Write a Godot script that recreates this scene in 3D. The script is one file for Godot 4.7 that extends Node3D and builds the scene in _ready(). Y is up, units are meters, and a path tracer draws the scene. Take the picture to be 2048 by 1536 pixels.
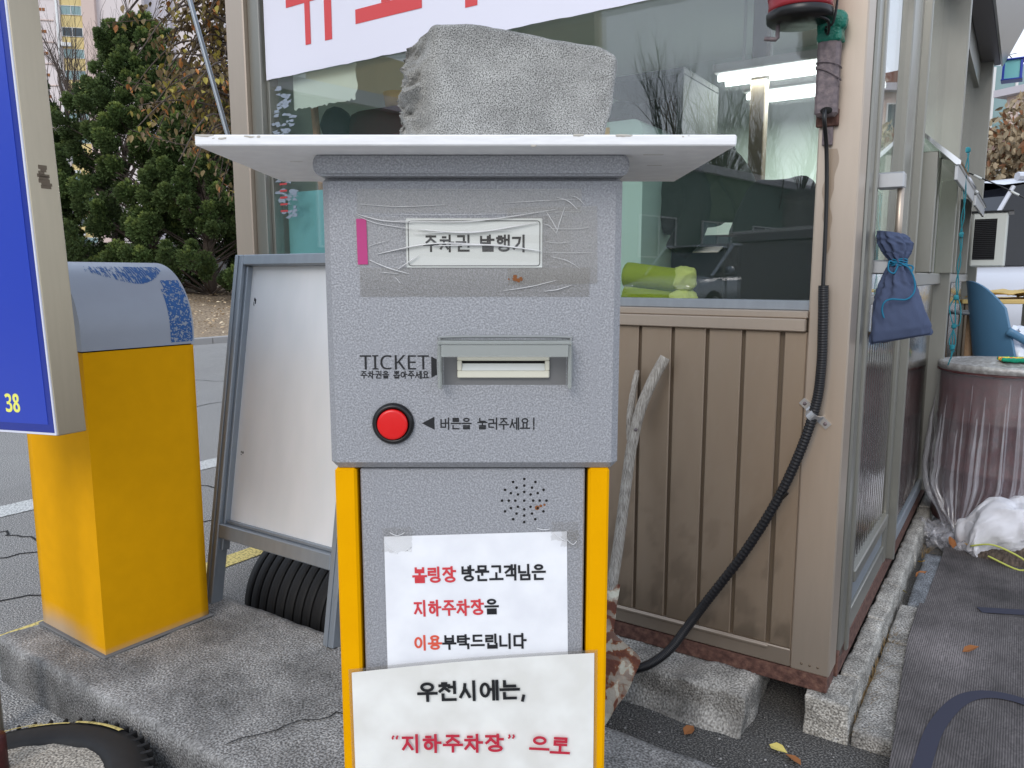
extends Node3D
# A parking ticket machine in front of a guard kiosk. y is up, units are metres, the camera looks along -z.

var K := Transform3D(Basis(Vector3.UP, deg_to_rad(-33.5)), Vector3(0.898, 0, -2.045))   # the kiosk's own axes: x along its front, z out of its front, origin at its near corner
var mats := {}
var rng := RandomNumberGenerator.new()


class Shape:
	# collects triangles given counter-clockwise as seen from outside
	var st := SurfaceTool.new()
	func _init(smooth := false):
		st.begin(Mesh.PRIMITIVE_TRIANGLES)
		st.set_smooth_group(0 if smooth else -1)
	func soft(on := true):
		st.set_smooth_group(0 if on else -1)
	func tri(a: Vector3, b: Vector3, c: Vector3):
		st.add_vertex(a); st.add_vertex(c); st.add_vertex(b)
	func quad(a: Vector3, b: Vector3, c: Vector3, d: Vector3):
		tri(a, b, c); tri(a, c, d)
	func away(a: Vector3, b: Vector3, c: Vector3, from: Vector3):
		if (b - a).cross(c - a).dot((a + b + c) / 3.0 - from) >= 0.0: tri(a, b, c)
		else: tri(a, c, b)
	func away4(a: Vector3, b: Vector3, c: Vector3, d: Vector3, from: Vector3):
		if (c - a).cross(d - b).dot((a + b + c + d) / 4.0 - from) >= 0.0: quad(a, b, c, d)
		else: quad(a, d, c, b)
	func box(lo: Vector3, hi: Vector3, bevel := 0.002, xf := Transform3D()):
		var c := (lo + hi) / 2.0
		var h := (hi - lo).abs() / 2.0
		var b: float = minf(bevel, minf(h.x, minf(h.y, h.z)) * 0.9)
		var ctr := xf * c
		var pt := func(axis: int, s: Vector3) -> Vector3:
			var v := h * s
			for k in 3:
				if k != axis: v[k] -= b * signf(s[k])
			return xf * (c + v)
		for a in 3:
			var p := (a + 1) % 3
			var q := (a + 2) % 3
			for sg in [-1.0, 1.0]:
				var r := []
				for t in [[-1, -1], [1, -1], [1, 1], [-1, 1]]:
					var s := Vector3()
					s[a] = sg; s[p] = t[0]; s[q] = t[1]
					r.append(pt.call(a, s))
				away4(r[0], r[1], r[2], r[3], ctr)
				if b > 0.0:
					for sp in [-1.0, 1.0]:
						var s1 := Vector3(); s1[a] = sg; s1[p] = sp; s1[q] = -1
						var s2 := s1; s2[q] = 1
						away4(pt.call(a, s1), pt.call(a, s2), pt.call(p, s2), pt.call(p, s1), ctr)
		if b > 0.0:
			for sx in [-1, 1]:
				for sy in [-1, 1]:
					for sz in [-1, 1]:
						var s := Vector3(sx, sy, sz)
						away(pt.call(0, s), pt.call(1, s), pt.call(2, s), ctr)
	func tube(pts: PackedVector3Array, radius, n := 10, caps := true, squash := 1.0):
		# radius: a number or one per point
		var rings := []
		var up := Vector3.UP
		for i in pts.size():
			var d := (pts[mini(i + 1, pts.size() - 1)] - pts[maxi(i - 1, 0)]).normalized()
			if absf(d.dot(up)) > 0.95: up = Vector3(1, 0, 0.2).normalized() if absf(d.y) > 0.9 else Vector3.UP
			var s := d.cross(up).normalized()
			up = s.cross(d).normalized()
			var r: float = radius if (radius is float or radius is int) else radius[i]
			var ring := PackedVector3Array()
			for k in n:
				var w := TAU * k / n
				ring.append(pts[i] + (s * cos(w) + up * sin(w) * squash) * r)
			rings.append(ring)
		for i in pts.size() - 1:
			var m := (pts[i] + pts[i + 1]) / 2.0
			for k in n:
				var j := (k + 1) % n
				away4(rings[i][k], rings[i][j], rings[i + 1][j], rings[i + 1][k], m)
		if caps:
			for e in [0, pts.size() - 1]:
				var inner: Vector3 = pts[1] if e == 0 else pts[e - 1]
				for k in n: away(pts[e], rings[e][k], rings[e][(k + 1) % n], inner)
	func lathe(profile: PackedVector2Array, n := 32, xf := Transform3D(), from := 0.0, sweep := TAU):
		# profile: (radius, height), turned about y; listed so that outside lies to the right when walking up
		for i in profile.size() - 1:
			for k in n:
				var a := from + sweep * k / n
				var b := from + sweep * (k + 1) / n
				var p := profile[i]
				var q := profile[i + 1]
				var f := func(r: Vector2, w: float) -> Vector3: return xf * Vector3(r.x * cos(w), r.y, -r.x * sin(w))
				if p.x > 1e-6: tri(f.call(p, a), f.call(p, b), f.call(q, b))
				if q.x > 1e-6: tri(f.call(p, a), f.call(q, b), f.call(q, a))
	func prism(poly: PackedVector2Array, z0: float, z1: float, xf := Transform3D()):
		if Geometry2D.is_polygon_clockwise(poly): poly.reverse()   # Godot counts with y down; made counter-clockwise with y up below
		var area := 0.0
		for i in poly.size(): area += poly[i].cross(poly[(i + 1) % poly.size()])
		if area < 0.0: poly.reverse()
		var t := Geometry2D.triangulate_polygon(poly)
		var v := func(p: Vector2, z: float) -> Vector3: return xf * Vector3(p.x, p.y, z)
		for i in range(0, t.size(), 3):
			var a := poly[t[i]]
			var b := poly[t[i + 1]]
			var c := poly[t[i + 2]]
			if (b - a).cross(c - a) < 0.0:
				var s := b; b = c; c = s
			tri(v.call(a, z1), v.call(b, z1), v.call(c, z1))
			tri(v.call(a, z0), v.call(c, z0), v.call(b, z0))
		for i in poly.size():
			var a := poly[i]
			var b := poly[(i + 1) % poly.size()]
			quad(v.call(a, z0), v.call(b, z0), v.call(b, z1), v.call(a, z1))
	func grid(nu: int, nv: int, f: Callable, tint = null):
		# f(u, v) -> Vector3, u to the right and v up as seen from outside
		var p := []
		var c := []
		for j in nv + 1:
			for i in nu + 1:
				p.append(f.call(float(i) / nu, float(j) / nv))
				if tint != null: c.append(tint.call(float(i) / nu, float(j) / nv))
		for j in nv:
			for i in nu:
				var o := j * (nu + 1) + i
				for k in [o, o + nu + 2, o + 1, o, o + nu + 1, o + nu + 2]:
					if tint != null: st.set_color(c[k])
					st.add_vertex(p[k])
	func slab(nu: int, nv: int, f: Callable, thick: Vector3):
		# a sheet with a little thickness
		grid(nu, nv, f)
		grid(nu, nv, func(u, v): return f.call(1.0 - u, v) - thick)
		soft(false)
		for e in 4:
			var n: int = nu if e < 2 else nv
			for i in n:
				var t0 := float(i) / n
				var t1 := float(i + 1) / n
				var a: Vector3 = f.call(t0, float(e)) if e < 2 else f.call(float(e - 2), t0)
				var b: Vector3 = f.call(t1, float(e)) if e < 2 else f.call(float(e - 2), t1)
				if e == 0 or e == 3: quad(a - thick, b - thick, b, a)
				else: quad(b - thick, a - thick, a, b)
		soft(true)
	func lump(lo: Vector3, hi: Vector3, n: int, rnd: float, amp: float, freq: float, sd: int, warp = null, tint = null):
		# a box with worn, rounded edges and an uneven surface
		var noise := FastNoiseLite.new()
		noise.seed = sd; noise.frequency = freq; noise.fractal_octaves = 4
		var c := (lo + hi) / 2.0
		var h := (hi - lo) / 2.0
		var big: float = maxf(h.x, maxf(h.y, h.z))
		for a in 3:
			var p := (a + 1) % 3
			var q := (a + 2) % 3
			var np: int = maxi(3, int(n * h[p] / big))
			var nq: int = maxi(3, int(n * h[q] / big))
			for sg in [-1.0, 1.0]:
				var f := func(u: float, v: float) -> Vector3:
					var s := Vector3()
					s[a] = sg * h[a]
					s[p] = (u * 2.0 - 1.0) * h[p] * sg
					s[q] = (v * 2.0 - 1.0) * h[q]
					var inner := Vector3(clampf(s.x, -h.x + rnd, h.x - rnd), clampf(s.y, -h.y + rnd, h.y - rnd), clampf(s.z, -h.z + rnd, h.z - rnd))
					var o := s - inner
					var out := c + (inner + o.normalized() * minf(rnd, o.length()) if rnd > 0.0 else s)
					out += Vector3(noise.get_noise_3dv(out + Vector3(7, 0, 0)), noise.get_noise_3dv(out + Vector3(0, 13, 0)), noise.get_noise_3dv(out + Vector3(0, 0, 31))) * amp
					return warp.call(out) if warp != null else out
				if tint != null: grid(np, nq, f, func(u, v): return tint.call(f.call(u, v)))
				else: grid(np, nq, f)
	func strip(pts: PackedVector2Array, w: float, at: Transform3D, z: float, closed := false):
		# a flat printed line with mitred joints
		var n := pts.size()
		var L := []
		for i in n:
			var d0 := (pts[i] - pts[(i - 1 + n) % n]).normalized()
			var d1 := (pts[(i + 1) % n] - pts[i]).normalized()
			if not closed and i == 0: d0 = d1
			if not closed and i == n - 1: d1 = d0
			var m := (d0.orthogonal() + d1.orthogonal()).normalized()
			var k: float = 0.5 * w / maxf(0.45, m.dot(d0.orthogonal()))
			var p := pts[i]
			L.append([at * Vector3(p.x + m.x * k, p.y + m.y * k, z), at * Vector3(p.x - m.x * k, p.y - m.y * k, z)])
		for i in (n if closed else n - 1):
			var a = L[i]
			var b = L[(i + 1) % n]
			var nrm: Vector3 = at.basis.z
			if (b[0] - a[0]).cross(a[1] - a[0]).dot(nrm) > 0.0: quad(a[0], b[0], b[1], a[1])
			else: quad(a[1], b[1], b[0], a[0])
	func mesh() -> ArrayMesh:
		st.generate_normals()
		return st.commit()


func add(called: String, shape, m: Material, parent: Node3D = self, at := Transform3D()) -> MeshInstance3D:
	var o := MeshInstance3D.new()
	o.name = called
	o.mesh = shape.mesh() if shape is Shape else shape
	o.material_override = m
	o.transform = at
	parent.add_child(o, true)
	return o

func tag(o: Node3D, label: String, category: String, group := "") -> Node3D:
	o.set_meta("label", label)
	o.set_meta("category", category)
	if group != "": o.set_meta("group", group)
	return o

func thing(called: String, label: String, category: String, at := Transform3D(), group := "") -> Node3D:
	var o := Node3D.new()
	o.name = called
	o.transform = at
	add_child(o, true)
	return tag(o, label, category, group)

func structure(o: Node3D) -> Node3D:
	o.set_meta("kind", "structure")
	return o

func stuff(o: Node3D) -> Node3D:
	o.set_meta("kind", "stuff")
	return o

func at(x: float, y: float, z: float, ry := 0.0) -> Transform3D:
	return Transform3D(Basis(Vector3.UP, deg_to_rad(ry)), Vector3(x, y, z))

func noise_of(sd: int, freq: float, kind := FastNoiseLite.TYPE_SIMPLEX_SMOOTH, octaves := 4, warp := 0.0) -> FastNoiseLite:
	var n := FastNoiseLite.new()
	n.seed = sd; n.frequency = freq; n.noise_type = kind
	n.fractal_octaves = octaves
	if octaves == 1: n.fractal_type = FastNoiseLite.FRACTAL_NONE
	if warp > 0.0:
		n.domain_warp_enabled = true; n.domain_warp_amplitude = warp; n.domain_warp_frequency = freq * 0.7
	return n

func ntex(n: FastNoiseLite, stops: Array, size := 512) -> NoiseTexture2D:
	var t := NoiseTexture2D.new()
	t.width = size; t.height = size; t.seamless = true; t.noise = n
	var g := Gradient.new()
	var off := PackedFloat32Array()
	var col := PackedColorArray()
	for s in stops:
		off.append(s[0]); col.append(s[1])
	g.offsets = off; g.colors = col
	t.color_ramp = g
	return t

func ntmap(n: FastNoiseLite, strength: float, size := 512) -> NoiseTexture2D:
	var t := NoiseTexture2D.new()
	t.width = size; t.height = size; t.seamless = true; t.noise = n
	t.as_normal_map = true; t.bump_strength = strength
	return t

func grey(v: float, warm := 0.0) -> Color:
	return Color(v + warm, v, v - warm)

func mat(called: String, c: Color, rough := 0.7, metal := 0.0, tex: Texture2D = null, scale := Vector3.ONE, nrm: Texture2D = null, depth := 1.0) -> StandardMaterial3D:
	var m := StandardMaterial3D.new()
	m.resource_name = called
	m.albedo_color = c; m.roughness = rough; m.metallic = metal
	if tex or nrm:
		m.uv1_triplanar = true; m.uv1_scale = scale
	if tex: m.albedo_texture = tex
	if nrm:
		m.normal_enabled = true; m.normal_texture = nrm; m.normal_scale = depth
	mats[called] = m
	return m

func glass(called: String, c: Color, alpha: float, rough := 0.02, spec := 0.5) -> StandardMaterial3D:
	var m := StandardMaterial3D.new()
	m.resource_name = called
	m.albedo_color = Color(c.r, c.g, c.b, alpha)
	m.transparency = BaseMaterial3D.TRANSPARENCY_ALPHA
	m.roughness = rough; m.metallic_specular = spec
	mats[called] = m
	return m

func double(m: StandardMaterial3D) -> StandardMaterial3D:
	m.cull_mode = BaseMaterial3D.CULL_DISABLED
	return m

func tinted(m: StandardMaterial3D) -> StandardMaterial3D:
	m.vertex_color_use_as_albedo = true
	return m

func curve(pts: Array, steps := 8) -> PackedVector3Array:
	# a smooth line through the points
	var out := PackedVector3Array()
	for i in pts.size() - 1:
		var a: Vector3 = pts[maxi(i - 1, 0)]
		var b: Vector3 = pts[i]
		var c: Vector3 = pts[i + 1]
		var d: Vector3 = pts[mini(i + 2, pts.size() - 1)]
		for k in steps: out.append(b.cubic_interpolate(c, a, d, float(k) / steps))
	out.append(pts[-1])
	return out

func words(text: String, height: float, width: float, m: Material, parent: Node3D, place: Transform3D, called := "lettering", bold := false) -> void:
	# Latin lettering; place is the lower left corner of the text
	var t := TextMesh.new()
	var f := SystemFont.new()
	f.font_names = PackedStringArray(["Droid Sans"])
	if bold: f.font_weight = 700
	t.font = f; t.text = text; t.font_size = 64; t.depth = 0.0006; t.pixel_size = 0.01
	t.horizontal_alignment = HORIZONTAL_ALIGNMENT_LEFT; t.vertical_alignment = VERTICAL_ALIGNMENT_BOTTOM
	var b := t.get_aabb()
	var s := Vector3(width / b.size.x, height / b.size.y, 1.0)
	var o := MeshInstance3D.new()
	o.name = called; o.mesh = t; o.material_override = m
	o.transform = place * Transform3D(Basis.from_scale(s), Vector3(-b.position.x * s.x, -b.position.y * s.y, 0.0))
	parent.add_child(o, true)

# --- Korean lettering, drawn stroke by stroke -----------------------------------------------------------------------
const LEAD := "ㄱㄲㄴㄷㄸㄹㅁㅂㅃㅅㅆㅇㅈㅉㅊㅋㅌㅍㅎ"
const VOWEL := "ㅏㅐㅑㅒㅓㅔㅕㅖㅗㅘㅙㅚㅛㅜㅝㅞㅟㅠㅡㅢㅣ"
const TAIL := " ㄱㄲㄳㄴㄵㄶㄷㄹㄺㄻㄼㄽㄾㄿㅀㅁㅂㅄㅅㅆㅇㅈㅊㅋㅌㅍㅎ"

func ring(c: Vector2, r: Vector2) -> Array:
	var p := PackedVector2Array()
	for k in 20: p.append(c + Vector2(cos(TAU * k / 20), sin(TAU * k / 20)) * r)
	return ["o", p]

func line(a: Array) -> Array:
	var p := PackedVector2Array()
	for i in range(0, a.size(), 2): p.append(Vector2(a[i], a[i + 1]))
	return ["l", p]

func jamo(j: String, side := false) -> Array:
	# strokes in a unit square, y downwards
	match j:
		"ㄱ": return [line([0, 0, 1, 0, 0.86, 0.5, 0.15, 1])] if side else [line([0, 0, 1, 0, 1, 1])]
		"ㄴ": return [line([0, 0, 0, 1, 1, 1])]
		"ㄷ": return [line([1, 0, 0, 0, 0, 1, 1, 1])]
		"ㄹ": return [line([0, 0, 1, 0, 1, 0.5, 0, 0.5, 0, 1, 1, 1])]
		"ㅁ": return [["o", PackedVector2Array([Vector2(0, 0), Vector2(1, 0), Vector2(1, 1), Vector2(0, 1)])]]
		"ㅂ": return [line([0, 0, 0, 1, 1, 1, 1, 0]), line([0, 0.5, 1, 0.5])]
		"ㅃ": return [line([0, 0, 0, 1, 0.42, 1, 0.42, 0]), line([0, 0.5, 0.42, 0.5]), line([0.58, 0, 0.58, 1, 1, 1, 1, 0]), line([0.58, 0.5, 1, 0.5])]
		"ㅅ": return [line([0.52, 0, 0.44, 0.45, 0, 1]), line([0.5, 0.3, 1, 1])]
		"ㅇ": return [ring(Vector2(0.5, 0.5), Vector2(0.5, 0.5))]
		"ㅈ": return [line([0, 0, 1, 0]), line([0.5, 0, 0.42, 0.5, 0, 1]), line([0.48, 0.4, 1, 1])]
		"ㅊ": return [line([0.32, -0.05, 0.68, -0.05]), line([0, 0.24, 1, 0.24]), line([0.5, 0.24, 0.42, 0.6, 0, 1]), line([0.48, 0.52, 1, 1])]
		"ㅌ": return [line([1, 0, 0, 0, 0, 1, 1, 1]), line([0, 0.5, 1, 0.5])]
		"ㅎ": return [line([0.3, -0.06, 0.7, -0.06]), line([0, 0.2, 1, 0.2]), ring(Vector2(0.5, 0.7), Vector2(0.38, 0.3))]
		"ㅏ": return [line([0.3, 0, 0.3, 1]), line([0.3, 0.45, 1, 0.45])]
		"ㅐ": return [line([0.1, 0, 0.1, 1]), line([0.85, 0, 0.85, 1]), line([0.1, 0.45, 0.85, 0.45])]
		"ㅓ": return [line([0.8, 0, 0.8, 1]), line([0, 0.45, 0.8, 0.45])]
		"ㅔ": return [line([0.45, 0, 0.45, 1]), line([1, 0, 1, 1]), line([-0.1, 0.45, 0.45, 0.45])]
		"ㅣ": return [line([0.6, 0, 0.6, 1])]
		"ㅗ": return [line([0, 0.85, 1, 0.85]), line([0.5, 0, 0.5, 0.85])]
		"ㅛ": return [line([0, 0.85, 1, 0.85]), line([0.3, 0, 0.3, 0.85]), line([0.7, 0, 0.7, 0.85])]
		"ㅜ": return [line([0, 0.15, 1, 0.15]), line([0.5, 0.15, 0.5, 1])]
		"ㅠ": return [line([0, 0.15, 1, 0.15]), line([0.3, 0.15, 0.3, 1]), line([0.7, 0.15, 0.7, 1])]
		"ㅡ": return [line([0, 0.5, 1, 0.5])]
	return []

func fit(strokes: Array, r: Rect2) -> Array:
	var out := []
	for s in strokes:
		var p := PackedVector2Array()
		for v in s[1]: p.append(r.position + v * r.size)
		out.append([s[0], p])
	return out

func syllable(ch: String) -> Array:
	var code := ch.unicode_at(0) - 0xAC00
	if code < 0: return [line([0.12, 0.86, 0.06, 1.1])] if ch == "," else [line([0.3, 0, 0.3, 0.7]), line([0.3, 0.88, 0.3, 0.98])] if ch == "!" else []
	var l := LEAD[code / 588]
	var v := VOWEL[(code % 588) / 28]
	var t := TAIL[code % 28]
	var out := []
	if v == "ㅝ":
		out += fit(jamo(l), Rect2(0.16, 0.04, 0.4, 0.24))
		out += fit([line([0, 0.1, 1, 0.1]), line([0.5, 0.1, 0.5, 1])], Rect2(0.04, 0.4, 0.62, 0.28))
		out += [line([0.88, 0, 0.88, 0.7]), line([0.66, 0.54, 0.88, 0.54])]
		return out + fit(jamo(t), Rect2(0.2, 0.74, 0.68, 0.22))
	if v in "ㅗㅛㅜㅠㅡ":
		if t == " ":
			out += fit(jamo(l), Rect2(0.2, 0.05, 0.6, 0.38))
			return out + fit(jamo(v), Rect2(0.02, 0.52, 0.96, 0.46))
		out += fit(jamo(l), Rect2(0.22, 0.03, 0.56, 0.26))
		out += fit(jamo(v), Rect2(0.02, 0.36, 0.96, 0.24))
		return out + fit(jamo(t), Rect2(0.2, 0.69, 0.6, 0.27))
	var wide := v in "ㅐㅔ"
	var lw := 0.42 if wide else 0.48
	if t == " ":
		out += fit(jamo(l, true), Rect2(0.06, 0.14, lw, 0.68))
		return out + fit(jamo(v), Rect2(0.58, 0.0, 0.36, 1.0))
	out += fit(jamo(l, true), Rect2(0.07, 0.08, lw, 0.4))
	out += fit(jamo(v), Rect2(0.58, 0.0, 0.36, 0.58))
	return out + fit(jamo(t), Rect2(0.22, 0.68, 0.66, 0.28))

func hangul(text: String, height: float, width: float, weight: float, m: Material, parent: Node3D, place: Transform3D, lift := 0.0003, called := "lettering") -> void:
	# place: lower left corner of the line; width: whole length of the line
	var s := Shape.new()
	var adv := 0.0
	for ch in text: adv += 0.5 if ch in " ,!" else 1.0
	var step := width / adv
	var x := 0.0
	var n := 0
	for ch in text:
		if ch != " ":
			for k in syllable(ch):
				var p := PackedVector2Array()
				for q in k[1]: p.append(Vector2(x + (0.06 + q.x * 0.88) * step, (1.0 - q.y) * height))
				if k[0] == "l":   # square ends that reach half a stroke further
					var e := p.size() - 1
					p[0] += (p[0] - p[1]).normalized() * weight * 0.5
					p[e] += (p[e] - p[e - 1]).normalized() * weight * 0.5
				s.strip(p, weight, place, lift + n * 0.000012, k[0] == "o")
				n += 1
		x += step * (0.5 if ch in " ,!" else 1.0)
	add(called, s, m, parent)


func _ready():
	rng.seed = 4711
	view_and_light()
	materials()
	ground()
	kiosk()
	inside_kiosk()
	on_kiosk()
	machine()
	left_side()
	right_side()
	far_left()
	far_right()
	behind()
	real_size()

func view_and_light():
	var cam := Camera3D.new()
	cam.name = "camera"
	cam.fov = 53.07
	cam.position = Vector3(0, 1.3, 0)
	cam.rotation_degrees = Vector3(-8, 0, 0)
	cam.near = 0.02; cam.far = 600.0
	add_child(cam)
	cam.current = true
	var env := Environment.new()
	var sky := Sky.new()
	var sm := ProceduralSkyMaterial.new()
	sm.sky_top_color = Color(0.76, 0.81, 0.89)
	sm.sky_horizon_color = Color(0.92, 0.935, 0.955)
	sm.sky_curve = 0.18
	sm.ground_bottom_color = Color(0.35, 0.34, 0.33)
	sm.ground_horizon_color = Color(0.6, 0.6, 0.6)
	sm.sky_energy_multiplier = 1.0
	sky.sky_material = sm
	env.background_mode = Environment.BG_SKY
	env.sky = sky
	env.tonemap_mode = Environment.TONE_MAPPER_LINEAR
	env.tonemap_exposure = 1.72
	env.sdfgi_enabled = true; env.ssao_enabled = true; env.ssil_enabled = true
	var we := WorldEnvironment.new()
	we.name = "world_environment"
	we.environment = env
	add_child(we)
	var sun := DirectionalLight3D.new()
	sun.name = "sun"
	sun.light_energy = 0.27
	sun.light_color = Color(1.0, 0.97, 0.94)
	sun.light_angular_distance = 28.0
	sun.sky_mode = DirectionalLight3D.SKY_MODE_LIGHT_ONLY
	sun.shadow_enabled = true
	add_child(sun)
	sun.look_at_from_position(Vector3.ZERO, Vector3(0.32, -0.56, -0.77), Vector3.UP)

func materials():
	var W := Color.WHITE
	# hammered grey paint
	var hn := noise_of(5, 0.085, FastNoiseLite.TYPE_SIMPLEX_SMOOTH, 2, 9.0)
	mat("hammer", W, 0.42, 0.15, ntex(hn, [[0.2, Color(0.525, 0.53, 0.54)], [0.44, Color(0.572, 0.577, 0.593)], [0.6, Color(0.60, 0.605, 0.624)], [0.8, Color(0.665, 0.67, 0.685)]], 1024), Vector3.ONE * 2.9, ntmap(hn, 5.0, 1024), 0.4)
	mat("hammer_smooth", Color(0.545, 0.56, 0.59), 0.45, 0.1)
	var yn := noise_of(8, 0.012)
	mat("yellow", W, 0.38, 0.0, ntex(yn, [[0.1, Color(0.885, 0.63, 0.0)], [0.9, Color(0.90, 0.645, 0.0)]]), Vector3.ONE * 1.7)
	tinted(mat("yellow_dusty", W, 0.42, 0.0, ntex(noise_of(9, 0.012), [[0.1, grey(0.975)], [0.9, W]]), Vector3.ONE * 1.7))
	mat("white_paint", W, 0.6, 0.0, ntex(noise_of(11, 0.02), [[0.2, Color(0.89, 0.89, 0.89)], [0.6, Color(0.91, 0.91, 0.91)], [0.9, Color(0.93, 0.93, 0.925)]]), Vector3(2, 12, 2))
	mat("chipped", Color(0.72, 0.70, 0.66), 0.8)
	var stn := noise_of(21, 0.11, FastNoiseLite.TYPE_SIMPLEX_SMOOTH, 4)
	tinted(mat("granite", W, 0.95, 0.0, ntex(stn, [[0.2, grey(0.27)], [0.36, Color(0.58, 0.58, 0.565)], [0.52, Color(0.74, 0.74, 0.725)], [0.75, Color(0.90, 0.90, 0.885)]], 1024), Vector3.ONE * 3.4, ntmap(stn, 6.0, 1024), 0.22))
	var cn := noise_of(23, 0.10, FastNoiseLite.TYPE_SIMPLEX_SMOOTH, 5)
	tinted(mat("concrete", W, 0.95, 0.0, ntex(cn, [[0.2, grey(0.40, 0.01)], [0.42, Color(0.65, 0.64, 0.62)], [0.58, Color(0.76, 0.75, 0.73)], [0.78, Color(0.93, 0.92, 0.90)]], 1024), Vector3.ONE * 1.15, ntmap(noise_of(24, 0.2), 8.0), 0.35))
	var an := noise_of(27, 0.16, FastNoiseLite.TYPE_SIMPLEX_SMOOTH, 3)
	tinted(mat("asphalt", W, 0.95, 0.0, ntex(an, [[0.2, grey(0.34)], [0.45, Color(0.50, 0.495, 0.49)], [0.6, Color(0.62, 0.615, 0.60)], [0.75, Color(0.86, 0.85, 0.83)]], 1024), Vector3.ONE * 0.8, ntmap(an, 10.0, 1024), 0.5))
	tinted(mat("soil", W, 1.0, 0.0, ntex(noise_of(31, 0.03, FastNoiseLite.TYPE_SIMPLEX_SMOOTH, 5), [[0.2, Color(0.44, 0.37, 0.29)], [0.5, Color(0.60, 0.52, 0.42)], [0.8, Color(0.74, 0.66, 0.55)]]), Vector3.ONE * 0.7))
	mat("road_paint", Color(0.82, 0.82, 0.80), 0.8, 0.0, ntex(noise_of(33, 0.06), [[0.25, grey(0.6)], [0.45, grey(0.95)], [0.9, W]]), Vector3.ONE * 2.0)
	mat("road_yellow", Color(0.86, 0.78, 0.48), 0.85, 0.0, ntex(noise_of(34, 0.06), [[0.25, grey(0.7)], [0.5, W]]), Vector3.ONE * 2.0)
	# champagne anodised aluminium and stainless steel
	var brushed := noise_of(41, 0.03, FastNoiseLite.TYPE_SIMPLEX_SMOOTH, 3)
	mat("bronze", Color(0.735, 0.68, 0.62), 0.42, 0.75, ntex(brushed, [[0.1, grey(0.985)], [0.9, W]]), Vector3(3, 0.3, 3))
	tinted(mat("bronze_dirty", Color(0.635, 0.57, 0.50), 0.44, 0.65))
	mat("bronze_board", Color(0.64, 0.585, 0.525), 0.44, 0.7, ntex(noise_of(42, 0.008), [[0.1, Color(0.955, 0.955, 0.96)], [0.9, W]]), Vector3(1.5, 0.6, 1.5))
	mat("bronze_dark", Color(0.42, 0.37, 0.31), 0.5, 0.4)
	mat("alu", Color(0.74, 0.745, 0.75), 0.38, 0.75, ntex(noise_of(43, 0.02), [[0.1, grey(0.97)], [0.9, W]]), Vector3(3, 0.6, 3))
	mat("alu_grey", Color(0.60, 0.63, 0.66), 0.42, 0.55, ntex(noise_of(44, 0.02), [[0.1, grey(0.96)], [0.9, W]]), Vector3(3, 0.6, 3))
	mat("side_frame", Color(0.575, 0.57, 0.54), 0.34, 0.65, ntex(noise_of(45, 0.02), [[0.1, grey(0.98)], [0.9, W]]), Vector3(3, 0.5, 3))
	mat("mirror_steel", Color(0.66, 0.65, 0.63), 0.13, 1.0, null, Vector3(3, 0.8, 3), ntmap(noise_of(46, 0.02), 2.0), 0.25)
	mat("chrome", Color(0.86, 0.86, 0.86), 0.12, 1.0)
	mat("dark_gap", Color(0.06, 0.055, 0.05), 0.9)
	mat("black_plastic", Color(0.05, 0.05, 0.055), 0.35)
	mat("black_rubber", Color(0.085, 0.085, 0.09), 0.7, 0.0, ntex(noise_of(47, 0.03), [[0.2, grey(0.75)], [0.8, W]]), Vector3.ONE * 2.0)
	mat("conduit", Color(0.075, 0.075, 0.09), 0.42)
	mat("rust_beam", W, 0.9, 0.1, ntex(noise_of(49, 0.03, FastNoiseLite.TYPE_SIMPLEX_SMOOTH, 5), [[0.2, Color(0.30, 0.20, 0.175)], [0.5, Color(0.38, 0.265, 0.23)], [0.8, Color(0.45, 0.33, 0.28)]]), Vector3.ONE * 2.2, ntmap(noise_of(50, 0.08), 5.0), 0.4)
	mat("rust_paint", W, 0.85, 0.05, ntex(noise_of(52, 0.009, FastNoiseLite.TYPE_SIMPLEX_SMOOTH, 5, 20.0), [[0.34, Color(0.36, 0.20, 0.15)], [0.50, Color(0.42, 0.24, 0.17)], [0.535, Color(0.60, 0.34, 0.18)], [0.56, Color(0.74, 0.72, 0.64)], [0.7, Color(0.80, 0.79, 0.72)]]), Vector3.ONE * 3.0, ntmap(noise_of(53, 0.06), 4.0), 0.6)
	mat("rust_steel", W, 0.7, 0.3, ntex(noise_of(54, 0.02, FastNoiseLite.TYPE_SIMPLEX_SMOOTH, 5), [[0.2, Color(0.40, 0.365, 0.375)], [0.5, Color(0.45, 0.41, 0.42)], [0.8, Color(0.51, 0.46, 0.46)]]), Vector3.ONE * 5.0, ntmap(noise_of(55, 0.08), 4.0), 0.5)
	mat("old_wood", W, 0.9, 0.0, ntex(noise_of(57, 0.05, FastNoiseLite.TYPE_SIMPLEX_SMOOTH, 4), [[0.2, Color(0.36, 0.34, 0.31)], [0.45, Color(0.60, 0.575, 0.54)], [0.75, Color(0.74, 0.72, 0.68)]]), Vector3(14, 0.9, 14), ntmap(noise_of(58, 0.05), 7.0), 0.9)
	mat("stick_wood", W, 0.8, 0.0, ntex(noise_of(59, 0.05), [[0.2, Color(0.55, 0.43, 0.32)], [0.8, Color(0.76, 0.64, 0.52)]]), Vector3(16, 1.0, 16))
	glass("window_glass", Color(0.30, 0.45, 0.40), 0.015, 0.0, 0.5)
	glass("side_glass", Color(0.3, 0.36, 0.36), 0.12, 0.0, 0.6)
	double(glass("film", Color(0.50, 0.47, 0.40), 0.11, 0.1, 0.5))
	double(glass("crease", Color(0.95, 0.95, 0.95), 0.75, 0.2, 0.6))
	double(glass("wrap_film", Color(0.83, 0.83, 0.86), 0.09, 0.14, 0.6))
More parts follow.
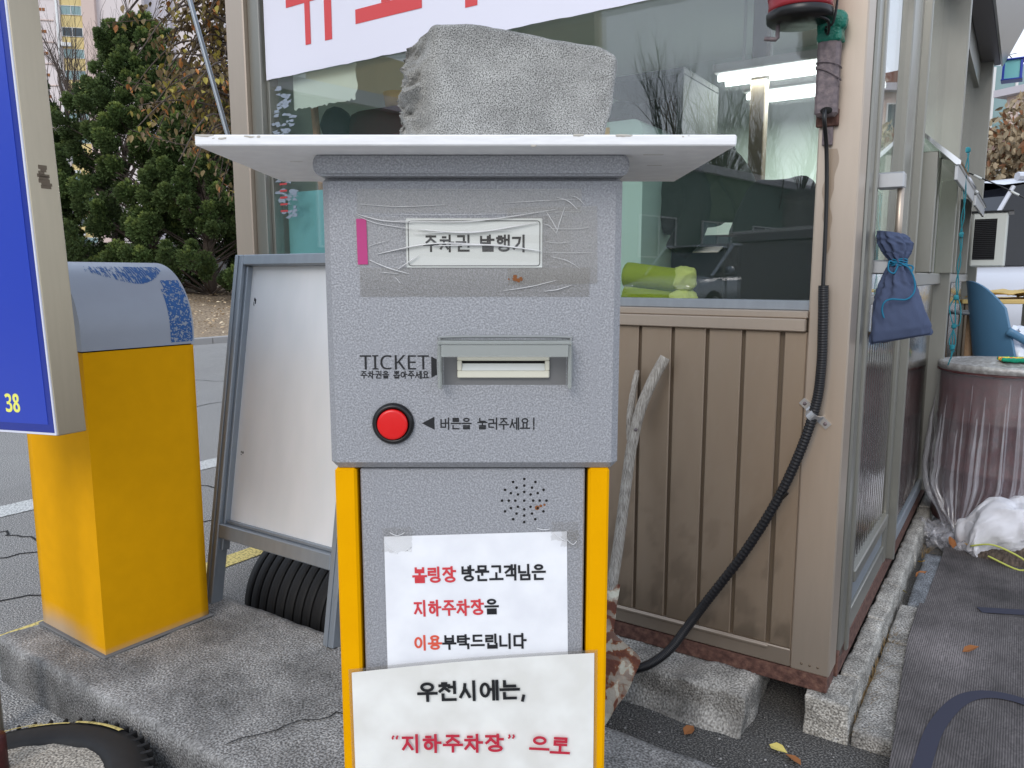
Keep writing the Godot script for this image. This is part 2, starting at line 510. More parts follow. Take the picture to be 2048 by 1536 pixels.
	double(glass("wrap_fold", Color(0.92, 0.92, 0.95), 0.17, 0.2, 0.6))
	glass("acrylic", Color(0.70, 0.72, 0.70), 0.45, 0.08, 0.6)
	mat("paper", W, 0.8, 0.0, ntex(noise_of(61, 0.01), [[0.2, Color(0.88, 0.885, 0.90)], [0.8, Color(0.92, 0.925, 0.935)]]), Vector3.ONE * 2.0)
	var lam := mat("laminated", W, 0.5, 0.0, ntex(noise_of(62, 0.008), [[0.2, Color(0.86, 0.855, 0.83)], [0.8, Color(0.91, 0.91, 0.89)]]), Vector3.ONE * 2.0)
	lam.clearcoat_enabled = true; lam.clearcoat = 0.6; lam.clearcoat_roughness = 0.15
	mat("plate_white", Color(0.86, 0.87, 0.85), 0.4)
	mat("beige_plastic", Color(0.84, 0.83, 0.76), 0.4)
	mat("ink", Color(0.07, 0.075, 0.10), 0.6)
	mat("ink_black", Color(0.045, 0.05, 0.065), 0.5)
	mat("ink_red", Color(0.80, 0.22, 0.25), 0.6)
	mat("ink_orange", Color(0.84, 0.33, 0.24), 0.6)
	mat("ink_crimson", Color(0.72, 0.13, 0.22), 0.5)
	mat("button_red", Color(0.83, 0.03, 0.03), 0.28)
	mat("ink_rust", Color(0.50, 0.30, 0.14), 0.8)
	mat("sealant", Color(0.55, 0.56, 0.56), 0.6)
	mat("sealant_grey", Color(0.42, 0.42, 0.42), 0.8)
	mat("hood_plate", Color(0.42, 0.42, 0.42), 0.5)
	mat("pink", Color(0.70, 0.20, 0.46), 0.5)
	mat("banner", Color(0.90, 0.90, 0.95), 0.6)
	mat("banner_red", Color(0.84, 0.30, 0.31), 0.6)
	mat("lens_red", Color(0.55, 0.10, 0.14), 0.4)
	mat("green_tape", Color(0.03, 0.42, 0.35), 0.4, 0.0, null, Vector3.ONE * 8.0, ntmap(noise_of(63, 0.03), 8.0), 0.9)
	mat("blue_sign", Color(0.13, 0.24, 0.68), 0.35)
	mat("blue_sign_dark", Color(0.10, 0.18, 0.55), 0.35)
	mat("sign_line", Color(0.86, 0.87, 0.92), 0.5)
	mat("sign_number", Color(0.93, 0.92, 0.42), 0.5)
	mat("steel_brushed", Color(0.71, 0.67, 0.59), 0.34, 0.8, ntex(noise_of(64, 0.02), [[0.1, grey(0.98)], [0.9, W]]), Vector3(3, 0.5, 6))
	mat("hood_grey", Color(0.62, 0.645, 0.69), 0.4, 0.15, ntex(noise_of(65, 0.01), [[0.1, grey(0.98)], [0.9, W]]), Vector3.ONE * 2.0)
	mat("peel_blue", Color(0.15, 0.35, 0.58), 0.6)
	mat("panel_white", W, 0.35, 0.1, ntex(noise_of(66, 0.008), [[0.1, Color(0.87, 0.88, 0.885)], [0.9, Color(0.90, 0.905, 0.91)]]), Vector3(1.5, 0.5, 1.5))
	mat("cloth_blue", W, 0.9, 0.0, ntex(noise_of(67, 0.3, FastNoiseLite.TYPE_SIMPLEX_SMOOTH, 1), [[0.2, Color(0.24, 0.285, 0.39)], [0.8, Color(0.30, 0.345, 0.455)]]), Vector3.ONE * 4.0)
	mat("cord", Color(0.07, 0.42, 0.55), 0.8)
	mat("cord_teal", Color(0.10, 0.45, 0.50), 0.8)
	mat("unit_white", Color(0.78, 0.79, 0.76), 0.5)
	mat("grille", Color(0.10, 0.10, 0.115), 0.6)
	mat("drum", Color(0.30, 0.10, 0.105), 0.5, 0.0, ntex(noise_of(68, 0.02), [[0.2, grey(0.75)], [0.8, W]]), Vector3.ONE * 2.0)
	mat("drum_lid", W, 0.45, 0.3, ntex(noise_of(69, 0.04, FastNoiseLite.TYPE_SIMPLEX_SMOOTH, 5, 15.0), [[0.2, grey(0.52, 0.01)], [0.5, grey(0.60, 0.01)], [0.8, grey(0.74)]]), Vector3.ONE * 1.6, ntmap(noise_of(70, 0.03), 8.0), 0.35)
	mat("cotton", Color(0.87, 0.87, 0.89), 0.95, 0.0, null, Vector3.ONE * 6.0, ntmap(noise_of(71, 0.08), 8.0), 1.0)
	mat("yarn_green", Color(0.05, 0.50, 0.38), 0.95)
	mat("yarn_yellow", Color(0.86, 0.75, 0.25), 0.95)
	mat("yarn_red", Color(0.76, 0.22, 0.28), 0.95)
	mat("yarn_pink", Color(0.90, 0.66, 0.64), 0.95)
	mat("chair_blue", Color(0.30, 0.47, 0.60), 0.45)
	mat("plastic_bag", Color(0.86, 0.88, 0.92), 0.35)
	mat("cardboard", Color(0.80, 0.69, 0.44), 0.9)
	mat("car_white", Color(0.80, 0.81, 0.84), 0.22, 0.1)
	mat("car_silver", Color(0.62, 0.64, 0.66), 0.25, 0.5)
	mat("car_glass", Color(0.06, 0.08, 0.12), 0.06, 0.0)
	mat("tyre", Color(0.06, 0.06, 0.06), 0.85)
	mat("rim", Color(0.70, 0.71, 0.72), 0.3, 0.8)
	# woven mat with fine ribs: a computed weave
	var img := Image.create(256, 256, false, Image.FORMAT_RGB8)
	var wn := noise_of(73, 0.05)
	for y in 256:
		for x in 256:
			var v := 0.46 + 0.10 * sin(TAU * x / 8.0) + 0.03 * sin(TAU * y / 6.4) + 0.10 * wn.get_noise_2d(cos(TAU * x / 256) * 60, sin(TAU * x / 256) * 60 + 40.0 * sin(TAU * y / 256.0))
			img.set_pixel(x, y, Color(v * 1.02, v, v * 0.98))
	tinted(mat("floor_mat", Color(0.98, 0.96, 0.97), 0.95, 0.0, ImageTexture.create_from_image(img), Vector3.ONE * 5.0))
	mat("mat_navy", Color(0.20, 0.205, 0.265), 0.95)
	# foliage and trees
	var lf := tinted(double(mat("leaf", W, 0.6)))
	lf.backlight_enabled = true; lf.backlight = Color(0.35, 0.35, 0.35)
	tinted(double(mat("needle", W, 0.75)))
	mat("bark", W, 0.95, 0.0, ntex(noise_of(75, 0.05), [[0.2, Color(0.22, 0.19, 0.17)], [0.8, Color(0.42, 0.37, 0.33)]]), Vector3(3, 0.8, 3))
	mat("dry_grass", Color(0.52, 0.43, 0.29), 0.95)
	mat("husk", Color(0.72, 0.74, 0.36), 0.8)
	mat("leaf_yellow", Color(0.85, 0.66, 0.16), 0.8)
	mat("leaf_brown", Color(0.56, 0.36, 0.20), 0.85)
	mat("leaf_pale", Color(0.80, 0.74, 0.42), 0.8)
	# buildings
	mat("eave", Color(0.36, 0.35, 0.37), 0.45, 0.5)
	mat("far_kerb", Color(0.62, 0.61, 0.60), 0.9)
	mat("render_white", Color(0.84, 0.80, 0.79), 0.9)
	mat("render_grey", Color(0.74, 0.72, 0.74), 0.9)
	mat("wall_grey", Color(0.42, 0.42, 0.42), 0.9)
	mat("render_yellow", Color(0.82, 0.74, 0.52), 0.9)
	mat("render_pink", Color(0.80, 0.72, 0.68), 0.9)
	mat("render_cream", Color(0.86, 0.76, 0.58), 0.9)
	mat("pane_dark", Color(0.22, 0.26, 0.28), 0.08, 0.0)
	mat("pane_teal", Color(0.50, 0.60, 0.60), 0.08, 0.0)
	mat("frame_white", Color(0.82, 0.82, 0.81), 0.6)
	mat("roof_tile", Color(0.40, 0.28, 0.22), 0.85)
	mat("brick_wall", W, 0.9, 0.0, ntex(noise_of(77, 0.1, FastNoiseLite.TYPE_CELLULAR, 1), [[0.1, Color(0.40, 0.23, 0.17)], [0.9, Color(0.56, 0.35, 0.27)]]), Vector3(2, 6, 2))
	# things inside the kiosk
	double(glass("stain_film", Color(0.50, 0.36, 0.15), 0.20, 0.2, 0.3))
	mat("mint", Color(0.66, 0.79, 0.74), 0.6)
	mat("hall_green", Color(0.40, 0.47, 0.43), 0.8)
	mat("mint_pale", Color(0.70, 0.745, 0.71), 0.7)
	mat("wall_white", Color(0.80, 0.82, 0.80), 0.8)
	mat("dark_cloth", Color(0.055, 0.06, 0.065), 0.95)
	mat("olive_cloth", Color(0.13, 0.16, 0.10), 0.95)
	mat("brown_cloth", Color(0.23, 0.17, 0.13), 0.95)
	mat("lime_cloth", Color(0.50, 0.58, 0.10), 0.9)
	mat("lime_pale", Color(0.72, 0.78, 0.42), 0.9)
	mat("orange_plastic", Color(0.82, 0.25, 0.12), 0.5)
	mat("brown_wood", Color(0.25, 0.11, 0.05), 0.5)
	mat("maroon", Color(0.34, 0.09, 0.13), 0.7)
	mat("teal_card", Color(0.50, 0.78, 0.78), 0.6)
	mat("teal_ink", Color(0.10, 0.50, 0.58), 0.6)
	mat("navy", Color(0.08, 0.13, 0.20), 0.7)
	mat("clear_blue", Color(0.08, 0.45, 0.72), 0.3)
	mat("poster", Color(0.62, 0.66, 0.72), 0.35)
	mat("old_paper", Color(0.80, 0.86, 0.80), 0.9)
	mat("locker", Color(0.26, 0.29, 0.27), 0.6)
	var lamp := mat("lamp_tube", Color(0.95, 0.97, 1.0), 0.5)
	lamp.emission_enabled = true; lamp.emission = Color(0.95, 1.0, 0.98); lamp.emission_energy_multiplier = 1.6
	for m in ["yellow", "yellow_dusty"]:
		mats[m].roughness = 0.6; mats[m].metallic_specular = 0.14

func ground():
	# one sheet to the horizon, finely divided near the camera; the right-hand side is darker, newer asphalt
	var dark := noise_of(101, 0.35)
	var s := Shape.new(true)
	var far := func(t: float) -> float: return t * 6.0 + signf(t) * pow(absf(t), 7.0) * 300.0
	var inv := K.affine_inverse()
	s.grid(130, 130, func(u, v): return Vector3(far.call(u * 2 - 1), 0, -2.5 - far.call(v * 2 - 1)), func(u, v):
		var p := inv * Vector3(far.call(u * 2 - 1), 0, -2.5 - far.call(v * 2 - 1))
		var k := smoothstep(-0.9, 0.0, p.x) * smoothstep(1.6, 0.8, p.z)
		k = maxf(k, smoothstep(-1.9, -1.6, p.x) * smoothstep(0.62, 0.5, p.z) * smoothstep(-0.6, 0.0, p.z))
		var c := lerpf(0.95, 0.30, k) * (1.0 + 0.18 * dark.get_noise_2d(p.x, p.z))
		return Color(c, c * 0.985, c * 0.965))
	structure(add("ground", s, mats.asphalt))
	# old cracks in the road
	var crack := Shape.new()
	for c in [[-5.2, -0.4, -3.1, -0.75, 0.7], [-4.6, -1.6, -2.9, -1.9, 0.6], [-3.6, 0.9, -2.9, -0.9, 0.5], [-4.4, 0.6, -3.2, 0.35, 0.5], [-8.5, -3.6, -5.2, -4.1, 0.8], [-7.0, -5.2, -6.2, -1.2, 0.9], [-3.3, 1.4, -2.6, 0.3, 0.4], [-9.5, -5.0, -5.9, -5.6, 0.9]]:
		var p := PackedVector2Array()
		var n := 26
		for i in n + 1:
			var t := float(i) / n
			var w := K * Vector3(lerpf(c[0], c[2], t), 0, lerpf(c[1], c[3], t))
			p.append(Vector2(w.x + rng.randf_range(-0.03, 0.03), -w.z + rng.randf_range(-0.03, 0.03)))
		crack.strip(p, 0.009 + 0.004 * c[4], Transform3D(Basis(Vector3(1, 0, 0), -PI / 2), Vector3.ZERO), 0.003)
	structure(add("road_cracks", crack, mats.dark_gap))
	# painted lines
	var flat := func(called: String, x0: float, z0: float, x1: float, z1: float, w: float, m: Material):
		var l := Shape.new()
		l.strip(PackedVector2Array([Vector2(x0, -z0), Vector2((x0 + x1) / 2, -(z0 + z1) / 2), Vector2(x1, -z1)]), w, Transform3D(K.basis * Basis(Vector3(1, 0, 0), -PI / 2), K.origin), 0.004)
		structure(add(called, l, m))
	flat.call("white_road_line", -4.27, 9.0, -4.27, -9.0, 0.22, mats.road_paint)
	flat.call("yellow_road_line", -2.58, 6.0, -2.58, -8.0, 0.12, mats.road_yellow)
	# the raised concrete island that carries barrier, board and ticket machine
	var dn := noise_of(103, 1.6)
	var isl := Shape.new(true)
	isl.lump(Vector3(-2.29, -0.1, 0.56), Vector3(1.2, 0.15, 1.17), 150, 0.008, 0.007, 5.0, 104, func(p):
		if p.x > -0.95 and p.z > 0.9: p.z += 0.5 * smoothstep(-0.95, -0.75, p.x)
		if p.z < 0.7 and p.x > -1.4: p.z -= 0.03
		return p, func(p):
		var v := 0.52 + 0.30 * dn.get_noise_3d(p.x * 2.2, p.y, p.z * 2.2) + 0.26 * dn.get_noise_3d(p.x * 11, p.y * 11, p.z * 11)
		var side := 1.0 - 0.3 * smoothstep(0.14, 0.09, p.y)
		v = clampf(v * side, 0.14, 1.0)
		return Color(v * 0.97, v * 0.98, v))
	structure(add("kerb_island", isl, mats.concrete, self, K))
	var ic := Shape.new()
	for c in [[-0.35, 0.75, -1.05, 0.87, -1.18, 1.12], [-0.9, 1.1, -0.4, 0.9, -0.2, 0.6]]:
		var p := PackedVector2Array()
		for i in 25:
			var t := i / 12.0
			var j := mini(int(t), 1) * 2
			var w := Vector2(lerpf(c[j], c[j + 2], t - int(j / 2)), -lerpf(c[j + 1], c[j + 3], t - int(j / 2)))
			p.append(w + Vector2(rng.randf_range(-0.012, 0.012), rng.randf_range(-0.012, 0.012)))
		ic.strip(p, 0.004, Transform3D(Basis(Vector3(1, 0, 0), -PI / 2), Vector3.ZERO), 0.1535)
	structure(add("island_cracks", ic, mats.dark_gap, self, K))
	# small pale pebbles and crumbs
	var mm := MultiMesh.new()
	mm.transform_format = MultiMesh.TRANSFORM_3D
	var peb := Shape.new(true)
	peb.lump(Vector3(-1, -0.6, -1), Vector3(1, 0.6, 1), 3, 0.6, 0.2, 0.8, 5)
	mm.mesh = peb.mesh()
	mm.instance_count = 200
	for i in 200:
		var p := Vector3(rng.randf_range(-2.2, -0.3), 0.155, rng.randf_range(0.62, 1.12))
		if i > 30: p = Vector3(rng.randf_range(-0.7, 0.05), 0.004, rng.randf_range(-0.05, 0.75))
		if i > 120: p = Vector3(rng.randf_range(0.02, 0.2), 0.005, rng.randf_range(-3.2, -1.6))
		var r := rng.randf_range(0.0012, 0.0034)
		mm.set_instance_transform(i, K * Transform3D(Basis(Vector3.UP, rng.randf() * TAU).scaled(Vector3(r, r, r * 1.3)), p))
	var mi := MultiMeshInstance3D.new()
	mi.name = "pebbles"; mi.multimesh = mm; mi.material_override = mats.far_kerb
	add_child(mi, true)
	stuff(tag(mi, "small pale pebbles and crumbs scattered on the concrete and asphalt", "pebbles"))
	# the planted bank across the road
	var sn := noise_of(107, 0.5)
	var bank := Shape.new(true)
	bank.grid(60, 60, func(u, v):
		var x := lerpf(-42.0, -12.82, u)
		var z := lerpf(18.0, -40.0, v)
		var rise := 0.11 + 0.8 * smoothstep(-12.9, -22.0, x) + 0.08 * sn.get_noise_2d(x, z) * smoothstep(-12.9, -14.0, x)
		return Vector3(x, rise, z), func(u, v):
		var c := 0.85 + 0.4 * sn.get_noise_2d(u * 60, v * 60)
		return Color(c, c, c))
	structure(add("planted_bank", bank, mats.soil, self, K))
	var fk := structure(Node3D.new())
	fk.name = "far_kerb"; fk.transform = K
	add_child(fk)
	for i in 34:
		var k := Shape.new()
		k.box(Vector3(-12.82, -0.05, 10.0 - i * 1.0 + 0.006), Vector3(-12.65, 0.125, 11.0 - i * 1.0 - 0.006), 0.012)
		add("kerb_stone", k, mats.far_kerb, fk)
	# the pale concrete driveway that the photographer stands on
	var drive := Shape.new(true)
	drive.grid(40, 40, func(u, v): return Vector3(lerpf(-14.0, 14.0, u), 0.005, lerpf(14.0, 1.75, v)), func(_u, _v): return Color(1.0, 0.98, 0.95))
	structure(add("driveway", drive, mats.concrete, self, K))
	var lm := leaf_shape(1.0)
	scatter("fallen_leaves", lm, mats.leaf, 2600, func(i):
		var p := Vector3(rng.randf_range(-21.0, -12.9), 0.0, rng.randf_range(-14.0, 1.0))
		p.y = 0.14 + 0.8 * smoothstep(-12.9, -22.0, p.x) + 0.04
		var c := Color(0.52, 0.36, 0.2).lerp(Color(0.75, 0.62, 0.42), rng.randf()) * rng.randf_range(0.6, 1.1)
		return [K * Transform3D(Basis.from_euler(Vector3(rng.randf_range(-0.5, 0.5), rng.randf() * TAU, rng.randf_range(-0.5, 0.5))).scaled(Vector3.ONE * rng.randf_range(0.05, 0.11)), p), c], "dry fallen leaves covering the planted bank across the road", "leaves")

func leaf_shape(size: float) -> ArrayMesh:
	# a pointed leaf, a little folded along its rib, lying in the xz plane with its stalk at the origin
	var s := Shape.new()
	var a := Vector3(0, 0, 0)
	var t := Vector3(0, -0.08, 1) * size
	for w in [-1.0, 1.0]:
		var p := Vector3(0.26 * w, 0.07, 0.28) * size
		var q := Vector3(0.24 * w, 0.06, 0.62) * size
		if w < 0: s.tri(a, t, p); s.tri(p, t, q)
		else: s.tri(a, p, t); s.tri(p, q, t)
	return s.mesh()

func scatter(called: String, mesh: Mesh, m: Material, count: int, f: Callable, label := "", category := "", parent: Node3D = self, at := Transform3D()) -> MultiMeshInstance3D:
	var mm := MultiMesh.new()
	mm.transform_format = MultiMesh.TRANSFORM_3D
	mm.use_colors = true
	mm.mesh = mesh
	mm.instance_count = count
	for i in count:
		var r: Array = f.call(i)
		mm.set_instance_transform(i, r[0])
		mm.set_instance_color(i, r[1])
	var o := MultiMeshInstance3D.new()
	o.name = called; o.multimesh = mm; o.material_override = m; o.transform = at
	parent.add_child(o, true)
	if label != "": tag(o, label, category)
	return stuff(o)

# ------------------------------------------------------------------------------------------------ the guard kiosk
func kiosk():
	var k := thing("guard_kiosk", "bronze aluminium guard kiosk with large window, ribbed panels and rusty base beam", "kiosk", K)
	var s: Shape
	# front: corner post, left post
	s = Shape.new(); s.box(Vector3(-0.107, 0.168, -0.10), Vector3(0.0, 2.90, 0.0), 0.004); add("corner_post", s, mats.bronze, k)
	s = Shape.new(); s.box(Vector3(-2.535, 0.168, -0.12), Vector3(-2.42, 2.90, 0.0), 0.004); add("left_post", s, mats.bronze, k)
	s = Shape.new(); s.box(Vector3(-2.4195, 1.225, -0.10), Vector3(-2.352, 2.5, -0.022), 0.003); s.box(Vector3(-2.352, 1.225, -0.10), Vector3(-2.335, 2.5, -0.05), 0.002); add("window_jamb", s, mats.side_frame, k)
	s = Shape.new(); s.box(Vector3(-2.42, 2.50, -0.10), Vector3(-0.107, 2.90, -0.006), 0.004); add("header", s, mats.bronze, k)
	# window sill in three steps
	s = Shape.new()
	s.box(Vector3(-2.4195, 1.205, -0.09), Vector3(-0.1075, 1.232, -0.028), 0.002)
	add("window_gasket", s, mats.alu_grey, k)
	s = Shape.new()
	s.box(Vector3(-2.4195, 1.184, -0.09), Vector3(-0.1075, 1.2045, 0.004), 0.003)
	add("window_sill", s, mats.bronze, k)
	s = Shape.new(); s.box(Vector3(-2.4195, 1.148, -0.08), Vector3(-0.110, 1.1835, 0.012), 0.003); add("sill_rail", s, mats.bronze, k)
	s = Shape.new(); s.box(Vector3(-2.36, 1.2325, -0.052), Vector3(-0.1075, 2.4995, -0.047), 0.0); add("front_window_pane", s, mats.window_glass, k)
	s = Shape.new(); s.box(Vector3(-2.36, 1.2325, -0.078), Vector3(-0.1075, 2.4995, -0.073), 0.0); add("inner_window_pane", s, mats.window_glass, k)
	# ribbed front panel: boards between recessed grooves
	s = Shape.new(); s.box(Vector3(-2.4195, 0.2, -0.07), Vector3(-0.1075, 1.1475, -0.016), 0.0); add("panel_backing", s, mats.bronze_dark, k)
	for i in 21:
		var x1: float = -0.181 - 0.107 * i
		var x0: float = maxf(x1 - 0.0965, -2.418)
		if x1 - x0 < 0.02: break
		s = Shape.new()
		soiled_board(s, x0, x1, 0.226, 1.1472, -0.004)
		add("panel_board", s, mats.bronze_dirty, k)
	s = Shape.new(); soiled_board(s, -0.168, -0.108, 0.226, 1.1472, -0.003); add("panel_board", s, mats.bronze_dirty, k)
	s = Shape.new()
	s.box(Vector3(-2.4195, 0.172, -0.06), Vector3(-0.1075, 0.2255, 0.001), 0.003)
	s.box(Vector3(-2.4195, 0.214, 0.0012), Vector3(-0.170, 0.2250, 0.009), 0.003)
	add("bottom_rail", s, mats.bronze_board, k)
	s = Shape.new(); s.box(Vector3(-2.53, 0.118, -0.10), Vector3(-0.004, 0.1675, -0.002), 0.003); add("base_beam", s, mats.rust_beam, k)
	for x in [-0.03, -0.052, -0.075]:
		s = Shape.new(true)
		s.lathe(PackedVector2Array([Vector2(0.004, 0), Vector2(0.0035, 0.0015), Vector2(0, 0.002)]), 10, Transform3D(Basis(Vector3(1, 0, 0), PI / 2), Vector3(x, 0.192 , 0.0002)))
		add("rivet", s, mats.bronze_dark, k)
	s = Shape.new(true)
	s.grid(10, 24, func(u, v):
		var y := lerpf(1.36, 1.63, v)
		var w: float = 0.006 + 0.010 * v + 0.003 * sin(v * 23.0)
		return Vector3(-0.072 + (u * 2.0 - 1.0) * w + 0.004 * sin(v * 9.0), y, 0.0012))
	add("rust_streak", s, mats.stain_film, k)
	# floor, ceiling, roof with eaves
	s = Shape.new(); s.box(Vector3(-2.52, 0.12, -4.5), Vector3(-0.06, 0.19, -0.101), 0.0); add("floor", s, mats.brown_wood, k)
	s = Shape.new(); s.box(Vector3(-2.42, 2.60, -4.45), Vector3(-0.05, 2.64, -0.101), 0.0); add("ceiling", s, mats.wall_white, k)
	s = Shape.new(); s.box(Vector3(-2.85, 2.902, -4.52), Vector3(0.0, 3.03, 0.35), 0.01); add("roof", s, mats.alu_grey, k)
	s = Shape.new()
	s.box(Vector3(0.002, 2.785, -4.5), Vector3(0.115, 2.81, -1.45), 0.004)
	add("roof_eave", s, mats.eave, k)
	s = Shape.new(); s.prism(PackedVector2Array([Vector2(0.117, 2.78), Vector2(0.13, 2.775), Vector2(0.24, 3.02), Vector2(0.225, 3.03)]), -4.5, -1.45); add("fascia", s, mats.alu, k)
	# far walls
	s = Shape.new()
	s.box(Vector3(-2.53, 0.19, -4.5), Vector3(-2.47, 2.90, -0.122), 0.0)
	add("left_wall", s, mats.bronze_board, k)
	s = Shape.new(); s.box(Vector3(-2.47, 0.19, -4.5), Vector3(-0.05, 2.6, -4.44), 0.0); add("back_wall", s, mats.bronze_board, k)
	s = Shape.new(); s.box(Vector3(-2.4695, 0.19, -4.439), Vector3(-2.455, 2.59, -0.125), 0.0); add("left_lining", s, mats.mint_pale, k)
	# ---- the long side: plane x = 0, running back along -z
	s = Shape.new(); s.box(Vector3(-0.05, 0.168, -0.125), Vector3(-0.006, 2.88, -0.101), 0.0); add("corner_groove", s, mats.dark_gap, k)
	s = Shape.new()
	s.box(Vector3(-0.05, 0.168, -0.20), Vector3(0.004, 2.88, -0.126), 0.006)
	s.box(Vector3(-0.05, 0.168, -0.228), Vector3(0.013, 2.88, -0.2005), 0.004)
	add("door_jamb", s, mats.side_frame, k)
	# door with glass above and a polished panel below
	var door: Node3D
	s = Shape.new()
	s.box(Vector3(-0.04, 0.20, -0.275), Vector3(0.006, 2.35, -0.232), 0.004)
	s.box(Vector3(-0.04, 0.20, -1.02), Vector3(0.006, 2.35, -0.965), 0.004)
	s.box(Vector3(-0.04, 1.24, -0.964), Vector3(0.004, 2.28, -0.80), 0.004)
	s.box(Vector3(-0.04, 2.28, -0.964), Vector3(0.005, 2.35, -0.276), 0.004)
	s.box(Vector3(-0.04, 0.36, -0.964), Vector3(0.012, 0.40, -0.276), 0.004)
	s.box(Vector3(-0.04, 0.20, -0.964), Vector3(0.003, 0.27, -0.276), 0.003)
	s.box(Vector3(-0.04, 1.215, -0.964), Vector3(0.003, 1.24, -0.276), 0.003)
	door = add("door", s, mats.side_frame, k)
	s = Shape.new(); s.box(Vector3(-0.022, 1.24, -0.80), Vector3(-0.016, 2.28, -0.275), 0.0); add("door_pane", s, mats.side_glass, door)
	s = Shape.new(true)
	corrugated(s, -0.966, -0.275, 0.40, 1.216, -0.008, 0.0022, 0.046)
	add("door_panel", s, mats.mirror_steel, door)
	s = Shape.new(); s.box(Vector3(-0.03, 0.27, -0.964), Vector3(-0.006, 0.36, -0.276), 0.002); add("kick_plate", s, mats.alu_grey, door)
	# pull handle: two blocks and a rod
	s = Shape.new(); s.box(Vector3(0.0065, 1.545, -0.292), Vector3(0.076, 1.59, -0.245), 0.004)
	var hd := add("handle_block", s, mats.alu, door)
	s = Shape.new(); s.box(Vector3(0.0065, 1.305, -0.292), Vector3(0.076, 1.345, -0.245), 0.004); add("handle_block", s, mats.alu, door)
	s = Shape.new(true); s.tube(PackedVector3Array([Vector3(0.066, 1.344, -0.268), Vector3(0.066, 1.546, -0.268)]), 0.0095, 14); add("handle_rod", s, mats.bronze, hd)
	s = Shape.new(true); s.lathe(PackedVector2Array([Vector2(0.008, 0), Vector2(0.009, 0.03), Vector2(0.022, 0.034), Vector2(0.025, 0.045), Vector2(0.02, 0.056), Vector2(0, 0.058)]), 18, Transform3D(Basis(Vector3(0, 0, 1), -PI / 2), Vector3(0.006, 1.13, -0.262))); add("door_knob", s, mats.bronze_dark, door)
	s = Shape.new(true)
	for i in 4: s.tube(PackedVector3Array([Vector3(0.014, 0.40 + i * 0.032, -1.035), Vector3(0.014, 0.43 + i * 0.032, -1.035)]), 0.0085, 10)
	add("hinge", s, mats.chrome, door)
	# posts that stand proud of the wall
	for p in [[-1.06, -1.022, 0.034], [-2.29, -2.20, 0.068], [-4.45, -4.35, 0.08]]:
		s = Shape.new()
		s.box(Vector3(-0.05, 0.2, p[0]), Vector3(p[2] * 0.75, 2.88, p[0] + (p[1] - p[0]) * 0.45), 0.004)
		s.box(Vector3(-0.05, 0.2, p[0] + (p[1] - p[0]) * 0.47), Vector3(p[2], 2.88, p[1]), 0.004)
		add("side_post", s, mats.side_frame, k)
	# lower wall, sill and the panes between the posts
	var bays := [[-2.20, -1.061], [-4.35, -2.291]]
	for b in bays:
		s = Shape.new(true)
		corrugated(s, b[0], b[1], 0.27, 1.26, -0.004, 0.0022, 0.04)
		add("corrugated_panel", s, mats.mirror_steel, k)
		s = Shape.new(); s.box(Vector3(-0.05, 1.26, b[0]), Vector3(0.028, 1.312, b[1]), 0.004); add("side_sill", s, mats.side_frame, k)
		s = Shape.new(); s.box(Vector3(-0.022, 1.312, b[0]), Vector3(-0.016, 2.62, b[1]), 0.0); add("side_window_pane", s, mats.side_glass, k)
		s = Shape.new(); s.box(Vector3(-0.045, 0.26, b[0]), Vector3(-0.012, 1.26, b[1]), 0.0); add("inner_lining", s, mats.mint_pale, k)
		s = Shape.new(); s.box(Vector3(-0.05, 2.6205, b[0]), Vector3(0.001, 2.879, b[1]), 0.0); add("side_header", s, mats.side_frame, k)
	s = Shape.new(); s.box(Vector3(-0.05, 2.3505, -1.024), Vector3(0.001, 2.879, -0.2285), 0.0); add("side_header", s, mats.side_frame, k)
	s = Shape.new()
	s.box(Vector3(-0.04, 0.205, -4.35), Vector3(0.012, 0.262, -1.024), 0.004)
	add("skirting", s, mats.alu_grey, k)
	s = Shape.new(); s.box(Vector3(-0.05, 0.122, -4.5), Vector3(0.004, 0.199, -0.11), 0.003); add("side_base_beam", s, mats.rust_beam, k)
	# two ticket windows with sloping hoods and cheeks
	for w in [[-2.18, -1.12, 1.70], [-3.3, -2.36, 1.70]]:
		s = Shape.new()
		var z0: float = w[0]
		var z1: float = w[1]
		var y: float = w[2]
		s.prism(PackedVector2Array([Vector2(-0.012, y + 0.16), Vector2(-0.012, y + 0.148), Vector2(0.135, y + 0.005), Vector2(0.15, y + 0.005), Vector2(0.15, y + 0.018)]), z0, z1)
		var hood := add("window_hood", s, mats.chrome, k)
		s = Shape.new(); s.box(Vector3(0.13, y - 0.05, z0 + 0.01), Vector3(0.142, y + 0.004, z1 - 0.01), 0.002); add("hood_lip", s, mats.alu, hood)
		for zz in [z1 - 0.03, z0 + 0.01]:
			s = Shape.new(); s.box(Vector3(0.0, 1.3125, zz - 0.006), Vector3(0.075, y + 0.06, zz + 0.02), 0.003); add("window_cheek", s, mats.side_frame, k)
		for q in [0.5]:
			s = Shape.new(); var zc := lerpf(z0, z1, q); s.box(Vector3(-0.012, 1.3125, zc - 0.02), Vector3(0.04, y + 0.1, zc + 0.02), 0.003); add("sliding_window_frame", s, mats.side_frame, k)
	# what can be seen of the inside: a partition behind the guard's seat
	s = Shape.new(); s.box(Vector3(-2.454, 0.19, -2.62), Vector3(-0.05, 2.6, -2.58), 0.0); add("partition", s, mats.mint_pale, k)

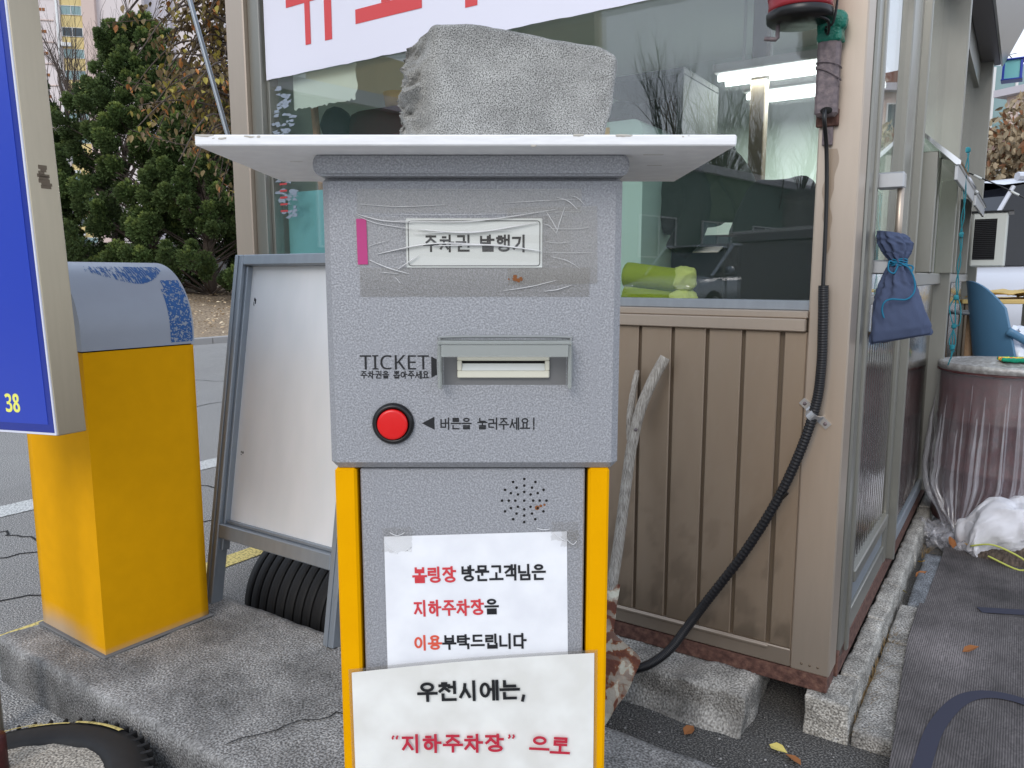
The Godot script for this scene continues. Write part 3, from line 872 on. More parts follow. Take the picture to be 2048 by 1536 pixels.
func soiled_board(s: Shape, x0: float, x1: float, y0: float, y1: float, z: float) -> void:
	# a panel board, its front divided so that dust and splashes can lie on it
	var n := noise_of(777, 3.0)
	var e := 0.0025
	s.soft(true)
	s.grid(8, 60, func(u, v): return Vector3(lerpf(x0 + e, x1 - e, u), lerpf(y0 + e, y1 - e, v), z), func(u, v):
		var x := lerpf(x0, x1, u)
		var y := lerpf(y0, y1, v)
		var c := 1.0 + 0.05 * n.get_noise_2d(x * 1.5, y * 0.6) + 0.03 * n.get_noise_2d(x * 40.0, y * 1.5)
		c -= 0.20 * smoothstep(0.02, 0.3, n.get_noise_2d(x * 3.0, y * 2.0 + 40.0)) * smoothstep(0.85, 0.35, y)
		c -= 0.22 * smoothstep(0.12, 0.0, y - y0 + 0.04 * n.get_noise_2d(x * 12.0, 5.0))
		if n.get_noise_2d(x * 60.0, y * 50.0 + 9.0) > 0.44: c += 0.10
		return Color(c, c * 0.99, c * 0.97))
	s.soft(false)
	s.st.set_color(Color.WHITE)
	for q in [[x0, 0.0, x0 + e, 0.0], [x1, 0.0, x1 - e, 0.0]]:
		s.away4(Vector3(q[0], y0, z - e), Vector3(q[0], y1, z - e), Vector3(q[2], y1 - e, z), Vector3(q[2], y0 + e, z), Vector3((x0 + x1) / 2, (y0 + y1) / 2, z - 0.02))
		s.away4(Vector3(q[0], y0, z - e), Vector3(q[0], y1, z - e), Vector3(q[0], y1, z - 0.0118), Vector3(q[0], y0, z - 0.0118), Vector3((x0 + x1) / 2, (y0 + y1) / 2, z - 0.006))
	for y in [y0, y1]:
		var yi: float = y0 + e if y == y0 else y1 - e
		s.away4(Vector3(x0, y, z - e), Vector3(x1, y, z - e), Vector3(x1 - e, yi, z), Vector3(x0 + e, yi, z), Vector3((x0 + x1) / 2, (y0 + y1) / 2, z - 0.02))

func corrugated(s: Shape, z0: float, z1: float, y0: float, y1: float, x: float, amp: float, pitch: float) -> void:
	# sheet with fine upright ribs, in the plane x
	var n := int((z1 - z0) / pitch * 8.0)
	s.grid(n, 1, func(u, v):
		var z: float = lerpf(z1, z0, u)
		var ph := fposmod(z / pitch, 1.0)
		var r: float = amp * (smoothstep(0.0, 0.12, ph) * smoothstep(0.34, 0.22, ph))
		return Vector3(x + r, lerpf(y0, y1, v), z))

func inside_kiosk():
	var s: Shape
	var put := func(called, label, cat, x, y, z, ry := 0.0): return thing(called, label, cat, K * at(x, y, z, ry))
	# two lit fluorescent fittings under the ceiling
	for i in 2:
		var z: float = [-1.55, -2.0][i]
		var f: Node3D = put.call("ceiling_lamp", ["lit white fluorescent lamp nearest the front window inside the kiosk", "lit white fluorescent lamp deeper inside the kiosk"][i], "lamp", -0.60, 2.22, z)
		f.set_meta("group", "ceiling lamps in the kiosk")
		s = Shape.new(); s.box(Vector3(-0.32, 0.02, -0.09), Vector3(0.36, 0.06, 0.09), 0.006); add("lamp_housing", s, mats.frame_white, f)
		for q in [-0.055, 0.055]:
			s = Shape.new(true); s.tube(PackedVector3Array([Vector3(-0.30, 0, q), Vector3(0.34, 0, q)]), 0.016, 12); add("lamp_tube", s, mats.lamp_tube, f)
		var al := AreaLight3D.new()
		al.name = "lamp_light"
		al.area_size = Vector2(0.62, 0.14)
		al.light_energy = 0.36
		al.light_color = Color(0.95, 1.0, 0.97)
		al.shadow_enabled = true
		al.transform = Transform3D(Basis(Vector3(1, 0, 0), -PI / 2), Vector3(0, -0.022, 0))
		f.add_child(al)
		for q in [-0.2, 0.2]:
			s = Shape.new(); s.box(Vector3(q - 0.006, 0.06, -0.006), Vector3(q + 0.006, 0.379, 0.006), 0.001)
			add("lamp_hanger", s, mats.frame_white, f)
	# tall mint cupboard with a rounded shoulder
	var c: Node3D = put.call("cupboard", "tall pale green cupboard with rounded top corner behind the window", "cupboard", -0.95, 0.19, -0.62)
	s = Shape.new()
	var pr := PackedVector2Array([Vector2(-0.16, 0), Vector2(0.125, 0), Vector2(0.125, 1.62)])
	for q in 7: pr.append(Vector2(0.085 + 0.04 * cos(PI / 2 * q / 6), 1.62 + 0.06 * sin(PI / 2 * q / 6)))
	pr.append(Vector2(-0.16, 1.68))
	s.prism(pr, -0.2, 0.13)
	add("body", s, mats.mint, c)
	s = Shape.new(); s.box(Vector3(-0.09, 1.56, 0.131), Vector3(-0.01, 1.66, 0.139), 0.002); add("card_holder", s, mats.cardboard, c)
	s = Shape.new(); s.box(Vector3(-0.11, 1.55, 0.1395), Vector3(-0.075, 1.67, 0.146), 0.004); add("blue_clip", s, mats.clear_blue, c)
	# dark open wall locker with coats
	c = put.call("coat_locker", "dark open coat locker high on the wall left of the lamps", "locker", -0.95, 1.8, -0.9)
	s = Shape.new()
	s.box(Vector3(-0.22, 0.26, -0.2), Vector3(0.19, 0.285, 0.2), 0.002)
	s.box(Vector3(0.165, -0.2, -0.2), Vector3(0.19, 0.2595, 0.2), 0.002)
	s.box(Vector3(-0.22, -0.2, -0.2), Vector3(0.164, 0.2595, -0.18), 0.0)
	add("locker_case", s, mats.locker, c)
	for q in [[-0.14, mats.olive_cloth], [0.0, mats.dark_cloth], [0.1, mats.brown_cloth]]:
		s = Shape.new(true)
		s.lump(Vector3(q[0] - 0.06, -0.19, -0.12), Vector3(q[0] + 0.06, 0.22, 0.1), 16, 0.05, 0.03, 6.0, int(q[0] * 100) + 300)
		add("coat", s, q[1], c)
	# hanging jackets: body and sleeve
	jacket("jacket", "dark brown jacket hanging beside the green cupboard", -0.80, 1.66, -0.72, 0.0, mats.dark_cloth)
	jacket("jacket", "dark olive padded jacket with its sleeve hanging toward the window", -0.66, 1.70, -0.74, 0.35, mats.olive_cloth)
	# high-backed black office chair seen from behind
	c = put.call("office_chair", "high backed black office chair behind the right of the window", "chair", -0.37, 0.19, -0.55, 0.0)
	s = Shape.new(true)
	s.lump(Vector3(-0.16, 0.55, -0.05), Vector3(0.20, 1.44, 0.04), 26, 0.045, 0.01, 5.0, 311, func(p):
		var t := clampf((p.y - 1.12) / 0.32, 0.0, 1.0)
		p.x = (p.x - 0.03) * (1.0 - 0.45 * t * t) + 0.03 + 0.01 * t
		return p)
	add("backrest", s, mats.dark_cloth, c)
	s = Shape.new(true); s.lump(Vector3(-0.24, 0.42, -0.5), Vector3(0.26, 0.52, -0.02), 16, 0.04, 0.004, 5.0, 312); add("seat", s, mats.black_plastic, c)
	s = Shape.new(true); s.tube(PackedVector3Array([Vector3(0, 0.06, -0.25), Vector3(0, 0.42, -0.25)]), 0.03, 12); add("stem", s, mats.chrome, c)
	for q in 5:
		s = Shape.new(true); s.tube(PackedVector3Array([Vector3(0, 0.07, -0.25), Vector3(0.28 * cos(TAU * q / 5), 0.03, -0.25 + 0.28 * sin(TAU * q / 5))]), 0.022, 8); add("leg", s, mats.black_plastic, c)
	# brown cabinet at the right edge
	c = put.call("wooden_cabinet", "dark brown wooden cabinet at the lower right corner of the window", "cabinet", -0.20, 0.19, -0.62)
	s = Shape.new(); s.box(Vector3(-0.10, 0, -0.25), Vector3(0.13, 1.25, 0.05), 0.006); add("case", s, mats.brown_wood, c)
	s = Shape.new(); s.box(Vector3(-0.08, 0.04, 0.0505), Vector3(0.12, 1.21, 0.058), 0.003); add("door", s, mats.brown_wood, c)
	# desk with small things
	c = put.call("desk", "pale desk along the inside of the front window", "desk", -0.70, 0.19, -0.42)
	s = Shape.new(); s.box(Vector3(-0.4, 0.955, -0.7), Vector3(0.22, 0.985, 0.22), 0.003); add("desk_top", s, mats.cardboard, c)
	for q in [-0.38, 0.2]:
		s = Shape.new(); s.box(Vector3(q - 0.015, 0, -0.68), Vector3(q + 0.015, 0.9545, 0.2), 0.002); add("desk_side", s, mats.mint, c)
	for i in 2:
		c = put.call("rolled_cloth", ["upper roll of lime green cloth on the desk", "lower roll of lime green cloth on the desk"][i], "cloth", -0.66, 1.178, -0.30)
		s = Shape.new(true)
		var y: float = [0.115, 0.04][i]
		s.tube(curve([Vector3(-0.12, y + 0.01, 0.02), Vector3(-0.02, y, 0.02), Vector3(0.06, y - 0.01, 0.0)], 5), [0.045, 0.046, 0.045, 0.044, 0.044, 0.043, 0.042, 0.042, 0.042, 0.041, 0.04], 14)
		add("roll", s, mats.lime_cloth, c)
		s = Shape.new(true); s.lump(Vector3(0.04, y - 0.045, -0.04), Vector3(0.12, y + 0.035, 0.045), 10, 0.035, 0.02, 14.0, 320 + i); add("loose_end", s, mats.lime_pale, c)
	c = put.call("cardboard_tray", "brown cardboard tray under the rolled lime cloth", "tray", -0.70, 1.176, -0.31)
	s = Shape.new(); s.box(Vector3(-0.09, 0, -0.05), Vector3(0.07, 0.014, 0.1), 0.002); add("tray", s, mats.leaf_brown, c)
	c = put.call("orange_flag", "upright orange plastic stick standing among the desk things", "stick", -0.80, 1.178, -0.80)
	s = Shape.new(true); s.tube(PackedVector3Array([Vector3(-0.015, 0, 0), Vector3(0.01, 0.30, 0)]), 0.02, 12); add("stick", s, mats.orange_plastic, c)
	c = put.call("receipt_printer", "black receipt printer with pale top on the desk", "printer", -0.70, 1.178, -0.88)
	s = Shape.new(); s.prism(PackedVector2Array([Vector2(-0.1, 0), Vector2(0.1, 0), Vector2(0.1, 0.21), Vector2(-0.1, 0.28)]), -0.12, 0.12, Transform3D(Basis(Vector3.UP, PI / 2), Vector3.ZERO)); add("printer_body", s, mats.black_plastic, c)
	s = Shape.new(); s.box(Vector3(-0.09, 0.24, -0.08), Vector3(0.09, 0.246, 0.08), 0.001, Transform3D(Basis(Vector3(1, 0, 0), 0.33), Vector3(0, 0.01, 0.0))); add("printer_lid", s, mats.plate_white, c)
	for q in [[-0.92, -0.86, 0.16, 0.14, "white carton standing nearest the green cupboard"], [-0.86, -1.05, 0.2, 0.26, "taller white carton behind the orange stick"]]:
		c = put.call("carton", q[4], "carton", q[0], 1.178, q[1])
		s = Shape.new(); s.box(Vector3(-q[2] / 2, 0, -0.06), Vector3(q[2] / 2, q[3], 0.06), 0.003); add("carton_body", s, mats.wall_white, c)
	# left end of the window
	c = put.call("wooden_pole", "plain wooden pole leaning inside the left end of the window", "pole", -2.22, 0.19, -0.20)
	s = Shape.new(true); s.tube(PackedVector3Array([Vector3(0.10, 0.6, 0), Vector3(-0.02, 1.95, 0.0)]), 0.016, 12); add("shaft", s, mats.stick_wood, c)
	c = put.call("teal_card", "pale teal card with small blue lettering propped inside the left window corner", "card", -2.19, 1.20, -0.13)
	s = Shape.new(); s.box(Vector3(-0.15, 0.0, -0.006), Vector3(0.28, 0.46, 0.0), 0.001); add("card", s, mats.teal_card, c)
	words("CUP-300NE CDX-214 RINK", 0.03, 0.30, mats.teal_ink, c, Transform3D(Basis(Vector3(0, 0, 1), -PI / 2), Vector3(0.215, 0.34, 0.0002)))
	words("CUP-200", 0.02, 0.10, mats.teal_ink, c, Transform3D(Basis(Vector3(0, 0, 1), -PI / 2), Vector3(0.185, 0.33, 0.0002)))
	c = put.call("worn_poster", "torn strip of poster foil taped inside the left edge of the window", "poster", -2.29, 1.52, -0.058)
	s = Shape.new()
	for i in 90:
		var mid := Vector2(rng.randf_range(-0.03, 0.09), rng.randf_range(0.02, 0.56))
		var poly := PackedVector2Array()
		for q in 7:
			var w := TAU * q / 7.0
			poly.append(mid + Vector2(cos(w) * 0.026, sin(w) * 0.010) * rng.randf_range(0.15, 1.1))
		s.prism(poly, 0.0, 0.001 + 0.00002 * i)
	stuff(add("foil_scraps", s, mats.poster, c))
	s = Shape.new()
	for i in 5: s.box(Vector3(-0.01, 0.05 + i * 0.028, 0.0022), Vector3(0.035, 0.058 + i * 0.028, 0.003), 0.0)
	add("red_print", s, mats.ink_red, c)
	# maroon sofa back and clutter
	c = put.call("torn_paper", "torn pale paper left stuck inside the glass beneath the banner", "paper", 0, 0, -0.0815)
	s = Shape.new(true)
	var tn := noise_of(335, 6.0)
	s.slab(30, 8, func(u, v):
		var edge := 1.0 + 0.05 * tn.get_noise_2d(v * 3.0, 1.0) * smoothstep(0.7, 1.0, u)
		return Vector3(lerpf(-2.22, -1.86, u * edge), lerpf(1.985 + 0.012 * tn.get_noise_1d(u * 4.0), 2.135, v), 0.001), Vector3(0, 0, 0.0006))
	add("sheet", s, mats.old_paper, c)
	c = put.call("cloth_bench", "maroon cloth covered bench back inside the left part of the window", "bench", -1.93, 0.19, -0.42)
	s = Shape.new(true); s.lump(Vector3(-0.30, 0.3, -0.10), Vector3(0.45, 1.845, 0.04), 24, 0.04, 0.012, 3.0, 330); add("backrest", s, mats.maroon, c)
	s = Shape.new(true); s.lump(Vector3(-0.30, 0.0, 0.045), Vector3(0.45, 0.42, 0.25), 20, 0.06, 0.012, 3.0, 331); add("seat", s, mats.maroon, c)
	c = put.call("navy_coat", "dark navy coat hanging at the left end of the maroon bench back", "coat", -2.30, 0.19, -0.38)
	s = Shape.new(true); s.lump(Vector3(-0.04, 0.5, -0.08), Vector3(0.075, 1.86, 0.08), 22, 0.06, 0.03, 5.0, 332); add("cloth", s, mats.navy, c)
	c = put.call("bamboo_basket", "tan basket standing on top of the maroon bench back", "basket", -1.98, 2.033, -0.45)
	s = Shape.new(true); s.lathe(PackedVector2Array([Vector2(0, 0), Vector2(0.05, 0), Vector2(0.06, 0.06), Vector2(0.055, 0.06), Vector2(0.0, 0.02)]), 20); add("basket", s, mats.cardboard, c)
	# the aluminium post of the window opposite
	c = put.call("inner_post", "brown upright post standing in the middle of the kiosk", "post", -0.72, 0.19, -1.55)
	s = Shape.new(); s.box(Vector3(-0.035, 0, -0.03), Vector3(0.035, 2.40, 0.03), 0.004); add("post", s, mats.bronze_dark, c)

func jacket(called: String, label: String, x: float, y: float, z: float, lean: float, m: Material) -> void:
	var c := thing(called, label, "jacket", K * at(x, y, z), "jackets hanging in the kiosk")
	var s := Shape.new(true)
	s.lump(Vector3(-0.10, -0.20, -0.05), Vector3(0.09, 0.12, 0.05), 20, 0.045, 0.03, 7.0, int(absf(x) * 100) + 7, func(p):
		p.x += p.y * -0.15 + 0.02
		p.x *= 1.0 - 1.4 * maxf(0.0, p.y)
		return p)
	add("body", s, m, c)
	s = Shape.new(true)
	s.tube(curve([Vector3(0.03, 0.06, 0.0), Vector3(0.11, -0.04, 0.02), Vector3(0.10 + lean * 0.22, -0.17, 0.04), Vector3(0.04 + lean * 0.3, -0.27, 0.05)], 5), [0.03, 0.045, 0.055, 0.06, 0.06, 0.06, 0.058, 0.055, 0.055, 0.056, 0.057, 0.058, 0.056, 0.053, 0.05, 0.045], 14)
	add("sleeve", s, m, c)

func on_kiosk():
	var s: Shape
	var c: Node3D
	var X90 := Basis(Vector3(1, 0, 0), PI / 2)
	# banner stretched over the upper glass
	c = thing("banner", "white banner with large red Korean letters over the window", "banner", K * at(0, 0, -0.0445))
	s = Shape.new(true)
	var bw := noise_of(400, 3.0)
	s.slab(60, 8, func(u, v):
		var x := lerpf(-2.338, -0.16, u)
		return Vector3(x, lerpf(2.112 + 0.004 * bw.get_noise_1d(x * 4.0), 2.48, v), 0.0035 + 0.0012 * bw.get_noise_2d(x, v)), Vector3(0, 0, 0.002))
	add("cloth", s, mats.banner, c)
	s = Shape.new()
	var P := Transform3D(Basis(), Vector3(0, 0, 0.0052))
	for q in [[-2.20, 2.39, -1.83, 2.39, 0.034], [-2.077, 2.373, -2.077, 2.214, 0.031], [-1.962, 2.373, -1.962, 2.213, 0.040], [-1.815, 2.272, -1.488, 2.272, 0.052], [-1.66, 2.2985, -1.66, 2.44, 0.044], [-1.27, 2.38, -1.27, 2.211, 0.052], [-1.42, 2.406, -1.12, 2.406, 0.05]]:
		s.strip(PackedVector2Array([Vector2(q[0], q[1]), Vector2(q[2], q[3])]), q[4], P, 0.0)
	add("lettering", s, mats.banner_red, c)
	# warning beacon with its bracket tube
	c = thing("warning_beacon", "red warning beacon on a black base at the kiosk corner", "beacon", K * at(-0.142, 1.930, 0.105))
	s = Shape.new(true)
	s.lathe(PackedVector2Array([Vector2(0, -0.002), Vector2(0.074, -0.002), Vector2(0.080, 0.003), Vector2(0.082, 0.019), Vector2(0.079, 0.0225), Vector2(0, 0.0235)]), 40)
	add("base", s, mats.black_plastic, c)
	s = Shape.new(true)
	var lens := PackedVector2Array([Vector2(0.0, 0.024), Vector2(0.076, 0.024)])
	for i in 8: lens.append(Vector2(0.0775, 0.034 + i * 0.014)); lens.append(Vector2(0.0755, 0.039 + i * 0.014))
	lens.append_array([Vector2(0.06, 0.175), Vector2(0, 0.19)])
	s.lathe(lens, 48)
	var ln := add("lens", s, mats.lens_red, c)
	s = Shape.new()
	for i in 40:
		var w := TAU * i / 40.0
		s.box(Vector3(-0.0018, 0.055, 0.0765), Vector3(0.0018, 0.12, 0.079), 0.0006, Transform3D(Basis(Vector3.UP, w), Vector3.ZERO))
	add("lens_ribs", s, mats.lens_red, ln)
	s = Shape.new(true)
	s.tube(PackedVector3Array([Vector3(-0.048, -0.004, 0.02), Vector3(-0.048, -0.034, 0.02), Vector3(-0.052, -0.038, 0.02), Vector3(-0.078, -0.034, 0.03)]), 0.0055, 8)
	add("hook_rod", s, mats.rust_steel, c)
	s = Shape.new(true)
	s.tube(curve([Vector3(0.05, 0.0, 0.03), Vector3(0.07, -0.012, 0.01), Vector3(0.062, -0.03, -0.03), Vector3(0.05, -0.01, -0.05)]), 0.004, 8)
	s.tube(curve([Vector3(0.076, 0.12, 0.03), Vector3(0.088, 0.05, 0.01), Vector3(0.08, -0.012, 0.0), Vector3(0.06, -0.02, -0.01)]), 0.003, 8)
	add("wires", s, mats.black_plastic, c)
	c = thing("bracket_tube", "rusty grey steel tube with green tape holding the beacon", "bracket", K * at(-0.082, 1.70, 0.035))
	s = Shape.new()
	s.box(Vector3(-0.027, 0.006, -0.018), Vector3(0.027, 0.245, 0.02), 0.008)
	add("tube", s, mats.rust_steel, c)
	s = Shape.new(true)
	s.lump(Vector3(-0.030, 0.186, -0.022), Vector3(0.033, 0.242, 0.026), 14, 0.01, 0.006, 22.0, 410)
	s.lump(Vector3(-0.024, 0.215, -0.02), Vector3(0.038, 0.262, 0.03), 12, 0.012, 0.008, 22.0, 411)
	add("green_tape", s, mats.green_tape, c)
	s = Shape.new(true)
	s.lathe(PackedVector2Array([Vector2(0.0, -0.0012), Vector2(0.013, -0.0012), Vector2(0.015, 0.0), Vector2(0.013, 0.0018), Vector2(0.0, 0.0018)]), 20, Transform3D(X90.scaled(Vector3(1.0, 0.62, 1.0)), Vector3(0.004, 0.018, 0.0205)))
	add("cable_opening", s, mats.dark_gap, c)
	s = Shape.new(true)
	for q in [[0.138, 0.128], [0.125, 0.098], [0.128, 0.10]]:
		s.tube(curve([Vector3(-0.029, q[0], -0.01), Vector3(-0.026, q[0] + 0.001, 0.021), Vector3(0.0, (q[0] + q[1]) / 2 + 0.004, 0.0225), Vector3(0.026, q[1], 0.021), Vector3(0.03, q[1] - 0.004, -0.008)], 4), 0.0015, 6)
	s.tube(PackedVector3Array([Vector3(0.028, 0.096, 0.014), Vector3(0.031, 0.082, 0.016), Vector3(0.03, 0.074, 0.014)]), 0.0012, 6)
	add("binding_wire", s, mats.rust_steel, c)
	s = Shape.new(); s.box(Vector3(-0.029, -0.014, -0.034), Vector3(0.026, 0.03, -0.0185), 0.002); add("back_plate", s, mats.rust_beam, c)
	s = Shape.new(); s.box(Vector3(-0.012, -0.062, -0.032), Vector3(0.014, -0.0145, -0.022), 0.002); add("clip", s, mats.rust_steel, c)
	# black cable and ribbed conduit
	c = thing("cable_conduit", "black ribbed cable conduit curving down the kiosk panels to the ground", "conduit", K)
	s = Shape.new(true)
	s.tube(curve([Vector3(-0.080, 1.718, 0.06), Vector3(-0.078, 1.69, 0.068), Vector3(-0.077, 1.62, 0.03), Vector3(-0.072, 1.48, 0.02), Vector3(-0.068, 1.26, 0.026)], 8), 0.0052, 10)
	add("cable", s, mats.black_plastic, c)
	var pts := curve([Vector3(-0.066, 1.275, 0.03), Vector3(-0.062, 1.17, 0.03), Vector3(-0.060, 1.06, 0.03), Vector3(-0.068, 0.955, 0.032), Vector3(-0.099, 0.825, 0.045), Vector3(-0.154, 0.675, 0.055), Vector3(-0.236, 0.51, 0.062), Vector3(-0.335, 0.345, 0.075), Vector3(-0.386, 0.258, 0.095), Vector3(-0.424, 0.192, 0.132), Vector3(-0.469, 0.150, 0.17), Vector3(-0.517, 0.128, 0.19), Vector3(-0.60, 0.095, 0.20), Vector3(-0.72, 0.05, 0.21), Vector3(-0.90, 0.02, 0.26)], 46)
	var rr := []
	for i in pts.size(): rr.append(0.0142 if i % 3 == 0 else 0.0136 if i % 3 == 1 else 0.0122)
	s = Shape.new(true)
	s.tube(pts, rr, 14)
	add("ribbed_tube", s, mats.conduit, c)
	s = Shape.new(); s.box(Vector3(-0.012, -0.004, -0.004), Vector3(0.012, 0.004, 0.004), 0.001, Transform3D(Basis(Vector3(0, 0, 1), 0.9), Vector3(-0.128, 0.70, 0.066))); add("zip_tie", s, mats.black_plastic, c)
	c = thing("pipe_clamp", "bright metal saddle clamp holding the black conduit", "clamp", K * Transform3D(Basis(Vector3(0, 0, 1), -0.74), Vector3(-0.075, 0.925, 0.002)))
	s = Shape.new()
	var arch := []
	for i in 13: arch.append(Vector2(-0.0185 * cos(PI * i / 12), 0.004 + 0.046 * sin(PI * i / 12)))
	var poly := PackedVector2Array([Vector2(-0.050, 0.0), Vector2(-0.050, 0.003), Vector2(-0.0245, 0.003)])
	for v in arch: poly.append(Vector2(v.x * 1.08, v.y + 0.0016))
	poly.append_array([Vector2(0.0245, 0.003), Vector2(0.050, 0.003), Vector2(0.050, 0.0)])
	for i in arch.size(): poly.append(Vector2(arch[arch.size() - 1 - i].x * 0.98, arch[arch.size() - 1 - i].y - 0.003))
	s.prism(poly, -0.0105, 0.0105, Transform3D(X90, Vector3.ZERO))
	add("saddle", s, mats.alu, c)
	s = Shape.new(true)
	for q in [-0.038, 0.038]:
		s = Shape.new(true)
		s.lathe(PackedVector2Array([Vector2(0.0055, 0.003), Vector2(0.0045, 0.0055), Vector2(0, 0.006)]), 12, Transform3D(X90, Vector3(q, 0, 0)))
		add("screw", s, mats.rust_steel, c)
	# blue drawstring bag on the door handle
	bag()
	# turquoise string hanging from the ticket window hood
	c = thing("hanging_string", "knotted turquoise string hanging down from the ticket window hood", "string", K)
	s = Shape.new(true)
	var hz := -1.56
	for q in [0.0, 0.008]:
		var line3 := []
		for i in 10: line3.append(Vector3(0.142 + 0.006 * sin(i * 2.1 + q * 300), 1.80 - i * 0.065, hz + 0.006 * cos(i * 1.7 + q * 200)))
		s.tube(curve(line3, 4), 0.0024, 6)
	for q in [0.0, 1.0, 2.0]:
		s.tube(curve([Vector3(0.142, 1.22, hz), Vector3(0.12 + 0.02 * q, 1.17, hz), Vector3(0.13 + 0.016 * q, 1.12 - 0.01 * q, hz + 0.01), Vector3(0.140, 1.08, hz), Vector3(0.128 + 0.012 * q, 1.02, hz), Vector3(0.15 - 0.01 * q, 0.98 - 0.03 * q, hz)], 5), 0.0026, 6)
	for y in [1.815, 1.47, 1.21, 1.09, 1.0]: s.lump(Vector3(0.132, y - 0.012, hz - 0.010), Vector3(0.150, y + 0.010, hz + 0.010), 5, 0.007, 0.004, 40.0, int(y * 50))
	add("string", s, mats.cord_teal, c)
	# air conditioner outside unit on the long side
	c = thing("air_conditioner", "small white air conditioner with black grille on the kiosk's long side", "air conditioner", K * at(0, 1.36, -3.72))
	s = Shape.new()
	s.box(Vector3(0.062, 0.0, -0.3), Vector3(0.255, 0.345, 0.0), 0.008)
	add("casing", s, mats.unit_white, c)
	s = Shape.new(); s.box(Vector3(0.05, 0.346, -0.31), Vector3(0.285, 0.356, 0.012), 0.002); add("rain_cover", s, mats.black_plastic, c)
	s = Shape.new(); s.box(Vector3(0.075, 0.045, 0.001), Vector3(0.20, 0.305, 0.002), 0.0); add("grille_back", s, mats.dark_gap, c)
	s = Shape.new()
	for i in 21: s.box(Vector3(0.076, 0.048 + i * 0.0122, 0.0022), Vector3(0.199, 0.0535 + i * 0.0122, 0.009), 0.001)
	stuff(add("grille_slats", s, mats.grille, c))
	s = Shape.new(true)
	s.tube(curve([Vector3(0.02, 0.60, 0.02), Vector3(0.15, 0.53, 0.05), Vector3(0.28, 0.455, 0.07), Vector3(0.40, 0.375, 0.09)], 4), 0.004, 8)
	add("antenna_rod", s, mats.black_plastic, c)
	s = Shape.new(true)
	for q in [[0.05, 0.583], [0.26, 0.466], [0.385, 0.384]]: s.tube(PackedVector3Array([Vector3(q[0], q[1], 0.026 + q[0] * 0.16), Vector3(q[0] + 0.045, q[1] - 0.028, 0.034 + q[0] * 0.16)]), 0.0075, 8)
	add("white_tape", s, mats.plate_white, c)
	# lantern under the eave
	c = thing("hanging_lantern", "blue framed glass lantern hanging under the far end of the eave", "lantern", K * at(0.185, 2.70, -4.62) * Transform3D(Basis.from_scale(Vector3(0.6, 0.42, 0.6)), Vector3.ZERO))
	s = Shape.new()
	for q in [-0.09, 0.09]:
		for r in [-0.09, 0.09]: s.box(Vector3(q - 0.012, 0, r - 0.012), Vector3(q + 0.012, 0.30, r + 0.012), 0.003)
	s.box(Vector3(-0.11, -0.022, -0.11), Vector3(0.11, -0.0005, 0.11), 0.004)
	s.box(Vector3(-0.12, 0.3005, -0.12), Vector3(0.12, 0.325, 0.12), 0.006)
	add("frame", s, mats.blue_sign, c)
	s = Shape.new(); s.box(Vector3(-0.086, 0.0, -0.086), Vector3(0.086, 0.30, 0.086), 0.0); add("glass", s, mats.teal_card, c)
	s = Shape.new(true); s.tube(PackedVector3Array([Vector3(0, 0.325, 0), Vector3(-0.05, 0.42, 0.0)]), 0.006, 6); s.tube(PackedVector3Array([Vector3(-0.12, 0.41, 0), Vector3(0.03, 0.43, 0.0)]), 0.005, 6); add("hanger", s, mats.dark_gap, c)
	# shovel leaning on the panels
	c = thing("shovel", "rusty shovel with split grey wooden handle leaning on the panels", "shovel", K)
	s = Shape.new(true)
	s.tube(curve([Vector3(-0.575, 0.34, 0.24), Vector3(-0.572, 0.50, 0.19), Vector3(-0.575, 0.70, 0.13), Vector3(-0.572, 0.80, 0.105), Vector3(-0.560, 0.90, 0.078), Vector3(-0.532, 0.99, 0.055), Vector3(-0.503, 1.058, 0.034)], 7), 0.0165, 14)
	var hn := add("handle", s, mats.old_wood, c)
	s = Shape.new(true)
	s.tube(curve([Vector3(-0.590, 0.80, 0.088), Vector3(-0.598, 0.88, 0.066), Vector3(-0.601, 0.95, 0.042), Vector3(-0.596, 1.012, 0.026)], 6), [0.006, 0.009, 0.010, 0.011, 0.0115, 0.012, 0.012, 0.012, 0.0115, 0.011, 0.011, 0.0105, 0.010, 0.010, 0.010, 0.009, 0.009, 0.008, 0.007], 10)
	add("split_branch", s, mats.old_wood, hn)
	s = Shape.new(true); s.lump(Vector3(-0.566, 0.838, 0.098), Vector3(-0.556, 0.848, 0.112), 4, 0.004, 0.0, 1.0, 1); add("nail", s, mats.rust_steel, hn)
	s = Shape.new(true)
	for i in 5: s.tube(curve([Vector3(-0.618, 0.345 + i * 0.009, 0.225), Vector3(-0.60, 0.35 + i * 0.009, 0.262), Vector3(-0.58, 0.342 + i * 0.009, 0.235)], 4), 0.002, 5)
	add("binding", s, mats.cord_teal, c)
	# blade: socket that widens into shoulders and runs to a point, a little dished
	s = Shape.new(true)
	s.slab(20, 40, func(u, v):
		var w: float
		if v > 0.72: w = lerpf(0.030, 0.024, (v - 0.72) / 0.28)
		elif v > 0.55: w = lerpf(0.122, 0.034, smoothstep(0.55, 0.72, v))
		else: w = 0.122 * pow(smoothstep(-0.12, 0.6, v), 0.6)
		var x = (u * 2.0 - 1.0) * w
		var dish = 0.035 * (x / 0.122) * (x / 0.122) * 1.0 + (0.014 * (x / w) * (x / w) if v > 0.72 else 0.0)
		var y := lerpf(0.012, 0.40, v)
		return Vector3(-0.556 - 0.018 * v + x, y + 0.008 * sin(v * 31.0) * absf(u - 0.5), lerpf(0.44, 0.222, v) + 0.012 - dish), Vector3(0, 0.0012, 0.0025))
	add("blade", s, mats.rust_paint, c)
	# concrete block under the beam
	var cb := noise_of(420, 4.0)
	s = Shape.new(true)
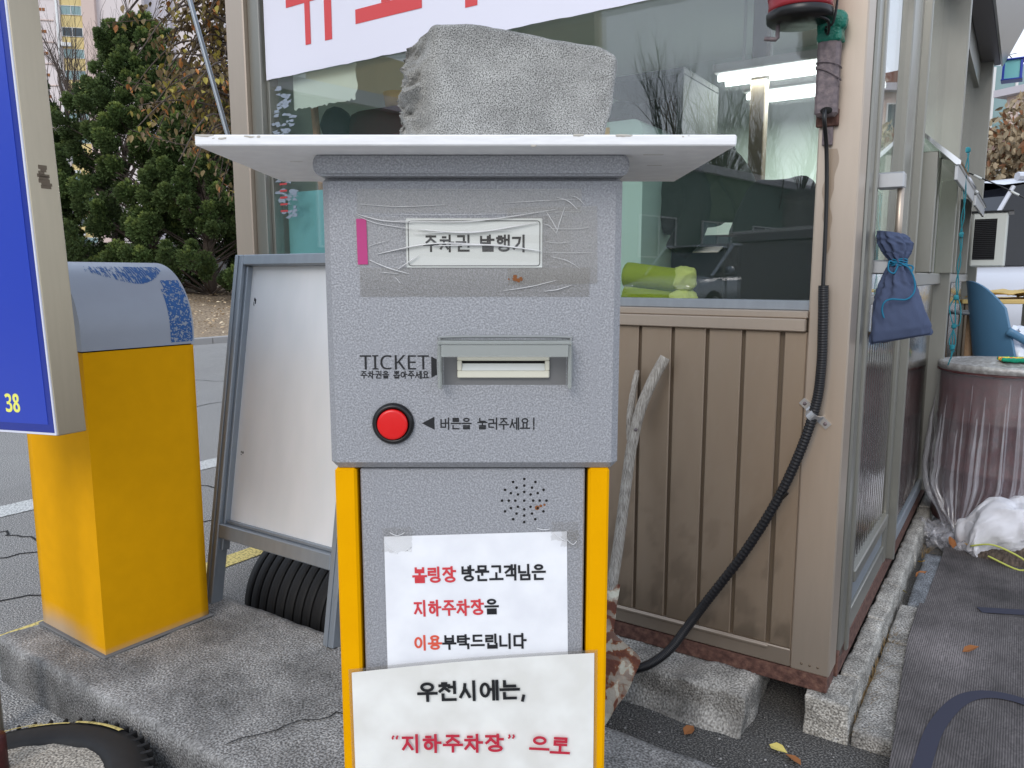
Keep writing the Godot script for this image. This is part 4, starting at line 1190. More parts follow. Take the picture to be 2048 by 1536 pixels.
	s.lump(Vector3(-0.95, -0.03, -0.16), Vector3(-0.20, 0.118, 0.135), 80, 0.012, 0.020, 5.0, 421, func(p):
		if p.y < 0.05: p.z += (0.05 - p.y) * 0.6
		p.y = minf(p.y, 0.1165 if p.z < 0.0 else 0.128)
		return p, func(p):
		var v := 0.62 + 0.5 * cb.get_noise_3dv(p * 2.0)
		return Color(v, v * 0.985, v * 0.95))
	tag(add("concrete_block", s, mats.concrete, self, K), "pale broken concrete block under the rusty front beam", "concrete block")
	# kerb stones along the long side and the drain slabs beside them
	var kn := noise_of(430, 3.0)
	var paint := func(p: Vector3) -> Color:
		var v := 0.74 + 0.45 * kn.get_noise_3dv(p * 3.0) + 0.2 * kn.get_noise_3dv(p * 12.0)
		return Color(v, v * 0.985, v * 0.94)
	var kerb := structure(Node3D.new())
	kerb.name = "side_kerb"; kerb.transform = K
	add_child(kerb)
	var cuts := [0.03, -0.155, -0.62, -0.98, -1.55, -2.2, -2.9, -3.7, -4.5, -5.2]
	for i in 9:
		s = Shape.new(true)
		s.lump(Vector3(-0.055 if i == 0 else 0.006, -0.03, cuts[i + 1] + 0.002), Vector3(0.063, 0.116 + rng.randf_range(-0.004, 0.002), cuts[i] - 0.002), 44, 0.006, 0.009, 8.0, 432 + i, null, paint)
		add("kerb_stone", s, mats.concrete, kerb)
	var slabs := structure(Node3D.new())
	slabs.name = "drain_slabs"; slabs.transform = K
	add_child(slabs)
	var cut2 := [0.03, -0.62, -0.985, -1.66]
	for i in 3:
		s = Shape.new(true)
		var bluish: bool = i == 2
		s.lump(Vector3(0.072 + (0.022 if i == 2 else 0.0), -0.04, cut2[i + 1] + 0.008), Vector3(0.34 if i < 2 else 0.165, 0.048, cut2[i] - 0.008), 40, 0.006, 0.004, 6.0, 450 + i, null, func(p):
			var v := 0.60 + 0.4 * kn.get_noise_3dv(p * 4.0)
			if bluish: return Color(v * 0.60, v * 0.66, v * 0.76)
			v *= lerpf(1.0, 0.62, smoothstep(0.13, 0.2, p.x + 0.05 * kn.get_noise_3dv(p * 9.0)))
			return Color(v, v * 0.985, v * 0.96))
		add("slab", s, mats.concrete, slabs)
	# two ribbed floor mats
	floor_mats()
	# dry grass and leaves in the gap
	s = Shape.new()
	for t in [[0.066, -0.05, 26], [0.068, -0.16, 34], [0.066, -0.30, 60], [0.072, -0.36, 60], [0.070, -0.50, 40], [0.074, -0.60, 50], [0.08, -0.66, 50], [0.074, -0.22, 40], [0.09, -1.70, 40]]:
		for i in t[2]:
			var b := Vector3(t[0] + rng.randf_range(-0.008, 0.014), 0.02, t[1] + rng.randf_range(-0.06, 0.06))
			var w := rng.randf() * TAU
			var l := rng.randf_range(0.012, 0.05)
			var d := Vector3(cos(w) * l + 0.01, rng.randf_range(0.03, 0.055), sin(w) * l)
			var e := Vector3(-d.z, 0, d.x).normalized() * 0.0011
			s.tri(b - e, b + e, b + d * 0.6 + e * 0.6); s.tri(b - e, b + d * 0.6 + e * 0.6, b + d * 0.6 - e * 0.6)
			s.tri(b + d * 0.6 - e * 0.6, b + d * 0.6 + e * 0.6, b + Vector3(d.x * 1.25, d.y * 0.75, d.z * 1.25))
	stuff(tag(add("dry_grass", s, mats.dry_grass, self, K), "dry straw coloured grass growing between kerb and slabs", "grass"))
	var lf := leaf_shape(0.055)
	for q in [[-0.115, 0.012, 0.16, 1.3, "leaf_pale", "pale yellow leaf on the dark asphalt beside the concrete block"], [0.086, 0.05, -1.50, 0.4, "leaf_yellow", "bright yellow leaf upright at the far end of the slabs"], [0.085, 0.03, -1.36, 2.2, "leaf_brown", "large brown curled leaf in the gap by the bluish slab"], [0.078, 0.03, -1.15, 5.0, "leaf_pale", "small yellowish leaf in the dark gap halfway along the slabs"], [-0.33, 0.008, 0.24, 3.0, "leaf_brown", "small brown leaf on the asphalt in front of the concrete block"], [-0.02, 0.008, 0.20, 4.2, "leaf_brown", "brown leaf on the asphalt below the end of the kerb"], [-0.48, 0.008, 0.36, 0.7, "leaf_brown", "brown leaf on the asphalt near the shovel blade"], [0.30, 0.068, -0.62, 2.0, "leaf_brown", "small brown leaf lying on the near ribbed mat"]]:
		var o := add("fallen_leaf", lf, mats[q[4]], self, K * Transform3D(Basis.from_euler(Vector3(-0.5 if q[2] < 0.0 else -0.1, q[3], 0.2)), Vector3(q[0], q[1], q[2])))
		tag(o, q[5], "leaf", "single fallen leaves by the kiosk")
	# pale husk with its stalk
	c = thing("corn_husk", "pale yellow green plant husk lying near the wrapped drum", "husk", K)
	s = Shape.new(true)
	for q in [[Vector3(0.31, 0.03, -2.42), Vector3(0.26, 0.03, -2.34), Vector3(0.14, 0.012, -2.22), 0.016], [Vector3(0.32, 0.03, -2.42), Vector3(0.29, 0.02, -2.28), Vector3(0.22, 0.01, -2.12), 0.015], [Vector3(0.31, 0.03, -2.43), Vector3(0.27, 0.10, -2.48), Vector3(0.285, 0.17, -2.52), 0.012]]:
		var pts2 := curve([q[0], q[1], q[2]], 8)
		var r2 := []
		for i in pts2.size(): r2.append(q[3] * (0.35 + 0.65 * sin(PI * (0.15 + 0.75 * i / float(pts2.size())))))
		s.tube(pts2, r2, 8, true, 0.4)
	add("husk_leaves", s, mats.husk, c)
	s = Shape.new(true); s.lump(Vector3(0.30, 0.012, -2.45), Vector3(0.335, 0.05, -2.40), 6, 0.014, 0.01, 30.0, 461); add("stump", s, mats.leaf_yellow, c)

func bag():
	var c := thing("drawstring_bag", "blue grey cloth bag tied with turquoise cord on the door handle", "bag", K * at(0.080, 1.335, -0.235, 20.0) * Transform3D(Basis.from_scale(Vector3.ONE * 0.92), Vector3.ZERO))
	var s := Shape.new(true)
	var n := noise_of(470, 2.2)
	# body: rings from the hem up to the tied neck, then the flared mouth
	var prof := [[-0.235, 0.082, 0.005, -0.004], [-0.228, 0.086, 0.022, -0.003], [-0.20, 0.084, 0.034, 0.0], [-0.16, 0.077, 0.038, 0.002], [-0.11, 0.064, 0.037, 0.002], [-0.06, 0.046, 0.032, 0.0], [-0.02, 0.029, 0.025, -0.003], [0.0, 0.021, 0.020, -0.004], [0.012, 0.022, 0.021, -0.006], [0.035, 0.036, 0.026, -0.010], [0.06, 0.046, 0.03, -0.016], [0.08, 0.044, 0.03, -0.024], [0.094, 0.038, 0.026, -0.03]]
	var rows := prof.size() - 1
	s.grid(64, rows * 5, func(u, v):
		var t: float = v * rows
		var i := mini(int(t), rows - 1)
		var f := t - i
		f = f * f * (3.0 - 2.0 * f) * 0.4 + f * 0.6
		var y: float = lerpf(prof[i][0], prof[i + 1][0], f)
		var rx: float = lerpf(prof[i][1], prof[i + 1][1], f)
		var rz: float = lerpf(prof[i][2], prof[i + 1][2], f)
		var cx: float = lerpf(prof[i][3], prof[i + 1][3], f)
		var w = -TAU * u
		var gather := exp(-pow(y / 0.085, 2.0))
		var fold := 1.0 + gather * 0.26 * sin(w * 9.0 + 3.0 * n.get_noise_1d(y * 30.0)) + 0.20 * (1.0 - gather) * n.get_noise_3d(cos(w) * 0.7, y * 4.0, sin(w) * 0.7) + 0.07 * sin(w * 3.0 + y * 9.0) * smoothstep(-0.23, -0.1, y)
		var slope := 0.0
		if y < -0.1: slope = (cos(w) * 0.5) * 0.09 * (-0.1 - y) / 0.13
		if y > 0.03: slope = -cos(w) * 0.25 * (y - 0.03)
		return Vector3(cx + cos(-w) * rx * fold + 0.10 * maxf(0.0, -0.08 - y), y + slope * 0.35, -sin(w) * rz * fold))
	add("cloth", s, double(mats.cloth_blue), c)
	s = Shape.new(true)
	for i in 4: 
		var lp := []
		for k in 13: lp.append(Vector3(-0.004 + 0.0245 * cos(TAU * k / 12), -0.006 + i * 0.006 + 0.002 * sin(k * 2.0 + i), 0.0235 * sin(TAU * k / 12)))
		s.tube(curve(lp, 2), 0.0024, 6)
	s.tube(curve([Vector3(-0.018, 0.0, 0.018), Vector3(-0.036, 0.006, 0.03), Vector3(-0.038, -0.02, 0.034), Vector3(-0.022, -0.03, 0.034), Vector3(-0.012, -0.008, 0.03)], 6), 0.0026, 6)
	s.tube(curve([Vector3(0.0, -0.002, 0.026), Vector3(0.02, -0.016, 0.034), Vector3(0.034, -0.05, 0.042), Vector3(0.034, -0.085, 0.05), Vector3(0.014, -0.108, 0.052), Vector3(-0.03, -0.108, 0.054), Vector3(-0.048, -0.118, 0.054), Vector3(-0.052, -0.14, 0.05), Vector3(-0.045, -0.165, 0.048)], 6), 0.0027, 6)
	s.tube(curve([Vector3(0.01, -0.004, 0.024), Vector3(0.03, -0.01, 0.03), Vector3(0.026, -0.026, 0.036)], 6), 0.0027, 6)
	add("cord", s, mats.cord, c)

func floor_mats():
	var n := noise_of(480, 1.1)
	for i in 2:
		var near: bool = i == 0
		var s := Shape.new(true)
		var tint := func(u: float, v: float) -> Color:
			var x := lerpf(0.14, 1.5, u)
			var z := lerpf(0.5, -1.0, v) if near else lerpf(-0.98, -1.78, v)
			var k := 0.43 + 0.3 * n.get_noise_2d(x * 2.0, z * 2.0) + 0.14 * n.get_noise_2d(x * 9.0, z * 9.0)
			var worn := exp(-(pow((x - 0.24) / 0.13, 2.0) + pow((z + 0.68) / 0.25, 2.0)))
			k = clampf(k + 0.42 * worn, 0.16, 0.95)
			return Color(k, k * 0.975, k * 0.985)
		if near:
			s.grid(50, 60, func(u, v):
				var z := lerpf(0.5, -1.0, v)
				var x := lerpf(0.19 - 0.055 * smoothstep(0.4, -0.8, z), 1.5, u)
				z -= 0.07 * smoothstep(0.15, 0.6, x) * smoothstep(-0.6, -1.0, z)
				return Vector3(x, 0.06 + 0.002 * n.get_noise_2d(x * 2.0, z * 2.0), z), tint)
			s.grid(1, 60, func(u, v):
				var z := lerpf(0.5, -1.0, v)
				var x := 0.19 - 0.055 * smoothstep(0.4, -0.8, z)
				return Vector3(x, 0.0605 + 0.002 * n.get_noise_2d(x * 2.0, z * 2.0) - (1.0 - u) * 0.012, z - 0.0 * u), func(_u, _v): return Color(0.12, 0.12, 0.13))
		else:
			s.grid(50, 40, func(u, v):
				var z := lerpf(-0.98, -1.78, v)
				var x := lerpf(0.150 + 0.012 * smoothstep(-1.0, -1.7, z), 1.5, u)
				return Vector3(x, 0.050 + 0.002 * n.get_noise_2d(x * 2.0 + 9.0, z * 2.0), z), tint)
			s.grid(1, 20, func(u, v):
				var z := lerpf(-0.98, -1.78, v)
				return Vector3(0.150 + 0.012 * smoothstep(-1.0, -1.7, z), 0.0505 + 0.002 * n.get_noise_2d(0.32 + 9.0, z * 2.0) - (1.0 - u) * 0.01, z), func(_u, _v): return Color(0.12, 0.12, 0.13))
		var c := thing("floor_mat", ["worn dark grey ribbed mat nearest the camera with a navy curve", "second dark grey ribbed mat lying toward the wrapped drum"][i], "mat", K, "ribbed mats along the kiosk")
		add("weave", s, mats.floor_mat, c)
		var b := Shape.new()
		var flat := Transform3D(Basis(Vector3(1, 0, 0), -PI / 2), Vector3.ZERO)
		if near:
			var p := PackedVector2Array()
			for q in curve([Vector3(0.245, 0, 0.5), Vector3(0.255, 0, 0.10), Vector3(0.272, 0, -0.12), Vector3(0.325, 0, -0.31), Vector3(0.41, 0, -0.385), Vector3(0.52, 0, -0.36), Vector3(0.62, 0, -0.22)], 6): p.append(Vector2(q.x, -q.z))
			b.strip(p, 0.042, flat, 0.0630)
		else:
			b.strip(PackedVector2Array([Vector2(0.33, 1.07), Vector2(0.47, 1.135), Vector2(0.7, 1.18)]), 0.05, flat, 0.0530)
		add("navy_stripe", b, mats.mat_navy, c)

# ------------------------------------------------------------------------------------------------ the ticket machine
func machine():
	var O := at(-0.06, 0, -1.2)
	var c := thing("ticket_machine", "grey and yellow parking ticket machine with red button in the foreground", "ticket machine", O)
	var s: Shape
	var X90 := Basis(Vector3(1, 0, 0), PI / 2)
	# pedestal
	s = Shape.new(); s.box(Vector3(-0.26, 0.151, -0.32), Vector3(0.255, 0.163, 0.03), 0.002); add("base_plate", s, mats.hood_grey, c)
	for q in [[-0.2265, -0.1915], [0.1835, 0.2175]]:
		s = Shape.new(); s.box(Vector3(q[0], 0.1635, -0.28), Vector3(q[1], 0.993, -0.009), 0.004); add("yellow_post", s, mats.yellow, c)
	s = Shape.new(); s.box(Vector3(-0.191, 0.1635, -0.279), Vector3(0.183, 0.992, -0.05), 0.0); add("inner_box", s, mats.dark_gap, c)
	s = Shape.new(); s.box(Vector3(-0.1865, 0.17, -0.049), Vector3(0.1785, 0.991, -0.016), 0.002); add("front_panel", s, mats.hammer, c)
	s = Shape.new(true)
	var holes := [Vector2.ZERO]
	for k in 8: holes.append(Vector2(cos(TAU * k / 8), sin(TAU * k / 8)) * 0.0146)
	for k in 12: holes.append(Vector2(cos(TAU * k / 12), sin(TAU * k / 12)) * 0.0252)
	for k in 12: holes.append(Vector2(cos(TAU * k / 12), sin(TAU * k / 12)) * 0.0362)
	for h in holes: s.lathe(PackedVector2Array([Vector2(0.0023, 0.0), Vector2(0.0021, 0.0003), Vector2(0.0, 0.0003)]), 10, Transform3D(X90, Vector3(0.080 + h.x, 0.937 + h.y, -0.0159)))
	stuff(add("speaker_holes", s, mats.dark_gap, c))
	s = Shape.new()
	for q in [[0.101, 0.925, 0.004], [0.107, 0.928, 0.0025], [0.113, 0.930, 0.002]]: s.lathe(PackedVector2Array([Vector2(q[2], 0.0), Vector2(0.0, 0.0001)]), 9, Transform3D(X90, Vector3(q[0], q[1], -0.0157)))
	add("rust_spots", s, mats.ink_rust, c)
	# head
	s = Shape.new(); s.box(Vector3(-0.2305, 0.994, -0.30), Vector3(0.2295, 1.4535, 0.0), 0.011); var head := add("head", s, mats.hammer, c)
	s = Shape.new()
	for q in [[-0.226, -0.192], [0.184, 0.217]]: s.box(Vector3(q[0], 0.9905, -0.10), Vector3(q[1], 0.9938, -0.013), 0.0)
	var rim := PackedVector2Array()
	for k in [[0.2235, 1.4665, 0.0], [-0.2255, 1.4665, 90.0], [-0.2255, 1.4615, 180.0], [0.2235, 1.4615, 270.0]]:
		for a in 5:
			var w := deg_to_rad(k[2] + a * 22.5)
			rim.append(Vector2(k[0] + cos(w) * 0.0115, k[1] + sin(w) * 0.0135))
	s = Shape.new()
	s.prism(rim, -0.315, 0.019)
	var inner := PackedVector2Array()
	for v in rim: inner.append(Vector2(v.x * 0.985, 1.464 + (v.y - 1.464) * 0.80))
	s.prism(inner, 0.0188, 0.0225)
	add("lid", s, mats.hammer, c)
	# name plate with its frame and lettering
	s = Shape.new(); s.box(Vector3(-0.1025, 1.3125, 0.0002), Vector3(0.1065, 1.3870, 0.0028), 0.0008); var np := add("name_plate", s, mats.plate_white, head)
	s = Shape.new()
	var fr := PackedVector2Array()
	for k in [[0.0985, 1.3790, 0.0], [-0.0945, 1.3790, 90.0], [-0.0945, 1.3195, 180.0], [0.0985, 1.3195, 270.0]]:
		for a in 4:
			var w := deg_to_rad(k[2] + a * 30.0)
			fr.append(Vector2(k[0] + cos(w) * 0.0042, k[1] + sin(w) * 0.0042))
	s.strip(fr, 0.0013, Transform3D(), 0.0030, true)
	add("plate_border", s, mats.ink, head)
	hangul("주차권 발행기", 0.0235, 0.160, 0.0033, mats.ink, head, Transform3D(Basis(), Vector3(-0.0765, 1.3375, 0.0028)))
	# clear tape with its creases, a pink tape end, rust
	s = Shape.new(); s.box(Vector3(-0.176, 1.395, 0.0008), Vector3(0.166, 1.431, 0.0011), 0.0); s.box(Vector3(-0.175, 1.268, 0.0009), Vector3(0.18, 1.313, 0.0012), 0.0); add("clear_tape", s, mats.film, head)
	s = Shape.new(true)
	s.grid(40, 14, func(u, v):
		var x := lerpf(-0.180, 0.150, u)
		var y := lerpf(1.315, 1.392 - 0.004 * sin(u * PI), v)
		var over := smoothstep(-0.115, -0.10, x) * smoothstep(0.12, 0.105, x)
		return Vector3(x, y, 0.0014 + 0.0045 * over + 0.0008 * sin(v * 17.0 + u * 4.0) * over))
	add("clear_tape", s, mats.film, head)
	s = Shape.new(); s.box(Vector3(0.055, 1.285, 0.0016), Vector3(0.193, 1.402, 0.0019), 0.0, Transform3D(Basis(Vector3(0, 0, 1), 0.02), Vector3(0.025, 0.0, 0))); add("clear_tape", s, mats.film, head)
	s = Shape.new(true)
	var creases := [
		[-0.175, 1.4085, -0.11, 1.4045, -0.04, 1.4075, 0.0012], [0.04, 1.4095, 0.10, 1.413, 0.165, 1.416, 0.0011], [-0.178, 1.394, -0.14, 1.384, -0.09, 1.3805, 0.0020], [-0.178, 1.392, -0.145, 1.379, -0.09, 1.371, 0.0013],
		[-0.12, 1.3835, 0.0, 1.3825, 0.13, 1.401, 0.0019], [-0.085, 1.3705, 0.0, 1.3655, 0.10, 1.381, 0.0026], [-0.09, 1.364, -0.02, 1.3665, 0.06, 1.369, 0.0014], [-0.148, 1.333, -0.06, 1.349, 0.045, 1.346, 0.0024], [-0.06, 1.3455, 0.03, 1.3465, 0.105, 1.3375, 0.0030],
		[-0.160, 1.3245, -0.13, 1.312, -0.098, 1.303, 0.0018], [-0.118, 1.309, -0.10, 1.320, -0.083, 1.332, 0.0016], [0.113, 1.396, 0.120, 1.385, 0.130, 1.368, 0.0016], [0.128, 1.365, 0.134, 1.385, 0.141, 1.405, 0.0014], [0.106, 1.379, 0.118, 1.375, 0.128, 1.364, 0.0011],
		[0.128, 1.418, 0.145, 1.413, 0.160, 1.400, 0.0022], [0.148, 1.421, 0.160, 1.417, 0.171, 1.407, 0.0016], [0.045, 1.277, 0.09, 1.284, 0.13, 1.294, 0.0011], [0.11, 1.2765, 0.13, 1.279, 0.152, 1.286, 0.0013], [0.12, 1.329, 0.145, 1.323, 0.165, 1.311, 0.0011],
		[-0.142, 1.306, -0.13, 1.3045, -0.115, 1.304, 0.0010], [-0.12, 1.298, -0.116, 1.293, -0.112, 1.288, 0.0009], [0.11, 1.352, 0.13, 1.350, 0.15, 1.352, 0.0008], [0.115, 1.372, 0.15, 1.371, 0.18, 1.3735, 0.0007], [0.112, 1.336, 0.15, 1.335, 0.185, 1.336, 0.0006], [-0.16, 1.345, -0.145, 1.350, -0.128, 1.354, 0.0007], [-0.176, 1.3945, -0.03, 1.3925, 0.19, 1.3985, 0.0005], [-0.174, 1.4305, 0.0, 1.430, 0.165, 1.4305, 0.0004]]
	for q in creases:
		var pts := curve([Vector3(q[0], q[1], 0.0), Vector3(q[2], q[3], 0.0), Vector3(q[4], q[5], 0.0)], 10)
		var rr := []
		for i in pts.size():
			var over := smoothstep(-0.118, -0.10, pts[i].x) * smoothstep(0.122, 0.105, pts[i].x) * smoothstep(1.305, 1.316, pts[i].y) * smoothstep(1.396, 1.386, pts[i].y)
			pts[i].z = 0.0022 + 0.0045 * over
			rr.append(q[6] * 1.35 * (0.25 + 0.75 * sin(PI * (i + 0.5) / pts.size())))
		s.tube(pts, rr, 8, true, 0.35)
	add("tape_creases", s, mats.crease, head)
	s = Shape.new(); s.box(Vector3(-0.1715, 1.3195, 0.0013), Vector3(-0.1560, 1.3885, 0.0021), 0.0, Transform3D(Basis(Vector3(0, 0, 1), 0.012), Vector3(0.010, 0.0, 0.0))); add("pink_tape_end", s, mats.pink, head)
	s = Shape.new()
	for i in 22: s.lathe(PackedVector2Array([Vector2(rng.randf_range(0.0008, 0.0028), 0.0), Vector2(0.0, 0.0001)]), 7, Transform3D(X90, Vector3(0.066 + rng.randfn() * 0.004, 1.296 + rng.randfn() * 0.0025, 0.0021 + i * 0.00002)))
	add("rust_stain", s, mats.ink_rust, head)
	# ticket slot under a clear hood
	s = Shape.new()
	s.box(Vector3(-0.0255, 1.1690, 0.0002), Vector3(0.1185, 1.1765, 0.0085), 0.0015)
	s.box(Vector3(-0.0255, 1.1420, 0.0002), Vector3(0.1185, 1.1535, 0.0085), 0.0015)
	s.box(Vector3(-0.0255, 1.1537, 0.0002), Vector3(-0.0185, 1.1688, 0.0085), 0.001)
	s.box(Vector3(0.1115, 1.1537, 0.0002), Vector3(0.1185, 1.1688, 0.0085), 0.001)
	var slot := add("ticket_slot", s, mats.beige_plastic, head)
	s = Shape.new(); s.box(Vector3(-0.0183, 1.1538, 0.0001), Vector3(0.1113, 1.1687, 0.0006), 0.0); add("slot_opening", s, mats.dark_gap, slot)
	s = Shape.new(); s.prism(PackedVector2Array([Vector2(0.0008, 1.1538), Vector2(0.0078, 1.1538), Vector2(0.0008, 1.1640)]), -0.1113, 0.0183, Transform3D(Basis(Vector3.UP, -PI / 2), Vector3.ZERO)); add("slot_lip", s, mats.plate_white, slot)
	s = Shape.new()
	var hp := [[Vector3(-0.0535, 1.1965, 0.0002), Vector3(0.1515, 1.2025, 0.040)], [Vector3(-0.0535, 1.128, 0.0002), Vector3(-0.0475, 1.1964, 0.036)], [Vector3(0.1455, 1.128, 0.0002), Vector3(0.1515, 1.1964, 0.036)]]
	for q in hp: s.box(q[0], q[1], 0.0016)
	s.box(Vector3(-0.0475, 1.178, 0.0385), Vector3(0.1455, 1.1964, 0.041), 0.001)
	var hood := add("clear_hood", s, mats.acrylic, head)
	s = Shape.new(true)
	s.tube(curve([Vector3(-0.054, 1.126, 0.001), Vector3(-0.056, 1.165, 0.001), Vector3(-0.053, 1.2, 0.001), Vector3(-0.046, 1.2055, 0.001), Vector3(0.05, 1.2065, 0.001), Vector3(0.145, 1.2055, 0.001), Vector3(0.152, 1.20, 0.001), Vector3(0.154, 1.16, 0.001), Vector3(0.152, 1.126, 0.001)], 6), 0.0022, 7)
	add("sealant", s, mats.sealant, hood)
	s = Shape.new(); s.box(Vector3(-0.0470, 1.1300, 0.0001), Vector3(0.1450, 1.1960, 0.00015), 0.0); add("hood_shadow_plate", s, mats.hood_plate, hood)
	# lettering, arrows and button
	words("TICKET", 0.0225, 0.108, mats.ink_black, head, Transform3D(Basis(), Vector3(-0.1785, 1.1545, 0.0004)))
	hangul("주차권을 뽑아주세요", 0.0112, 0.1085, 0.0016, mats.ink_black, head, Transform3D(Basis(), Vector3(-0.1785, 1.1405, 0.0001)))
	s = Shape.new()
	s.prism(PackedVector2Array([Vector2(-0.0668, 1.1750), Vector2(-0.0668, 1.1415), Vector2(-0.0505, 1.1500), Vector2(-0.0505, 1.1665)]), 0.0001, 0.0005)
	add("arrow_mark", s, mats.ink_black, head)
	s = Shape.new()
	s.prism(PackedVector2Array([Vector2(-0.0830, 1.0685), Vector2(-0.0630, 1.0790), Vector2(-0.0630, 1.0580)]), 0.0001, 0.0005)
	add("arrow_mark", s, mats.ink_black, head)
	hangul("버튼을 눌러주세요!", 0.0178, 0.152, 0.0021, mats.ink_black, head, Transform3D(Basis(), Vector3(-0.0545, 1.0590, 0.0001)))
	s = Shape.new(true)
	s.lathe(PackedVector2Array([Vector2(0.0330, 0.0002), Vector2(0.0330, 0.005), Vector2(0.0300, 0.0095), Vector2(0.0262, 0.0105), Vector2(0.0252, 0.008), Vector2(0, 0.007)]), 48, Transform3D(X90, Vector3(-0.128, 1.0685, 0)))
	var ringp := add("button_ring", s, mats.black_plastic, head)
	s = Shape.new(true)
	s.lathe(PackedVector2Array([Vector2(0.0240, 0.0074), Vector2(0.0240, 0.0125), Vector2(0.0228, 0.0142), Vector2(0.020, 0.0146), Vector2(0, 0.0150)]), 48, Transform3D(X90, Vector3(-0.128, 1.0685, 0)))
	add("red_button", s, mats.button_red, ringp)
	# paper notice on the pedestal
	var n := thing("paper_notice", "white paper notice with red and black Korean lines on the pedestal", "notice", O)
	var sk := Transform3D(Basis(Vector3(0, 0, 1), 0.03), Vector3.ZERO)
	s = Shape.new(true)
	s.slab(14, 14, func(u, v):
		var p := Vector2(lerpf(-0.149, 0.155, u), lerpf(0.60, 0.8765, v))
		p.y += 0.009 * u * v - 0.0
		p.x -= 0.004 * v * u + 0.001 * v
		return Vector3(p.x, p.y, -0.0145 + 0.0006 * sin(u * 5.0) * (1.0 - v)), Vector3(0, 0, 0.0004))
	add("sheet", s, mats.paper, n)
	var put := func(text: String, x: float, y: float, w: float, h: float, m: Material): hangul(text, h, w, 0.0037, m, n, Transform3D(Basis(Vector3(0, 0, 1), 0.022), Vector3(x, y, -0.0136)))
	put.call("볼링장", -0.1045, 0.7975, 0.0735, 0.0255, mats.ink_red)
	put.call("방문고객님은", -0.0240, 0.8005, 0.1400, 0.0255, mats.ink)
	put.call("지하주차장", -0.1035, 0.7400, 0.1180, 0.0255, mats.ink_red)
	put.call("을", 0.0145, 0.7430, 0.0240, 0.0255, mats.ink)
	put.call("이용", -0.1040, 0.6800, 0.0470, 0.0240, mats.ink_orange)
	put.call("부탁드립니다", -0.0565, 0.6810, 0.1420, 0.0240, mats.ink)
	s = Shape.new(true)
	for q in [[-0.128, 0.872, 0.024, 0.021, 490], [0.146, 0.886, 0.022, 0.016, 491], [0.156, 0.874, 0.015, 0.014, 492]]:
		var nn := noise_of(q[4], 2.0)
		s.grid(12, 12, func(u, v):
			var a := Vector2(u - 0.5, v - 0.5) * 2.0
			var edge := 1.0 + 0.25 * nn.get_noise_2d(a.x * 2.0, a.y * 2.0)
			return Vector3(q[0] + a.x * q[2] * edge, q[1] + a.y * q[3] * edge, -0.0128 + 0.0016 * nn.get_noise_2d(a.x * 5.0, a.y * 5.0)))
	add("clear_tape", s, mats.film, n)
	s = Shape.new(true)
	for q in [[-0.150, 0.868, -0.142, 0.858, -0.128, 0.848], [-0.14, 0.884, -0.128, 0.879, -0.116, 0.884], [0.128, 0.884, 0.137, 0.876, 0.148, 0.870], [0.150, 0.872, 0.160, 0.864, 0.166, 0.870], [0.10, 0.892, 0.11, 0.889, 0.122, 0.890]]:
		s.tube(curve([Vector3(q[0], q[1], -0.0122), Vector3(q[2], q[3], -0.0120), Vector3(q[4], q[5], -0.0122)], 5), 0.0011, 6, true, 0.4)
	add("tape_creases", s, mats.crease, n)
	# laminated notice below it
	n = thing("laminated_notice", "cream laminated notice with black and crimson Korean words below the paper", "notice", O)
	var lam := func(u: float, v: float, grow: float) -> Vector3:
		var y := lerpf(0.36 - grow, 0.643 + grow, v)
		var x := lerpf(-0.206 - grow, 0.199 + grow, u)
		y += 0.035 * u * v + 0.007 * sin(PI * u) * v
		x += -0.002 * v
		return Vector3(x, y, -0.0058 + 0.006 * sin(PI * u) * v * v)
	s = Shape.new(true); s.slab(24, 10, func(u, v): return lam.call(u, v, 0.0), Vector3(0, 0, 0.0006)); add("card", s, mats.laminated, n)
	s = Shape.new(true); s.slab(24, 10, func(u, v): return lam.call(u, v, 0.0055) - Vector3(0, 0, 0.0008), Vector3(0, 0, 0.0003)); add("laminate_edge", s, mats.film, n)
	put = func(text: String, x: float, y: float, w: float, h: float, wt: float, tilt: float, m: Material): hangul(text, h, w, wt, m, n, Transform3D(Basis(Vector3(0, 0, 1), tilt), Vector3(x, y, 0.0012)))
	put.call("우천시에는,", -0.0980, 0.5965, 0.1890, 0.0320, 0.0051, 0.028, mats.ink_black)
	put.call("지하주차장", -0.1270, 0.5045, 0.1750, 0.0300, 0.0047, 0.008, mats.ink_crimson)
	put.call("으로", 0.0880, 0.5035, 0.0700, 0.0300, 0.0047, -0.055, mats.ink_crimson)
	s = Shape.new()
	for q in [[-0.1400, 1.0], [-0.1330, 1.0], [0.0550, -1.0], [0.0620, -1.0]]:
		s.strip(PackedVector2Array([Vector2(q[0] + 0.001 * q[1], 0.5345), Vector2(q[0] - 0.0012 * q[1], 0.5300), Vector2(q[0], 0.5275)] if q[1] > 0 else [Vector2(q[0], 0.5365), Vector2(q[0] + 0.0014, 0.5325), Vector2(q[0] - 0.0012, 0.5290)]), 0.0032, Transform3D(), 0.0016)
	add("quotation_marks", s, mats.ink_crimson, n)
	# white board laid on the lid, and the stone that holds it down
	s = Shape.new()
	s.box(Vector3(-0.379, 1.4785, -0.31), Vector3(0.371, 1.4935, 0.10), 0.0018)
	n = thing("canopy_board", "wide white painted board lying on the machine's lid", "board", O)
	add("board", s, mats.white_paint, n)
	s = Shape.new(true)
